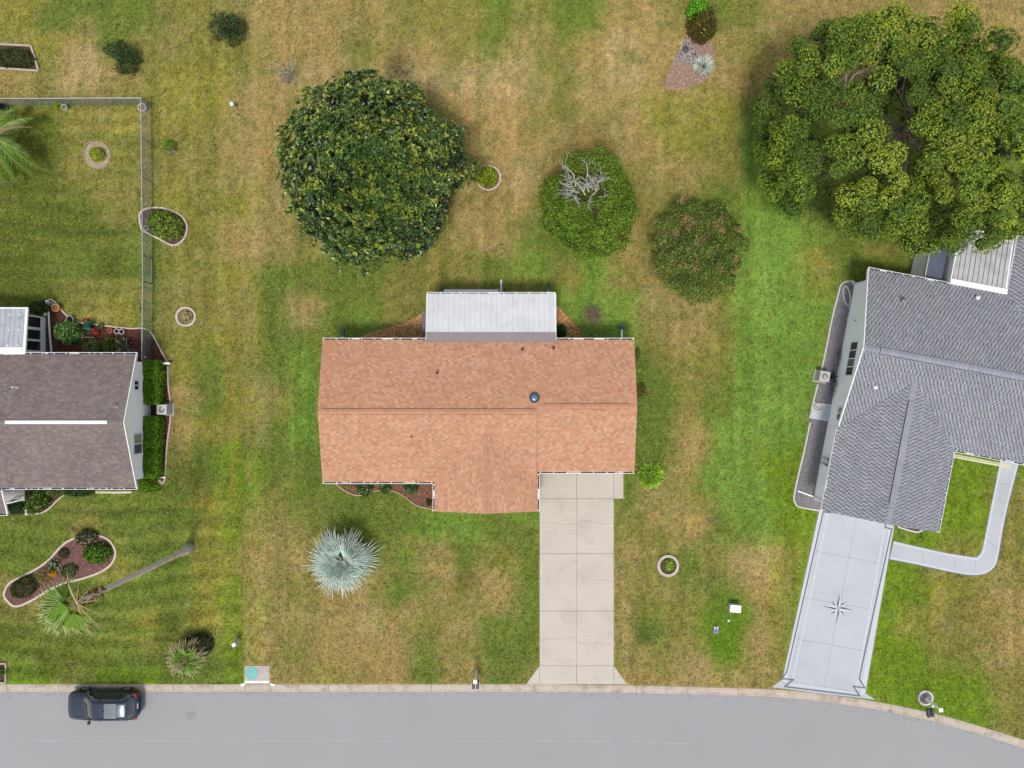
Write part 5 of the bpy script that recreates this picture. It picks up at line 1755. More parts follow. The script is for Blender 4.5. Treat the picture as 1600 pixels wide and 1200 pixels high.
def dome(n, c, rf, zs, zt, z0, skirt=0.25, p=2.2, lump=0.0, seed=0, rmax=1.0):
    """points near the outside of a crown: top surface plus a skirt below the shoulder"""
    m = int(n * (1 - skirt))
    th = rng.uniform(0, 2 * math.pi, m)
    rho = np.sqrt(rng.uniform(0, 1, m)) * rmax
    R_ = rf(th)
    x, y = c[0] + rho * R_ * np.cos(th), c[1] + rho * R_ * np.sin(th)
    z = zs + (zt - zs) * (1 - rho ** p) ** (1 / p)
    z = z + (fbm(x, y, 0.5, seed, 3) - 0.5) * lump * (1.2 - rho)
    s = n - m
    th2 = rng.uniform(0, 2 * math.pi, s)
    q = rng.uniform(0, 1, s)
    rr2 = rf(th2) * (0.99 - 0.45 * q ** 1.6)
    x2, y2 = c[0] + rr2 * np.cos(th2), c[1] + rr2 * np.sin(th2)
    z2 = zs - (zs - z0) * q
    P = np.concatenate([np.stack([x, y, z], 1), np.stack([x2, y2, z2], 1)])
    return P, np.concatenate([rho, np.ones(s)])


def trunk_limbs(t, base, top, r, ends, material, name="trunk"):
    mb = MB()
    b, tp = Vector(base), Vector(top)
    mb.tube([b + Vector((0, 0, -.05)), b + Vector((0, 0, .25)), b.lerp(tp, .5) + Vector((.05, .05, 0)), tp], [r * 1.5, r * 1.1, r * .9, r * .75], 10)
    tr = mb.build(name, material, t)
    for e in ends:
        e = Vector(e)
        mid = tp.lerp(e, .5) + Vector((R.gauss(0, .2), R.gauss(0, .2), R.gauss(.15, .15)))
        mb = MB()
        mb.tube([tp - Vector((0, 0, .2)), mid, e], [r * .55, r * .35, r * .12], 7)
        q = [mid.lerp(e, .3), mid.lerp(e, .7)]
        for k in range(4):
            branch(mb, q[k % 2], (e - tp).normalized() + Vector((R.gauss(0, .6), R.gauss(0, .6), R.gauss(0.1, .4))), (e - tp).length * .35, r * .15, 1, .6, .2, 2)
        mb.build("limb", material, t)
    return tr


# magnolia
mag = [(545, 113), (575, 116), (607, 128), (640, 145), (668, 163), (705, 195), (722, 222), (741, 262), (706, 292), (692, 330), (680, 372), (660, 398), (622, 402), (590, 398), (562, 411), (528, 408), (498, 378), (470, 345), (462, 320), (448, 288), (441, 262), (436, 238), (448, 200), (462, 168), (492, 138), (520, 122)]
c, rf = outline_fn(mag, 4.4, .9)
t = thing("magnolia_tree", "broad dark glossy magnolia tree on the back lawn", "tree", (c[0], c[1], 0))
lv = Leaves()
ntip = 5600
P, rho = dome(ntip, c, rf, 3.2, 7.6, 0.5, 0.30, 2.3, 1.7, 2)
P = P * 1.0
P += rng.normal(0, .10, P.shape)
cen = np.array([c[0], c[1], 2.5])
out = unit(P - cen + np.array([0, 0, .8]))
lumpn = fbm(P[:, 0] + P[:, 2] * .5, P[:, 1] + P[:, 2] * .5, 1.15, 3, 2)
P = P + out * ((lumpn - .5) * 2.1)[:, None]
tone = .55 * fbm(P[:, 0], P[:, 1], 2.2, 5, 2) + .45 * rng.random(ntip)
for i in range(9):
    az = rng.uniform(0, 2 * math.pi, ntip)
    a0 = unit(np.cross(out, np.array([0.3, 0.2, 1.0])))
    b0 = np.cross(out, a0)
    el = rng.uniform(.35, 1.0, ntip)
    D = out * np.cos(el * 1.3)[:, None] + (a0 * np.cos(az)[:, None] + b0 * np.sin(az)[:, None]) * np.sin(el * 1.3)[:, None]
    Nn = unit(out + rng.normal(0, .3, out.shape))
    yel = (tone + rng.normal(0, .07, ntip) > .60)[:, None]
    colr = np.where(yel, pick([A(146, 158, 56, 1.45), A(166, 174, 64, 1.45), A(122, 146, 50, 1.45), A(132, 150, 58, 1.4)], ntip), pick([A(60, 88, 38, 1.5), A(74, 106, 46, 1.5), A(50, 74, 34, 1.5), A(94, 120, 56, 1.5)], ntip))
    brown = rng.random(ntip) < .012
    colr[brown] = A(176, 140, 96)
    L = .24 * rng.uniform(.7, 1.25, ntip)
    lv.add(P, D, Nn, L, L * .42, colr)
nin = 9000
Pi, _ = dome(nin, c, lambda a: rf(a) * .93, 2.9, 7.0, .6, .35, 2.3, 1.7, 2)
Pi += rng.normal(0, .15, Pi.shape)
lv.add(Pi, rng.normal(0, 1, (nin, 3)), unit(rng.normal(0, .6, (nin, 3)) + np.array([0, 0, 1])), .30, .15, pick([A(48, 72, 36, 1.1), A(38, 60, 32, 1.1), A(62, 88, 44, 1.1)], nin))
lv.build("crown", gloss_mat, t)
trunk_limbs(t, (c[0], c[1], 0), (c[0], c[1], 2.2), .25, [(c[0] + 3.6 * math.cos(a), c[1] + 3.6 * math.sin(a), 4.8 + .6 * math.sin(3 * a)) for a in np.linspace(0, 2 * math.pi, 7)[:-1]] + [(c[0], c[1], 6.6)], bark_mat)
mg = t

# great spreading tree, upper right
oak = [(1466, 12), (1492, 17), (1512, 38), (1521, 62), (1550, 76), (1575, 86), (1595, 118), (1606, 160), (1612, 220), (1612, 290), (1604, 340), (1588, 366), (1560, 376), (1510, 380), (1480, 386), (1445, 380), (1430, 362), (1400, 368), (1375, 362), (1345, 372), (1320, 352), (1298, 332), (1262, 330), (1222, 333), (1200, 312), (1190, 280), (1187, 240), (1194, 205), (1190, 170), (1196, 140), (1220, 112), (1236, 72), (1262, 62), (1300, 62), (1330, 42), (1352, 30), (1378, 30), (1402, 36), (1425, 24), (1446, 20)]
c, rf = outline_fn(oak, 6.0, 1.9)
t = thing("spreading_tree", "huge spreading tree with clumped olive green foliage at the upper right", "tree", (c[0], c[1], 0))
lv = Leaves()
holes_old = [(1236, 178, 17, 12), (1402, 190, 11, 38), (1290, 200, 18, 14), (1330, 120, 20, 14), (1308, 290, 14, 9), (1420, 240, 14, 22), (1290, 315, 22, 12), (1360, 105, 14, 12), (1470, 155, 9, 7), (1325, 160, 12, 10), (1530, 215, 10, 6), (1375, 345, 10, 6)]
holes = holes_old
NC = 1900
P, rho = dome(NC * 2, c, rf, 5.0, 10.2, 1.6, 0.24, 2.6, 3.4, 4, .985)
ppx = 800 + P[:, 0] * PPM / (1 - P[:, 2] / CAM_H)
ppy = 600 - P[:, 1] * PPM / (1 - P[:, 2] / CAM_H)
keep = np.ones(len(P), bool)
for hx, hy, hrx, hry in holes:
    keep &= ((ppx - hx) / (hrx * 1.15 + 6)) ** 2 + ((ppy - hy) / (hry * 1.15 + 6)) ** 2 > 1
keep &= fbm(P[:, 0], P[:, 1], .7, 6, 2) > .30
P = P[keep]
# spacing: drop clumps that crowd each other
order = rng.permutation(len(P))
cell = {}
sel = []
for i in order:
    k = tuple((P[i] / .76).astype(int))
    ok = True
    for dx in (-1, 0, 1):
        for dy in (-1, 0, 1):
            for dz in (-1, 0, 1):
                for j in cell.get((k[0] + dx, k[1] + dy, k[2] + dz), ()):
                    if ((P[i] - P[j]) ** 2).sum() < .74 ** 2:
                        ok = False
    if ok:
        cell.setdefault(k, []).append(i)
        sel.append(i)
P = P[sel]
nc_ = len(P)
P[:, 2] += rng.normal(0, .35, nc_)
tone = fbm(P[:, 0], P[:, 1], .45, 1, 3)
nl = 300
rc = rng.uniform(.42, .74, nc_)
D = rand_dirs(nc_ * nl, -0.35)
ctr = np.repeat(P, nl, axis=0)
rr3 = np.repeat(rc, nl)
PP = ctr + D * (rr3 * rng.uniform(.7, 1.0, nc_ * nl) ** .5)[:, None] * np.array([1, 1, .85])
Nn = unit(D + rng.normal(0, .28, D.shape) + np.array([0, 0, .1]))
T = rng.normal(0, 1, D.shape)
Dd = unit(T - Nn * (T * Nn).sum(1)[:, None] + D * .5)
warm = np.repeat((tone + rng.normal(0, .08, nc_)) > .66, nl)
deep = np.repeat((tone + rng.normal(0, .08, nc_)) < .46, nl)
colr = pick([A(114, 134, 44, 1.75), A(98, 120, 40, 1.75), A(132, 150, 54, 1.75), A(88, 110, 38, 1.75)], nc_ * nl)
colr[warm] = pick([A(138, 152, 52, 1.7), A(126, 144, 48, 1.7), A(148, 158, 58, 1.7)], int(warm.sum()))
colr[deep] = pick([A(88, 112, 42, 1.7), A(102, 124, 48, 1.7), A(72, 96, 38, 1.7)], int(deep.sum()))
colr = np.clip(colr * np.repeat(rng.uniform(.82, 1.18, nc_), nl)[:, None], 0, .8)
L = .125 * rng.uniform(.7, 1.3, nc_ * nl)
lv.add(PP, Dd, Nn, L, L * .6, colr)
# dark solid cores that close each clump, shade of the gaps in their colour
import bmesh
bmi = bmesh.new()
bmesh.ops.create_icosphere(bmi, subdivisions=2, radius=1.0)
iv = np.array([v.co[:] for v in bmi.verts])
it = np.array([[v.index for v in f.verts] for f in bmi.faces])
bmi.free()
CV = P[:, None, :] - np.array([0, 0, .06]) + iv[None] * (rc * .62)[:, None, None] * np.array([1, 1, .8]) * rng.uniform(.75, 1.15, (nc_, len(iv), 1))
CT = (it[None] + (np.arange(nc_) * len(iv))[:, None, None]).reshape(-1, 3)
np_mesh("clump_core", CV.reshape(-1, 3), CT, pick([A(74, 98, 38, 1.1), A(64, 88, 34, 1.1), A(86, 106, 42, 1.1)], nc_ * len(iv), .3), leaf_mat, t, kind="stuff")
nin = 7000
Pi, _ = dome(nin, c, lambda a: rf(a) * .90, 3.2, 7.8, 1.8, .3, 2.6, 3.4, 4, .97)
ipx = 800 + Pi[:, 0] * PPM / (1 - Pi[:, 2] / CAM_H)
ipy = 600 - Pi[:, 1] * PPM / (1 - Pi[:, 2] / CAM_H)
ki = np.ones(nin, bool)
for hx, hy, hrx, hry in holes:
    ki &= ((ipx - hx) / (hrx + 4)) ** 2 + ((ipy - hy) / (hry + 4)) ** 2 > 1
Pi = Pi[ki] + rng.normal(0, .2, (int(ki.sum()), 3))
nin = len(Pi)
lv.add(Pi, rng.normal(0, 1, (nin, 3)), unit(rng.normal(0, .6, (nin, 3)) + np.array([0, 0, 1])), .26, .16, pick([A(70, 92, 38, 1.2), A(56, 78, 34, 1.2)], nin))  # lower fill leaves coloured darker, as the shade inside the crown
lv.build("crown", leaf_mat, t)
tb = W(1384, 225, 1.0)
ends = [(W(px_, py_, z)[0], W(px_, py_, z)[1], z) for px_, py_, z in ((1407, 150, 7.6), (1425, 185, 6.2), (1270, 160, 4.6), (1260, 250, 4.4), (1310, 130, 5.0), (1470, 120, 5.4), (1520, 180, 5.0), (1490, 290, 4.8), (1400, 310, 4.4), (1320, 270, 4.8), (1440, 80, 4.6))]
trunk_limbs(t, (tb[0], tb[1], 0), (tb[0], tb[1], 3.2), .34, ends, mat("pale_bark", A(150, 132, 112), rough=.9, var=.3, scale=6))
mb = MB()
for px_, py_, z, dx, dy in ((1318, 138, 9.0, 5, 18), (1324, 132, 9.1, 14, 12), (1366, 146, 9.2, 10, 12), (1346, 100, 9.0, 4, 12), (1300, 125, 8.6, 4, -8), (1466, 300 - 100, 9.2, 14, -4), (1480, 215, 8.8, 14, -8), (1540, 140, 8.4, 6, 8)):
    x, y = W(px_, py_, z)
    branch(mb, (x, y, z), (dx / 20, dy / 20, .25), .8, .028, 2, .5, .15, 2)
mb.build("dead_branches", pale_bark_mat, t)

# round tree with a dead top
rt = [(915, 238), (940, 240), (960, 252), (968, 275), (984, 290), (994, 312), (990, 335), (984, 352), (980, 384), (960, 392), (918, 396), (892, 390), (882, 372), (864, 362), (846, 345), (850, 325), (848, 290), (856, 278), (874, 272), (882, 255), (898, 242)]
c, rf = outline_fn(rt, 2.2)
t = thing("round_tree", "round green tree with bleached dead branches on top", "tree", (c[0], c[1], 0))
lv = Leaves()
n = 30000
P, rho = dome(n, c, rf, 1.7, 4.0, .15, .30, 2.4, 1.0, 3)
px_, py_ = 800 + P[:, 0] * PPM / (1 - P[:, 2] / CAM_H), 600 - P[:, 1] * PPM / (1 - P[:, 2] / CAM_H)
bare = (((px_ - 910) / 40) ** 2 + ((py_ - 292) / 26) ** 2 < 1) & (P[:, 2] > 2.0)
keep = ~bare | (rng.random(n) < .22)
keep &= ~((((px_ - 930) / 6) ** 2 + ((py_ - 332) / 20) ** 2) < 1)
P, bare = P[keep], bare[keep]
P = P + rng.normal(0, .08, P.shape)
P[bare, 2] -= .7
n = len(P)
cl = fbm(P[:, 0] + P[:, 2] * .6, P[:, 1] + P[:, 2] * .4, 2.3, 2, 2)
O_ = unit(P - np.array([c[0], c[1], 1.0]))
P = P + O_ * ((cl - .5) * 1.2)[:, None]
Nn = unit(O_ + rng.normal(0, .5, (n, 3)) + np.array([0, 0, .3]))
T = rng.normal(0, 1, (n, 3))
Dd = unit(T - Nn * (T * Nn).sum(1)[:, None] + O_ * .3)
colr = pick([A(80, 106, 26, 1.55), A(96, 124, 36, 1.6), A(62, 86, 22, 1.5), A(118, 144, 48, 1.65)], n) * (.75 + .5 * cl)[:, None]
L = .12 * rng.uniform(.7, 1.3, n)
lv.add(P, Dd, Nn, L, L * .55, np.clip(colr, 0, .8))
lv.build("crown", leaf_mat, t)
tb = (c[0] + .1, c[1] - .1)
trunk_limbs(t, (*tb, 0), (*tb, 1.4), .16, [(tb[0] + 1.7 * math.cos(a), tb[1] + 1.7 * math.sin(a), 2.5) for a in np.linspace(.3, 6.5, 6)[:-1]], bark_mat)
mb = MB()
for sx_, sy_, ex, ey in ((900, 300, 872, 280), (905, 300, 885, 296), (905, 310, 882, 305), (912, 300, 905, 270), (920, 300, 915, 275), (925, 305, 950, 288), (930, 300, 958, 272), (935, 308, 955, 310), (915, 305, 895, 262), (922, 312, 915, 325), (925, 285, 930, 250), (900, 292, 868, 268), (898, 300, 868, 296), (905, 290, 890, 272)):
    z = 3.5
    a, b = Vector(W3(sx_, sy_, z)), Vector(W3(ex, ey, z + .5))
    branch(mb, a, (b - a), (b - a).length * .95, .05, 2, 1.1, .42, 4, .02)
mb.build("dead_branches", pale_bark_mat, t)

# crape myrtle: loose, ground shows through
cm = [(1075, 310), (1100, 305), (1130, 318), (1150, 335), (1166, 350), (1170, 392), (1160, 420), (1145, 450), (1120, 465), (1098, 474), (1078, 462), (1050, 452), (1035, 430), (1020, 408), (1026, 385), (1020, 350), (1032, 335), (1050, 322)]
c, rf0 = outline_fn(cm, 2.2)
rf = lambda a: rf0(a) * (1.0 + .05 * np.sin(7 * a + 1) + .04 * np.sin(13 * a) + .03 * np.sin(23 * a + 2))
t = thing("crape_myrtle", "loose crape myrtle with faded pink seed heads left of the bright green strip", "tree", (c[0], c[1], 0))
lv = Leaves()
n = 22000
th = rng.uniform(0, 2 * math.pi, n)
rho = rng.uniform(0, 1, n) ** .5
P = np.stack([c[0] + rho * rf(th) * np.cos(th), c[1] + rho * rf(th) * np.sin(th), 1.0 + 2.4 * np.sqrt(np.clip(1 - rho ** 2.2, 0, 1)) * rng.uniform(.5, 1.0, n)], 1)
cl = fbm(P[:, 0], P[:, 1], 1.9, 5, 3)
P[:, 2] += (cl - .5) * 1.6
keep = cl + rng.normal(0, .08, n) > np.where(P[:, 1] > c[1] + 1.0, .45, .38)
P, cl = P[keep], cl[keep]
n = len(P)
Nn = unit(rng.normal(0, .6, (n, 3)) + np.array([0, 0, 1]))
lv.add(P, rng.normal(0, 1, (n, 3)), Nn, .13 * rng.uniform(.7, 1.3, n), .055, pick([A(84, 104, 40, 1.45), A(104, 122, 50, 1.45), A(62, 82, 32, 1.4), A(134, 148, 74, 1.6), A(70, 94, 36, 1.4)], n) * (.65 + .8 * cl)[:, None])
lv.build("crown", leaf_mat, t)
lv = Leaves()
for px_, py_, k in ((1066, 312, 1), (1072, 340, 1.2), (1082, 348, 1.2), (1068, 346, .8), (1056, 365, 1.2), (1075, 357, .8), (1128, 343, 1.3), (1118, 352, .8), (1128, 360, .9), (1092, 377, 1.7), (1098, 372, 1), (1075, 391, .8), (1098, 393, .7), (1088, 408, 1.4), (1086, 418, 1.2), (1066, 414, 1.4), (1125, 420, 1.1), (1150, 424, 1), (1156, 358, .7), (1120, 388, .7), (1150, 405, .8)):
    m = int(44 * k)
    x, y = W(px_, py_, 3.0)
    lv.add(np.array([x, y, 3.05]) + rng.normal(0, .11 * k ** .5, (m, 3)) * np.array([1, 1, .5]), rng.normal(0, 1, (m, 3)), rand_dirs(m, .2), .08, .07, pick([A(196, 156, 112, 1.1), A(206, 172, 124, 1.1), A(170, 116, 92, 1.1), A(206, 144, 130, 1.1)], m))
lv.build("seed_heads", dull_mat, t, kind="stuff")
mb = MB()
for k in range(7):
    a = 2 * math.pi * k / 7
    branch(mb, (c[0] + .12 * math.cos(a), c[1] + .12 * math.sin(a), 0), (math.cos(a) * .75, math.sin(a) * .75, 1.0), 1.8, .03, 2, .45, .12, 3)
mb.build("trunk", grey_twig, t)


# ------------------------------------------------------------------ palms
def fan_frond(mb, base, d, petiole, rad, nseg, arc, col, pcol, droop=0.35, up=0.0, split=0.5, wid=1.0, tipcol=None, roll=0.0):
    """one fan leaf: petiole and folded segments that part towards the tips"""
    base, d = Vector(base), Vector(d).normalized()
    hub = base + d * petiole
    hub.z -= petiole * .08
    mb.tube([base, base.lerp(hub, .5) + Vector((0, 0, petiole * .04)), hub], [.035, .025, .018], 5, pcol)
    side = d.cross(Vector((0, 0, 1)))
    side.normalize()
    nrm = side.cross(d).normalized()
    side, nrm = side * math.cos(roll) + nrm * math.sin(roll), nrm * math.cos(roll) - side * math.sin(roll)
    for k in range(nseg):
        f = (k + .5) / nseg * 2 - 1
        a = f * arc / 2
        L = rad * (1 - .28 * abs(f) ** 2) * R.uniform(.74, 1.1)
        dj = droop * R.uniform(.5, 1.6)
        dd = (d * math.cos(a) + side * math.sin(a)).normalized()
        dd = (dd + nrm * (.10 * math.cos(a) + up)).normalized()
        ss = dd.cross(nrm).normalized()
        w = rad * arc / nseg * .5 * wid
        c = jitc(col, .82, 1.18)
        tc = jitc(tipcol or col, .9, 1.15)
        p1 = hub + dd * L * split
        p1.z -= droop * .25 * L * split
        p2 = hub + dd * L * (split + 1) / 2
        p2.z -= dj * .6 * L * .8
        p3 = hub + dd * L
        p3.z -= dj * 1.15 * L
        p3 = p3 + side * R.gauss(0, .05 * rad)
        f1, f2 = w * split, w * split * .62
        fold = nrm * f1 * .55
        v = [hub, p1 + ss * f1 - fold, p1 + fold * .4, p1 - ss * f1 - fold, p2 + ss * f2 - fold * .5, p2 + fold * .3, p2 - ss * f2 - fold * .5, p3]
        mb.add(v, [(0, 2, 1), (0, 3, 2), (1, 2, 5, 4), (2, 3, 6, 5)], c)
        mb.add(v, [(4, 5, 7), (5, 6, 7)], tc)


palm_mat = mat("palm_leaf", rough=.45, var=.12, scale=8, var2=0, attr=True, trans=.15, spec=.4)
silver_mat = mat("silver_palm_leaf", rough=.5, var=.10, scale=6, var2=.06, attr=True, trans=.08, spec=.35)

cx, cy = W(528, 882, 2.2)
t = thing("silver_palm", "round silvery blue fan palm on the front lawn", "palm", (cx, cy, 0))
MB().tube([(cx, cy, -.05), (cx, cy, .3), (cx, cy, 1.3), (cx, cy, 1.7)], [.32, .24, .22, .14], 10).build("trunk", bark_mat, t)
nf = 19
for k in range(nf):
    a = k * 2.39996 + R.uniform(-.12, .12)
    tier = k / nf
    el = -.12 + tier * 1.2 + R.uniform(-.12, .12)
    d = Vector((math.cos(a) * math.cos(el), math.sin(a) * math.cos(el), math.sin(el)))
    mb = MB()
    fan_frond(mb, (cx + .1 * math.cos(a), cy + .1 * math.sin(a), 1.45 + .3 * tier), d, .62 - .35 * tier + R.uniform(-.1, .2), (1.8 - .2 * tier) * R.uniform(.92, 1.1), 15, 1.9, jitc(A(190, 210, 198, 1.1), .82, 1.15), A(190, 196, 170), droop=.12 + .2 * (1 - tier) + R.uniform(-.06, .1), split=.40, wid=.92, roll=R.uniform(-.3, .3), tipcol=jitc(A(236, 240, 234, 1.1), .85, 1.1))
    mb.build("frond", silver_mat, t)

for k in range(7):
    a = k * 2.39996 + .7
    el = R.uniform(.75, 1.2)
    mb = MB()
    fan_frond(mb, (cx + .05 * math.cos(a), cy + .05 * math.sin(a), 1.7), (math.cos(a) * math.cos(el), math.sin(a) * math.cos(el), math.sin(el)), .12, R.uniform(.8, 1.1), 13, 1.9, jitc(A(196, 214, 202, 1.1), .85, 1.1), A(190, 196, 170), droop=.25, split=.4, wid=.9, roll=R.uniform(-.4, .4), tipcol=jitc(A(236, 240, 234, 1.1), .85, 1.1))
    mb.build("frond", silver_mat, t)

# tall palm, lower left
bx_, by_ = W(297, 856, 0)
tx_, ty_ = W(118, 944, 11.3)
t = thing("tall_fan_palm", "very tall thin trunked fan palm at the lower left", "palm", (bx_, by_, 0))
mb = MB()
pts, rad = [], []
for k in range(15):
    s = k / 14
    pts.append((bx_ + (tx_ - bx_) * s + .05 * math.sin(s * 5), by_ + (ty_ - by_) * s, 11.2 * s))
    rad.append(.36 - .18 * min(1, s * 9) + .0 if s < .11 else .18 - .05 * s)
mb.tube(pts, rad, 12)
mb.build("trunk", mat("palm_trunk", A(226, 214, 198), rough=.95, var=.22, scale=3, var2=.2, scale2=18, bump=.5, bscale=25), t, smooth=True)
mb = MB()
for k in range(46):
    a = R.uniform(0, 6.28)
    z = R.uniform(9.2, 11.3)
    s = z / 11.2
    x, y = bx_ + (tx_ - bx_) * s, by_ + (ty_ - by_) * s
    mb.tube([(x + .15 * math.cos(a), y + .15 * math.sin(a), z), (x + .34 * math.cos(a), y + .34 * math.sin(a), z + R.uniform(.0, .25))], [.05, .02], 4, jitc(A(150, 96, 60), .6, 1.2))
mb.build("leaf_bases", chip_mat, t, kind="stuff")
GP, GPT = A(122, 158, 50, 1.2), A(204, 210, 140)
fr_specs = [(200, 0.15, .9, 1.55), (185, .35, .8, 1.5), (215, .0, 1.0, 1.6), (232, .05, .95, 1.5), (222, .4, .7, 1.45), (170, -.05, 1.0, 1.45), (245, -.05, .9, 1.4), (155, .1, .9, 1.3), (205, .7, .6, 1.3), (262, .1, .85, 1.2), (138, -.3, .9, 1.0), (190, -.35, .9, 1.4), (230, -.4, .9, 1.3)]
for deg, el, pet, rad_ in fr_specs:
    a = math.radians(deg)
    mb = MB()
    fan_frond(mb, (tx_ + .1 * math.cos(a), ty_ + .1 * math.sin(a), 11.25), (math.cos(a) * math.cos(el), math.sin(a) * math.cos(el), math.sin(el)), pet * .45, rad_ * 1.12, 15, 2.2, jitc(GP, .7, 1.35), A(150, 160, 80), droop=R.uniform(.15, .5), split=.42, wid=.85, tipcol=GPT, roll=R.uniform(-.8, .8))
    mb.build("frond", palm_mat, t)
DRY = A(196, 172, 128)
for deg, el, L, bld in ((110, .1, 1.55, 0), (282, -.2, 1.9, .7), (300, -.25, 1.6, .8), (268, -.3, 1.2, .6), (10, .1, 1.0, .5), (318, -.4, 1.2, .6), (60, -.5, .9, .4), (95, -.2, 1.1, .3)):
    a = math.radians(deg)
    mb = MB()
    if bld:
        fan_frond(mb, (tx_, ty_, 11.2), (math.cos(a) * math.cos(el), math.sin(a) * math.cos(el), math.sin(el)), L * .8, bld, 12, 1.3, DRY, A(214, 190, 140), droop=.7, split=.35, wid=.5)
    else:
        mb.tube([(tx_, ty_, 11.2), (tx_ + L * .6 * math.cos(a), ty_ + L * .6 * math.sin(a), 11.3), (tx_ + L * math.cos(a), ty_ + L * math.sin(a), 11.1)], [.04, .03, .02], 5, A(214, 196, 130))
    mb.build("dry_frond", palm_mat, t)

# small fan palm by the kerb
cx, cy = W(287, 1032, 1.3)
t = thing("small_fan_palm", "small green and straw coloured fan palm near the kerb at lower left", "palm", (cx, cy, 0))
MB().tube([(cx, cy, -.05), (cx, cy, .5), (cx, cy, 1.0)], [.2, .16, .12], 8).build("trunk", bark_mat, t)
for k in range(15):
    a = k * 2.39996 + .4
    el = .0 + .9 * (k / 15)
    dry = k % 3 == 0
    mb = MB()
    fan_frond(mb, (cx, cy, 1.0), (math.cos(a) * math.cos(el), math.sin(a) * math.cos(el), math.sin(el)), .30, 1.2, 11, 1.8, A(186, 172, 118) if dry else A(124, 164, 52, 1.1), A(140, 140, 80), droop=R.uniform(.15, .4), split=.5, wid=1.1, tipcol=A(206, 190, 146), roll=R.uniform(-.7, .7))
    mb.build("frond", palm_mat, t)

# feather palm at the left edge
cx, cy = W(-10, 212, 2.0)
t = thing("feather_palm", "feather leaved palm reaching in over the fenced lawn at the left edge", "palm", (cx, cy, 0))
MB().tube([(cx, cy, -.05), (cx, cy, .3), (cx + .03, cy, 1.0), (cx, cy, 1.8)], [.24, .18, .15, .13], 10).build("trunk", MATS["palm_trunk"], t)


def feather(mb, base, az, L, el, col, rcol, n=44, lw=.5, sag=.9):
    d = Vector((math.cos(az), math.sin(az), 0))
    s = Vector((-d.y, d.x, 0))
    pts = []
    for k in range(n + 1):
        u = k / n
        pts.append(Vector(base) + d * (L * (u - .12 * u * u)) + Vector((0, 0, L * (el * u - sag * u * u))))
    mb.tube([pts[i] for i in range(0, n + 1, 4)], [.035 * (1 - .8 * i / n) + .006 for i in range(0, n + 1, 4)], 5, rcol)
    for k in range(6, n + 1):
        u = k / n
        l = lw * math.sin(math.pi * min(1, .15 + u * .88)) ** .6 + .05
        for sg in (-1, 1):
            dd = (s * sg * .8 + d * .65 + Vector((0, 0, R.uniform(-.5, .1)))).normalized()
            p = pts[k]
            q = p + dd * l
            q.z -= l * .35
            w = (d * .022)
            m = p.lerp(q, .5) + Vector((0, 0, l * .08))
            c = jitc(col, .75, 1.25)
            mb.add([p - w, p + w, m + w * 1.2, m - w * 1.2, q], [(0, 1, 2, 3), (3, 2, 4)], c)


for az, L, el, brown in ((38, 2.6, .55, 0), (-38, 3.2, .45, 0), (-52, 2.9, .5, 0), (12, 2.6, .9, 1), (-78, 2.9, .4, 0), (-95, 2.8, .5, 0), (70, 2.5, .5, 0), (110, 2.8, .5, 0), (150, 2.9, .5, 0), (185, 2.9, .6, 0), (220, 2.8, .45, 0), (255, 2.8, .5, 0), (-30, 2.6, .8, 0)):
    mb = MB()
    feather(mb, (cx, cy, 1.8), math.radians(az), L * 1.05, el + .1, A(150, 130, 84) if brown else A(112, 150, 48, 1.1), A(190, 176, 110) if not brown else A(170, 140, 96), lw=.12 if brown else .55)
    mb.build("frond", palm_mat, t)

# ------------------------------------------------------------------ chain link fence
t = thing("wire_fence", "chain link fence with white top rail round the back lawn of the left house", "fence", (*W(230, 160), 0))
FH = 1.2
cor = Vector((*W(220, 153, FH), 0))
far = Vector((W(-330, 0, FH)[0], W(0, 155, FH)[1], 0))
gy0, gy1 = W(0, 398, FH)[1], W(0, 440, FH)[1]
g0, g1 = Vector((W(222.5, 0, FH)[0], gy0, 0)), Vector((W(222.8, 0, FH)[0], gy1, 0))
end = Vector((*W(221.5, 562, FH), 0))
rail_mat = mat("galvanised_rail", A(206, 210, 214), rough=.45, metallic=.3, var=.06)
wire_mat = mat("galvanised_wire", A(150, 160, 158), rough=.5, metallic=.3, var=.06)
U3 = Vector((0, 0, 1))


def fence_run(root, a, b, posts, gate=False):
    MB().tube([a + U3 * FH, b + U3 * FH], .028, 8).build("top_rail", rail_mat, root)
    L = (b - a).length
    d = (b - a).normalized()
    s = Vector((-d.y, d.x, 0))
    mb = MB()
    n = int(L / .075)
    for k in range(-int(FH / .075), n):
        for sg in (1, -1):
            x0, x1 = k * .075, k * .075 + (FH - .06)
            z0, z1 = (.04, FH - .02) if sg > 0 else (FH - .02, .04)
            if x0 < 0:
                z0 = z0 + (z1 - z0) * (-x0 / (x1 - x0))
                x0 = 0
            if x1 > L:
                z1 = z0 + (z1 - z0) * ((L - x0) / (x1 - x0))
                x1 = L
            if x1 - x0 < .02:
                continue
            p, q = a + d * x0 + U3 * z0 + s * .002 * sg, a + d * x1 + U3 * z1 + s * .002 * sg
            mb.tube([p, q], .0036, 3, cap=False)
    mb.build("wire_mesh", wire_mat, root, kind="stuff")
    for k in range(posts + 1):
        p = a + d * L * k / posts
        mb = MB()
        mb.tube([p - U3 * .05 + s * .03, p + U3 * (FH - .03) + s * .03], .026, 7)
        mb.build("post", wire_mat, root)


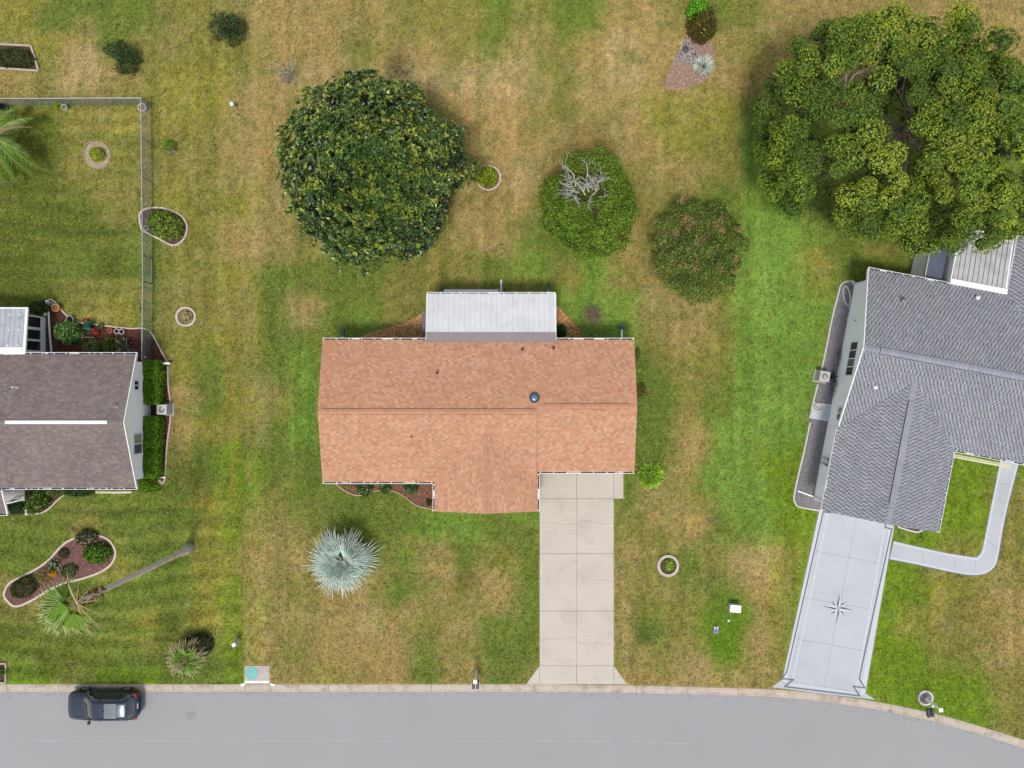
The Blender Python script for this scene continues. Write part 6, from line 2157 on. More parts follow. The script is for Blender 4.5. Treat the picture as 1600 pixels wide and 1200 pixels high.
fence_run(t, far, cor, 9)
fence_run(t, cor, g0, 4)
fence_run(t, g1, end, 2)
gt = MB()
for p, q in ((g0 + U3 * FH, g1 + U3 * FH), (g0 + U3 * .1, g1 + U3 * .1), (g0 + U3 * .1 - Vector((0, .06, 0)), g0 + U3 * FH - Vector((0, .06, 0))), (g1 + U3 * .1 + Vector((0, .06, 0)), g1 + U3 * FH + Vector((0, .06, 0)))):
    gt.tube([p, q], .026, 7)
gate = gt.build("gate", rail_mat, t)
mb = MB()
for k in range(int((g0 - g1).length / .075)):
    y = g1.y + k * .075
    for sg in (1, -1):
        y2 = min(max(y + sg * 1.05, g1.y), g0.y)
        fz = abs(y2 - y) / 1.05
        if fz > .05:
            mb.tube([(g0.x + .002 * sg, y, .12), (g0.x + .002 * sg, y2, .12 + fz * 1.05)], .0036, 3, cap=False)
            mb.tube([(g0.x + .002 * sg, y, 1.17), (g0.x + .002 * sg, y2, 1.17 - fz * 1.05)], .0036, 3, cap=False)
mb.build("gate_mesh", wire_mat, gate, kind="stuff")
mb = MB()
for yy in (g0.y - .02, g1.y + .02):
    for z0_, z1_ in ((.9, 1.0), (.25, .32)):
        MB().box(g0.x - .05, g0.x + .05, yy - .05, yy + .05, z0_, z1_).build("hinge", dark_mat, gate)

# ------------------------------------------------------------------ pots and yard things
def pot(label, px, py, r, h, color, group="pots along the mulch bed", soilc=(40, 32, 28), rim=.03, cat="pot", name="flower_pot"):
    c = W(px, py, h)
    t = thing(name, label, cat, (*c, 0), group)
    MB().lathe(c, [(r * .72, 0), (r * .95, h * .85), (r, h * .86), (r, h), (r - rim, h), (r - rim, h - .05)], 20, cap=False).build("pot", mat("pot_%s" % str(color), A(*color), rough=.6, var=.1), t)
    MB().lathe(c, [(.01, h - .07), (r - rim, h - .06)], 16).build("soil", mat("pot_soil_%s" % str(soilc), A(*soilc), rough=1, var=.3, scale=8), t)
    return t


pot("small white rimmed pot at the upper tip of the red mulch bed", 79, 475, .13, .25, (226, 222, 220))
pot("large tan clay pot beside the white pipe", 86.5, 481, .26, .35, (206, 150, 90), soilc=(170, 112, 60), rim=.07)
pot("grey rimmed pot above the pale leaved shrub", 108.5, 498.5, .22, .35, (196, 190, 186))
pot("dark green pot with a white flower along the curb", 156.5, 510, .19, .25, (76, 96, 84), soilc=(70, 84, 60))
pot("shallow orange clay pot between the green pot and the white pair", 171.5, 516.5, .17, .22, (190, 128, 84), soilc=(140, 74, 50))
pot("left one of the two white pots standing together", 182, 517.5, .17, .28, (232, 230, 230))
pot("right one of the two white pots standing together", 189.5, 518.3, .17, .28, (232, 230, 230))
pot("white ring planter at the corner post of the wire fence", 221.5, 167.5, .27, .45, (222, 218, 216), group="white planters along the fence", soilc=(150, 128, 96), rim=.05)
pot("white pot standing at the back fence beside yellow green foliage", 99.5, 167, .19, .4, (224, 220, 218), group="white planters along the fence", soilc=(120, 120, 70))
pot("dark pot at the back fence by the left edge", 3, 166, .24, .45, (62, 76, 92), group="white planters along the fence")
pot("small white pot inside the oval curb bed at the fence", 228, 356, .16, .22, (214, 212, 214), group="white planters along the fence")
t = shrub("red_flowers", "bright red plant beside the green hose reel", 150, 517, 5, 6, .4, 140, (.14, .5), [A(206, 84, 56), A(190, 64, 44)], "flowers", stems=0)
t = shrub("red_flowers", "red flowers just outside the curb above the hose reel", 134, 501, 5, 3, .2, 60, (.12, .5), [A(206, 74, 50), A(180, 60, 44)], "flowers", stems=0)
cx, cy = W(136, 510, .5)
t = thing("hose_reel", "green garden hose reel standing in the red mulch", "hose reel", (cx, cy, 0))
green_pl = mat("green_plastic", A(40, 130, 108), rough=.4, var=.1)
dk_green = mat("dark_green_hose", A(60, 90, 76), rough=.5, var=.15)
mb = MB()
ring = [(cx + .26 * math.cos(a), cy + .12 + .05, .45 + .26 * math.sin(a)) for a in np.linspace(0, 2 * math.pi, 20)]
mb.tube([(x, y + .1, z) for x, y, z in ring], .035, 6)
mb.tube([(x, y - .3, z) for x, y, z in ring], .035, 6)
mb.box(cx - .3, cx + .3, cy - .2, cy - .14, .0, .20)
mb.box(cx - .3, cx + .3, cy + .22, cy + .34, .0, .20)
mb.box(cx - .3, cx - .24, cy - .2, cy + .34, .0, .06)
mb.build("frame", green_pl, t)
mb = MB()
for j in range(6):
    mb.tube([(cx + (.2 + .02 * (j % 2)) * math.cos(a), cy - .1 + j * .06, .45 + (.2 + .02 * (j % 2)) * math.sin(a)) for a in np.linspace(0, 2 * math.pi, 18)], .025, 6)
mb.tube([(cx + .2, cy - .1, .3), (cx + .35, cy - .3, .05), (cx + .1, cy - .5, .03), (cx - .2, cy - .35, .03), (cx + .1, cy - .3, .05)], .018, 6)
mb.build("hose", dk_green, t)
t = thing("white_pipe", "long white pipe lying from the screened patio to the back lawn", "pipe", (*W(78, 510), 0))
MB().tube([W3(75, 469, .12), W3(77, 510, .12), W3(81, 558, .12)], .06, 10).build("pipe", white_mat, t)
mb = MB()
mb.bar(W3(73, 469, .25), W3(73, 480, .25), .12, .10)
mb.build("fitting", white_mat, t)
mb = MB()
mb.bar(W3(71.5, 489, .25), W3(69.5, 493, .2), .14, .1)
mb.build("fitting", white_mat, t)
mb = MB()
for a, b in (((127, 517, .3), (128.5, 531, .3)), ((128.5, 527, .3), (147, 527, .3)), ((200, 546, 1.1), (200, 556, 1.1)), ((181, 528, .5), (183, 556, .5)), ((198, 528, .5), (198, 545, .5))):
    mb.bar(W3(*a), W3(*b), .04, .04)
    mb.bar(W3(*a), (W3(*a)[0], W3(*a)[1], 0), .035, .035)
    mb.bar(W3(*b), (W3(*b)[0], W3(*b)[1], 0), .035, .035)
props(mb.build("plant_supports", mat("grey_wood", A(150, 140, 132), rough=.8), loc=(*W(165, 535), 0)), "thin grey plant supports in the red mulch bed", "plant support")
t = thing("bed_post", "white post at the end of the curb beside the upper hedge", "post", (*W(258, 567), 0))
MB().bar(W3(252, 567.5, .35), W3(265.5, 568, .35), .13, .09).build("beam", white_mat, t)
for px_ in (254, 264):
    x, y = W(px_, 568, .2)
    MB().box(x - .04, x + .04, y - .04, y + .04, 0, .31).build("leg", white_mat, t)
t = thing("bed_stone", "pale rounded rock at the lower end of the left house curb", "stone", (*W(248, 752), 0))
mbs = MB()
c = W(248.5, 753, .1)
mbs.lathe(c, [(.16, 0), (.2, .08), (.17, .16), (.09, .2)], 9)
mbs.build("stone", mat("pale_stone", A(206, 188, 174), rough=.9, var=.3, scale=8), t)
MB().bar(W3(250.5, 745.5, .12), W3(258.5, 745.5, .12), .12, .08).build("slab", white_mat, t)
t = thing("small_white_post", "short white post at the curb of the left porch bed", "post", (*W(41, 800), 0))
MB().bar(W3(41, 796, .3), W3(41, 804, .3), .1, .08).build("beam", white_mat, t)
props(MB().lathe(W(226.5, 558, .3), [(.03, 0), (.03, .22), (.07, .24), (.06, .3), (.02, .32)], 12).build("path_light", white_mat, loc=(*W(226, 558), 0)), "tiny white globe light at the end of the wire fence", "garden light")
t = thing("lawn_stone", "pale stone at the foot of the little shrub right of the fence", "stone", (*W(266, 238), 0))
mbs = MB()
mbs.lathe(W(264, 237, .1), [(.16, 0), (.19, .05), (.1, .12)], 8)
mbs.build("stone", MATS["pale_stone"], t)
mbs = MB()
mbs.lathe(W(270, 236, .1), [(.12, 0), (.13, .06), (.06, .1)], 7)
mbs.build("stone", MATS["pale_stone"], t)


def pedestal(label, px, py, h, w, d, rot, capm, bodym, name="utility_pedestal"):
    x, y = W(px, py, h)
    t = thing(name, label, "utility box", (x, y, 0), "utility pedestals on the lawns")
    c_, s_ = math.cos(rot), math.sin(rot)
    mb = MB()
    mb.obox((x, y, h * .45), (w / 2 * c_, w / 2 * s_, 0), (-d / 2 * s_, d / 2 * c_, 0), (0, 0, h * .45 + .02))
    mb.build("body", bodym, t)
    mb = MB()
    mb.obox((x, y, h * .95), (w * .56 * c_, w * .56 * s_, 0), (-d * .56 * s_, d * .56 * c_, 0), (0, 0, h * .05))
    mb.build("cap", capm, t)
    return t


pale_grey = mat("pale_grey_plastic", A(206, 210, 214), rough=.5, var=.06)
pedestal("white utility post leaning on the lawn boundary above the storm drain", 365, 1008, .85, .20, .20, .5, white_mat, pale_grey)
pedestal("white utility post on the back lawn right of the wire fence", 361.5, 162, .6, .17, .2, .5, white_mat, pale_grey)
pedestal("white hooded box hidden at the top edge of the magnolia", 551, 115, .8, .42, .3, 0, white_mat, pale_grey)
pedestal("wide white electrical box in the dark green patch of the right lawn", 1149.5, 951.5, .55, .62, .42, -.08, white_mat, pale_grey, "electrical_box")
t = thing("water_meter", "small blue grey meter box with two white knobs on the right lawn", "utility box", (*W(1119, 985), 0))
x, y = W(1119, 985.5, .15)
MB().box(x - .17, x + .17, y - .19, y + .15, 0, .16).build("box", mat("blue_grey_box", A(130, 140, 172), rough=.5, var=.08), t)
for dx in (-.09, .09):
    MB().lathe((x + dx, y + .21), [(.06, 0), (.06, .2), (.03, .23)], 10).build("knob", white_mat, t)
MB().lathe((x, y - .03), [(.04, .15), (.04, .18)], 10).build("dial", dark_mat, t)
props(MB().lathe(W(1139, 970, .05), [(.09, 0), (.10, .03), (.06, .05)], 10).build("valve_cover", pale_grey, loc=(*W(1139, 970), 0)), "tiny pale valve cover in the dark green patch of the right lawn", "valve cover")


# ------------------------------------------------------------------ air conditioners
def ac_unit(label, px, py, rot, s=.78, h=.8, fan=True):
    x, y = W(px, py, h)
    t = thing("air_conditioner", label, "air conditioner", (x, y, 0), "air conditioners beside the houses")
    c_, s_ = math.cos(rot), math.sin(rot)
    fr = lambda u, v, z: (x + u * c_ - v * s_, y + u * s_ + v * c_, z)
    hs = s / 2
    case = mat("ac_case", A(222, 220, 218), rough=.5, var=.05)
    MB(fr).box(-hs - .1, hs + .14, -hs - .1, hs + .1, -.05, .06).build("pad", conc_mat, t)
    mb = MB(fr)
    mb.box(-hs + .02, hs - .02, -hs + .02, hs - .02, .06, h - .06)
    bd = mb.build("body", mat("ac_coil", A(120, 122, 126), rough=.5, metallic=.3), t)
    mb = MB(fr)
    for k in range(10):
        z = .1 + k * (h - .2) / 10
        for sg in (-1, 1):
            mb.box(sg * hs - .01, sg * hs + .01, -hs, hs, z, z + .03)
            mb.box(-hs, hs, sg * hs - .01, sg * hs + .01, z, z + .03)
    for a in (-1, 1):
        for b in (-1, 1):
            mb.box(a * hs - .025, a * hs + .025, b * hs - .025, b * hs + .025, .06, h - .06)
    mb.build("louvre", case, bd)
    # top plate with a round opening
    mb = MB(fr)
    n = 32
    v, f = [], []
    for k in range(n):
        a = 2 * math.pi * k / n
        m = max(abs(math.cos(a)), abs(math.sin(a)))
        v += [(hs * 1.02 * math.cos(a) / m, hs * 1.02 * math.sin(a) / m, h - .06), (hs * 1.02 * math.cos(a) / m, hs * 1.02 * math.sin(a) / m, h), (hs * .70 * math.cos(a), hs * .70 * math.sin(a), h), (hs * .70 * math.cos(a), hs * .70 * math.sin(a), h - .1)]
    for k in range(n):
        a, b = 4 * k, 4 * ((k + 1) % n)
        f += [(a, b, b + 1, a + 1), (a + 1, b + 1, b + 2, a + 2), (a + 2, b + 2, b + 3, a + 3)]
    mb.add(v, f)
    mb.build("top", case, t)
    MB(fr).add([(hs * .69 * math.cos(2 * math.pi * k / 20), hs * .69 * math.sin(2 * math.pi * k / 20), h - .09) for k in range(20)], [tuple(range(20))]).build("fan_well", dark_mat, t)
    mb = MB(fr)
    for k in range(7):
        a = 2 * math.pi * k / 7
        mb.obox((hs * .38 * math.cos(a), hs * .38 * math.sin(a), h - .05), (hs * .27 * math.cos(a), hs * .27 * math.sin(a), 0), (-.045 * math.sin(a), .045 * math.cos(a), .015), (0, 0, .004))
    fb_ = mb.build("fan_blades", mat("fan_grey", A(196, 194, 186), rough=.4, metallic=.2), t)
    hub = [(hs * .22 * math.cos(2 * math.pi * k / 14), hs * .22 * math.sin(2 * math.pi * k / 14), h - .02) for k in range(14)]
    MB(fr).add(hub, [tuple(range(14))]).build("hub", mat("fan_hub", A(206, 198, 176), rough=.5), t)
    mb = MB(fr)
    for rr_ in (.35, .52, .69):
        mb.tube([(hs * rr_ * math.cos(a), hs * rr_ * math.sin(a), h - .005) for a in np.linspace(0, 2 * math.pi, 25)], .005, 4)
    mb.build("grille", case, t)
    return t


ac_unit("pale air conditioner standing between the two hedges", 252.5, 640, 0, .62, .75)
ac_unit("white air conditioner with a dark fan on the gravel of the grey house", 1289, 588, -TH, .62, .75)
mb = MB()
mb.tube([W3(1297, 585, .4), W3(1301, 583, .3), W3(1303, 588, .25), W3(1310, 588, .9)], .03, 6)
mb.tube([W3(1302, 578, .2), W3(1303, 592, .2)], .03, 6)
mb.box(W(1303, 0, .3)[0] - .1, W(1303, 0, .3)[0] + .1, W(0, 588, .3)[1] - .18, W(0, 588, .3)[1] + .05, 0, .3)
props(mb.build("pipework", dark_mat, loc=(*W(1303, 587), 0)), "black pipework between the right air conditioner and the wall", "pipe")
t = thing("equipment_pad", "white concrete pad with a coiled hose beside the grey house", "concrete pad", (*W(1285, 640), 0))
MB().prism(px_poly([(1271, 628), (1300, 632), (1296, 659), (1263, 653)]), -.05, .10).build("pad", mat("pad_white", A(218, 222, 228), rough=.8, var=.06), t)
MB().lathe(W(1292, 644, .12), [(.36, .1), (.36, .125), (.30, .13)], 24).build("disc", mat("pale_blue_disc", A(202, 212, 222), rough=.6, var=.05), t)
mb = MB()
mb.tube([W3(x, y, .16) for x, y in smooth_line([(1270, 632), (1272, 638), (1278, 641), (1284, 637), (1282, 631), (1276, 630), (1274, 635), (1280, 637)], 5)], .03, 6)
mb.build("hose", mat("pinkish_hose", A(214, 188, 178), rough=.5, var=.1), t)
mb = MB()
for r0 in (10, 8, 11):
    mb.tube([W3(1323 + r0 * .55 * math.cos(a) + math.sin(a) * 2, 462 + (r0 + 5) * math.sin(a), .06 + r0 * .004) for a in np.linspace(0, 2 * math.pi, 26)], .022, 6)
mb.tube([W3(1326, 475, .06), W3(1328, 488, .06), W3(1323, 500, .06)], .022, 6)
props(mb.build("garden_hose", mat("white_hose", A(226, 220, 218), rough=.5, var=.05), loc=(*W(1323, 462), 0)), "white garden hose coiled on the gravel by the grey house", "garden hose")
mb = MB()
mb.tube([W3(1276, 702, .05), W3(1280, 706, .05), W3(1274, 710, .05), W3(1270, 704, .05)], .015, 5)
props(mb.build("loose_wire", grey_metal, loc=(*W(1275, 706), 0)), "loose curl of grey wire lying on the gravel", "wire")


# ------------------------------------------------------------------ mailboxes
def mailbox(name, label, base, boxes, arm, box_dir, ring=None, hgt=1.7, hb=1.05):
    bx_, by_ = W(*base)
    t = thing(name, label, "mailbox", (bx_, by_, 0), "mailboxes at the kerb")
    if ring:
        mb = MB()
        MB().lathe((bx_ - .02, by_ + .04), [(.38, -.05), (.38, .04)], 24).build("gravel", MATS["grey_grit"], t)
        chips(t, [(bx_ - .02 + .37 * math.cos(a), by_ + .04 + .37 * math.sin(a)) for a in np.linspace(0, 6.28, 20)[:-1]], 420, .05, GREY_GRAVEL, z=.05, name="pebbles")
        mb.arc_block((bx_ - .02, by_ + .04), .38, .50, 0, 2 * math.pi - .001, -.05, .09, 28)
        mb.build("ring", MATS["white_curb"], t)
    top = Vector((bx_, by_, hb))
    mb = MB()
    mb.obox((bx_, by_, hgt / 2 - .03), (.055, 0, 0), (0, .055, 0), (0, 0, hgt / 2 + .03))
    po = mb.build("post", white_mat, t)
    MB().add([(bx_ - .13, by_ - .13, hgt), (bx_ + .13, by_ - .13, hgt), (bx_ + .13, by_ + .13, hgt), (bx_ - .13, by_ + .13, hgt), (bx_ - .12, by_ - .12, hgt + .04), (bx_ + .12, by_ - .12, hgt + .04), (bx_ + .12, by_ + .12, hgt + .04), (bx_ - .12, by_ + .12, hgt + .04), (bx_, by_, hgt + .08)],
             [(3, 2, 1, 0), (0, 1, 5, 4), (1, 2, 6, 5), (2, 3, 7, 6), (3, 0, 4, 7), (4, 5, 8), (5, 6, 8), (6, 7, 8), (7, 4, 8)]).build("post_cap", white_mat, po)
    mb = MB()
    dr = Vector((arm[0], arm[1], 0)).normalized()
    sd = Vector((-dr.y, dr.x, 0))
    L = math.hypot(*arm)
    mb.obox(top + dr * L / 2 + Vector((0, 0, -.16)), dr * (L / 2), sd * .05, U3 * .05)
    mb.obox(top + dr * L + Vector((0, 0, -.11)), dr * .05, sd * (.24), U3 * .03)
    mb.build("arm", white_mat, t)
    dr0, sd0 = dr, sd
    dr = Vector((box_dir[0], box_dir[1], 0)).normalized()
    sd = Vector((-dr.y, dr.x, 0))
    for off in boxes:
        c = top + dr0 * L + sd * off
        c.z = hb - .08
        prof = [(-.085, 0), (-.085, .14)] + [(.085 * -math.cos(a), .14 + .085 * math.sin(a)) for a in np.linspace(.3, math.pi - .3, 6)] + [(.085, .14), (.085, 0)]
        v = []
        for e in (-.25, .25):
            v += [c + dr * e + sd * a + U3 * b for a, b in prof]
        n = len(prof)
        b = MB()
        b.add(v, [tuple(range(n - 1, -1, -1)), tuple(range(n, 2 * n))] + [(i, (i + 1) % n, n + (i + 1) % n, n + i) for i in range(n)])
        bo = b.build("box", mat("navy_box", A(58, 64, 84), rough=.45, var=.08), t)
        b = MB()
        b.obox(c + dr * .256 + U3 * .1, dr * .006, sd * .075, U3 * .09)
        b.build("door", mat("black_door", A(40, 42, 52), rough=.4), bo)
    return t


mailbox("mailbox", "white post with two dark boxes at the kerb below the terracotta house", (744.5, 1047), (-.13, .13), (-.01, -.47), (0, -1), None, 1.7)
mailbox("mailbox", "white post with two dark boxes in a gravel ring at the curved kerb", (1446, 1091), (-.13, .13), (-.34, -.42), (.12, -1), True, 1.6)
EXCL.append([(W(1445, 1090)[0] + .52 * math.cos(a), W(1445, 1090)[1] + .52 * math.sin(a)) for a in np.linspace(0, 6.28, 16)[:-1]])

# ------------------------------------------------------------------ parked car
ccx_, ccy_, cz_ = -26.25, -20.62, -0.095
car = thing("parked_car", "dark blue grey car parked against the kerb", "car", (ccx_, ccy_, cz_))
CF = lambda x, y, z: (ccx_ - x, ccy_ - y, cz_ + z)
paint = mat("car_paint", A(60, 68, 84), rough=.32, metallic=.6, var=.03, var2=0, coat=.25, spec=.5)
blackp = mat("car_black", (.008, .008, .01), rough=.35, var=0, var2=0)
cglass = mat("car_glass", (.012, .02, .022), rough=.03, var=0, var2=0, spec=1.0)


def loft(mb, stations, mirror=True):
    """stations: list of list of (x, y, z), same count; closes as a sheet, mirrored in y"""
    n = len(stations[0])
    for sg in (1, -1):
        v = [(x, y * sg, z) for st in stations for x, y, z in st]
        f = []
        for i in range(len(stations) - 1):
            for k in range(n - 1):
                q = (i * n + k, i * n + k + 1, (i + 1) * n + k + 1, (i + 1) * n + k)
                f.append(q if sg > 0 else q[::-1])
        mb.add(v, f)


xsb = [2.27, 2.24, 2.12, 1.9, 1.6, 1.25, .98, .6, 0, -.6, -1.2, -1.7, -2.05, -2.2, -2.26]
wsb = [.50, .66, .80, .87, .90, .905, .91, .91, .91, .915, .915, .90, .85, .76, .62]
zsb = [.58, .68, .80, .88, .93, .965, .99, 1.0, 1.01, 1.02, 1.03, 1.03, 1.01, .98, .92]
zlo = [.34, .28, .22, .22, .22, .22, .22, .22, .22, .22, .22, .22, .26, .32, .40]
st = []
for x, w, zt, zb in zip(xsb, wsb, zsb, zlo):
    bulge = .035 if x > .9 else .0
    st.append([(x, 0, zb), (x, w * .88, zb), (x, w * .97, zb + .10), (x, w, zb + (zt - zb) * .45), (x, w * .985, zb + (zt - zb) * .72), (x, w * .95, zt - .055), (x, w * .88, zt - .012), (x, w * .72, zt + .012 + bulge * .5), (x, w * .45, zt + .02 + bulge * .8), (x, 0, zt + .028 + bulge)])
mb = MB(CF)
loft(mb, st)
n = len(st[0])
mb.add([p for p in st[0]] + [(x, -y, z) for x, y, z in st[0]], [tuple(range(n)), tuple(range(2 * n - 1, n - 1, -1))])
mb.add([p for p in st[-1]] + [(x, -y, z) for x, y, z in st[-1]], [tuple(range(n - 1, -1, -1)), tuple(range(n, 2 * n))])
body = mb.build("body", paint, car, smooth=True)
# glasshouse
gx = [1.02, .72, .30, -.3, -1.0, -1.6, -1.95, -2.12]
gzt = [1.03, 1.22, 1.45, 1.52, 1.525, 1.47, 1.30, 1.06]
gwb = [.70, .80, .84, .85, .85, .82, .76, .66]
gwt = [.62, .60, .585, .60, .60, .575, .56, .56]
st = []
for x, zt, wb, wt in zip(gx, gzt, gwb, gwt):
    st.append([(x, wb, min(zt, 1.0)), (x, wb * .35 + wt * .65, 1.0 + (zt - 1.0) * .70), (x, wt, zt - .015 if zt > 1.1 else zt), (x, wt * .5, zt + .012), (x, 0, zt + .018)])
mb = MB(CF)
loft(mb, st)
mb.build("windows", cglass, car, smooth=True)
# roof skin and pillars stand proud of the glass
st = []
for x, zt, wt in ((.26, 1.462, .60), (.0, 1.505, .61), (-.5, 1.535, .615), (-1.0, 1.54, .615), (-1.4, 1.515, .60), (-1.72, 1.47, .585), (-1.84, 1.43, .57)):
    st.append([(x, wt + .02, zt - .05), (x, wt, zt - .012), (x, wt * .6, zt + .008), (x, 0, zt + .014)])
mb = MB(CF)
loft(mb, st)
roofskin = mb.build("roof", paint, car, smooth=True)
st = []
for x, zt in ((-.55, 1.558), (-.8, 1.563), (-1.05, 1.562), (-1.3, 1.547)):
    st.append([(x, .47, zt - .004), (x, .25, zt + .002), (x, 0, zt + .005)])
mb = MB(CF)
loft(mb, st)
mb.build("sunroof", mat("tinted_roof_glass", A(120, 134, 136), rough=.3, metallic=.0, var=.05), roofskin, smooth=True)
mb = MB(CF)
mb.add([(-.42, -.02, 1.545), (-.42, .02, 1.545), (-.60, .025, 1.55), (-.60, -.025, 1.55), (-.56, 0, 1.62)], [(0, 1, 4), (1, 2, 4), (2, 3, 4), (3, 0, 4)])
mb.build("antenna_fin", blackp, roofskin)
for sg in (1, -1):
    for p_, q_, w_ in (((1.0, .74 * sg, 1.02), (.30, .60 * sg, 1.455), .07), ((-.15, .845 * sg, 1.0), (-.2, .625 * sg, 1.49), .08), ((-1.25, .835 * sg, 1.0), (-1.35, .60 * sg, 1.47), .10), ((-2.05, .70 * sg, 1.06), (-1.74, .575 * sg, 1.44), .12)):
        MB(CF).bar(p_, q_, w_, .03).build("pillar", paint, car)
mb = MB(CF)
mb.bar((1.03, -.66, 1.045), (1.03, .66, 1.045), .10, .02)
mb.build("cowl", blackp, car)
mb = MB(CF)
mb.bar((.90, -.45, 1.12), (.93, .2, 1.10), .02, .015)
mb.build("wiper", blackp, car)
for sg in (1, -1):
    for name_, pts_ in (("hood_seam", [(1.02, sg * .62, 1.022), (1.6, sg * .64, .975), (2.05, sg * .55, .87)]), ("door_seam", [(.78, sg * .902, .30), (.78, sg * .915, .60), (.70, sg * .885, .93)]), ("door_seam", [(-.18, sg * .905, .30), (-.18, sg * .918, .60), (-.18, sg * .885, .95)]), ("door_seam", [(-1.12, sg * .905, .30), (-1.12, sg * .918, .60), (-1.2, sg * .885, .96)])):
        MB(CF).tube(pts_, .008, 4).build(name_, blackp, car)
    for x_ in (.45, -.5):
        MB(CF).bar((x_ - .09, sg * .925, .84), (x_ + .09, sg * .925, .84), .03, .03).build("door_handle", blackp, car)
    MB(CF).tube([(.1, sg * .50, 1.515), (-.5, sg * .52, 1.545), (-1.1, sg * .52, 1.548), (-1.55, sg * .50, 1.505)], .014, 5).build("roof_rail", blackp, car)
mb = MB(CF)
mb.bar((-1.86, -.52, 1.46), (-1.86, .52, 1.46), .10, .03)
mb.build("rear_spoiler", paint, car)
for sg, lab in ((1, None), (-1, None)):
    mb = MB(CF)
    mb.obox((.72, sg * .98, 1.02), (.06, .02 * sg, 0), (-.02, .10 * sg, .01), (0, 0, .065))
    mb.bar((.74, sg * .86, .99), (.72, sg * .93, 1.0), .05, .03)
    mb.build("mirror", blackp, car)
    mb = MB(CF)
    mb.add([(2.20, sg * .62, .66), (2.10, sg * .76, .68), (1.86, sg * .845, .80), (1.98, sg * .74, .865), (2.14, sg * .60, .80)], [(0, 1, 2, 3, 4)] if sg > 0 else [(4, 3, 2, 1, 0)])
    mb.build("headlight", mat("lamp_glass", A(214, 220, 228), rough=.1, var=0, spec=.8), car)
    mb = MB(CF)
    mb.obox((-2.12, sg * .72, .88), (.10, .03 * sg, 0), (-.03, .11, 0), (0, 0, .085))
    mb.build("tail_light", mat("red_lamp", (.28, .012, .01), rough=.15, var=0, spec=.7), car)
    for x in (1.38, -1.32):
        w = MB(CF)
        prof = [(.20, -.10), (.32, -.11), (.345, -.07), (.345, .07), (.32, .11), (.20, .10)]
        m = 24
        v = [(x + r * math.cos(2 * math.pi * k / m), sg * .80 + o, .34 + r * math.sin(2 * math.pi * k / m)) for r, o in prof for k in range(m)]
        f = [(i * m + k, i * m + (k + 1) % m, (i + 1) * m + (k + 1) % m, (i + 1) * m + k) for i in range(5) for k in range(m)]
        w.add(v, f)
        wh = w.build("wheel", mat("tyre", (.012, .012, .013), rough=.85, var=.1), car)
        w = MB(CF)
        v = [(x + .21 * math.cos(2 * math.pi * k / m), sg * .89, .34 + .21 * math.sin(2 * math.pi * k / m)) for k in range(m)]
        w.add(v, [tuple(range(m))])
        for k in range(5):
            a = 2 * math.pi * k / 5
            w.obox((x + .11 * math.cos(a), sg * .905, .34 + .11 * math.sin(a)), (.10 * math.cos(a), 0, .10 * math.sin(a)), (-.025 * math.sin(a), 0, .025 * math.cos(a)), (0, .012, 0))
        w.build("rim", grey_metal, wh)
        # wheel arch lip
        w = MB(CF)
        w.tube([(x + .40 * math.cos(a), sg * .905, .34 + .40 * math.sin(a)) for a in np.linspace(.05, math.pi - .05, 14)], .025, 5)
        w.build("arch_trim", blackp, car)
mb = MB(CF)
mb.bar((-2.27, -.5, .50), (-2.27, .5, .50), .06, .18)
mb.build("bumper_trim", blackp, car)
mb = MB(CF)
mb.bar((2.27, -.45, .42), (2.27, .45, .42), .05, .16)
mb.build("bumper_trim", blackp, car)
mb = MB(CF)
mb.obox((-2.262, 0, .80), (.012, 0, 0), (0, .17, 0), (0.0, 0, .065))
mb.build("number_plate", white_mat, car)
mb = MB(CF)
mb.bar((2.255, -.28, .60), (2.255, .28, .60), .05, .10)
mb.build("grille", blackp, car)

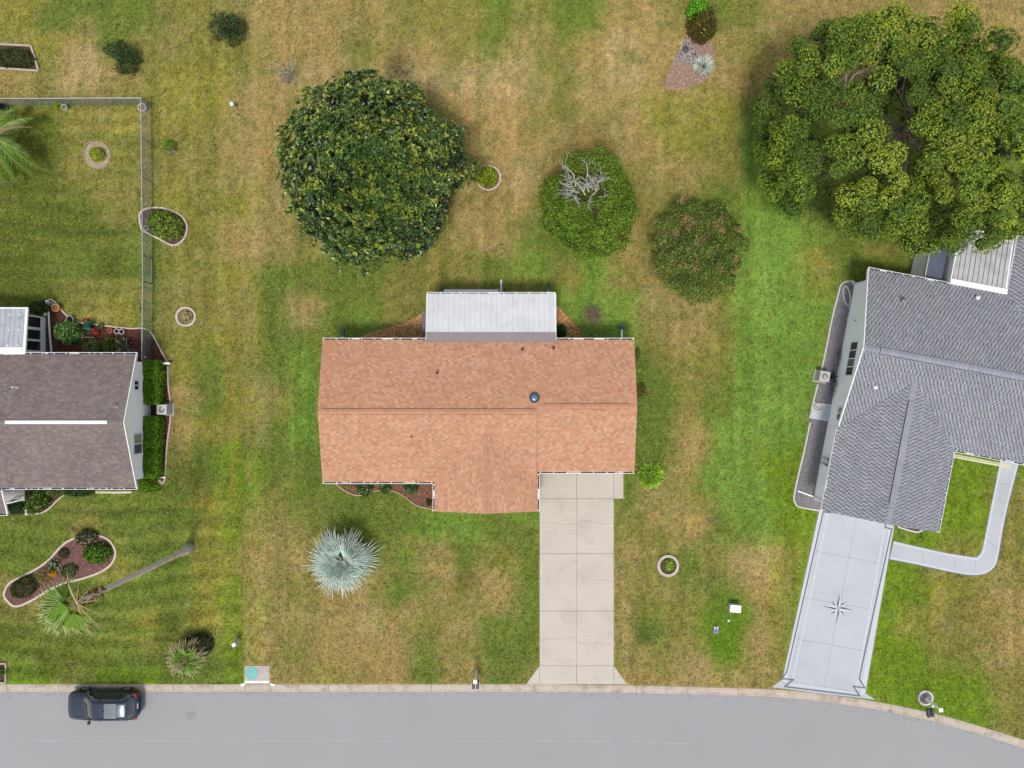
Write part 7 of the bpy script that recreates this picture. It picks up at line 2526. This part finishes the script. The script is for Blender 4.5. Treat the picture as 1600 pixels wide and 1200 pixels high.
# ------------------------------------------------------------------ grass
DENS = 115
x0, x1, y0, y1 = -36.0, 36.0, -24.5, 28.0
n = int((x1 - x0) * (y1 - y0) * DENS)
gx_, gy_ = rng.uniform(x0, x1, n), rng.uniform(y0, y1, n)
ok = gy_ > kerb_y(gx_) + .05
for poly in EXCL:
    px_ = [p[0] for p in poly]
    py_ = [p[1] for p in poly]
    bb = ok & (gx_ > min(px_)) & (gx_ < max(px_)) & (gy_ > min(py_)) & (gy_ < max(py_))
    idx = np.where(bb)[0]
    if len(idx):
        ok[idx[in_poly(gx_[idx], gy_[idx], poly)]] = False
gx_, gy_ = gx_[ok], gy_[ok]
n = len(gx_)
gc = lawn_col(gx_.copy(), gy_.copy()) * 1.22
tone = rng.normal(1.0, .36, (n, 1))
straw = rng.random((n, 1)) < .16
gc = np.where(straw, gc * .45 + np.array(A(206, 186, 120)) * .6, gc)
gc = np.clip(gc * np.clip(tone, .5, 1.5), .01, .8)
Vs = np.empty((n, 9, 3), dtype=np.float32)
base = np.stack([gx_, gy_, np.full(n, -.004)], 1)
az = rng.uniform(0, 2 * math.pi, n)
for k in range(3):
    a = az + k * 2.1 + rng.uniform(-.5, .5, n)
    ln = rng.uniform(.07, .14, n)
    d = np.stack([np.cos(a) * .75, np.sin(a) * .75, rng.uniform(.3, .75, n)], 1)
    s = np.stack([-np.sin(a), np.cos(a), np.zeros(n)], 1) * (.018 * rng.uniform(.7, 1.4, n))[:, None]
    Vs[:, k * 3] = base - s
    Vs[:, k * 3 + 1] = base + s
    Vs[:, k * 3 + 2] = base + d * ln[:, None]
T = np.arange(n * 9).reshape(-1, 3)
grass_mat = mat("grass_blade", rough=.8, var=0, var2=0, attr=True, trans=.2, spec=.04)
g = np_mesh("lawn_grass", Vs.reshape(-1, 3), T, np.repeat(gc, 9, axis=0), grass_mat, kind="stuff")
props(g, "short mown grass, lush in places and straw dry in others", "grass")
# fallen leaves on the side lawn
m = 150
lx = np.concatenate([rng.uniform(-18.5, -8, m // 2), rng.uniform(-12.5, -3, m - m // 2)])
ly = np.concatenate([rng.uniform(-3, 9, m // 2), rng.uniform(3, 8.5, m - m // 2)])
okk = np.ones(m, bool)
for poly in EXCL:
    okk &= ~in_poly(lx, ly, poly)
okk &= ~((lx > xl - .2) & (ly < yN + .2) & (ly > ySl))
lx, ly = lx[okk], ly[okk]
m = len(lx)
lv = Leaves()
lv.add(np.stack([lx, ly, np.full(m, .07)], 1), np.concatenate([rng.normal(0, 1, (m, 2)), np.zeros((m, 1))], 1), unit(rng.normal(0, .25, (m, 3)) + np.array([0, 0, 1])), rng.uniform(.10, .17, m), .07, pick([A(214, 186, 84), A(226, 204, 130), A(190, 150, 80)], m))


fl_ = lv.build("fallen_leaves", dull_mat, None)
props(fl_, "scattered yellow fallen leaves on the grass behind the terracotta house", "leaves", kind="stuff")
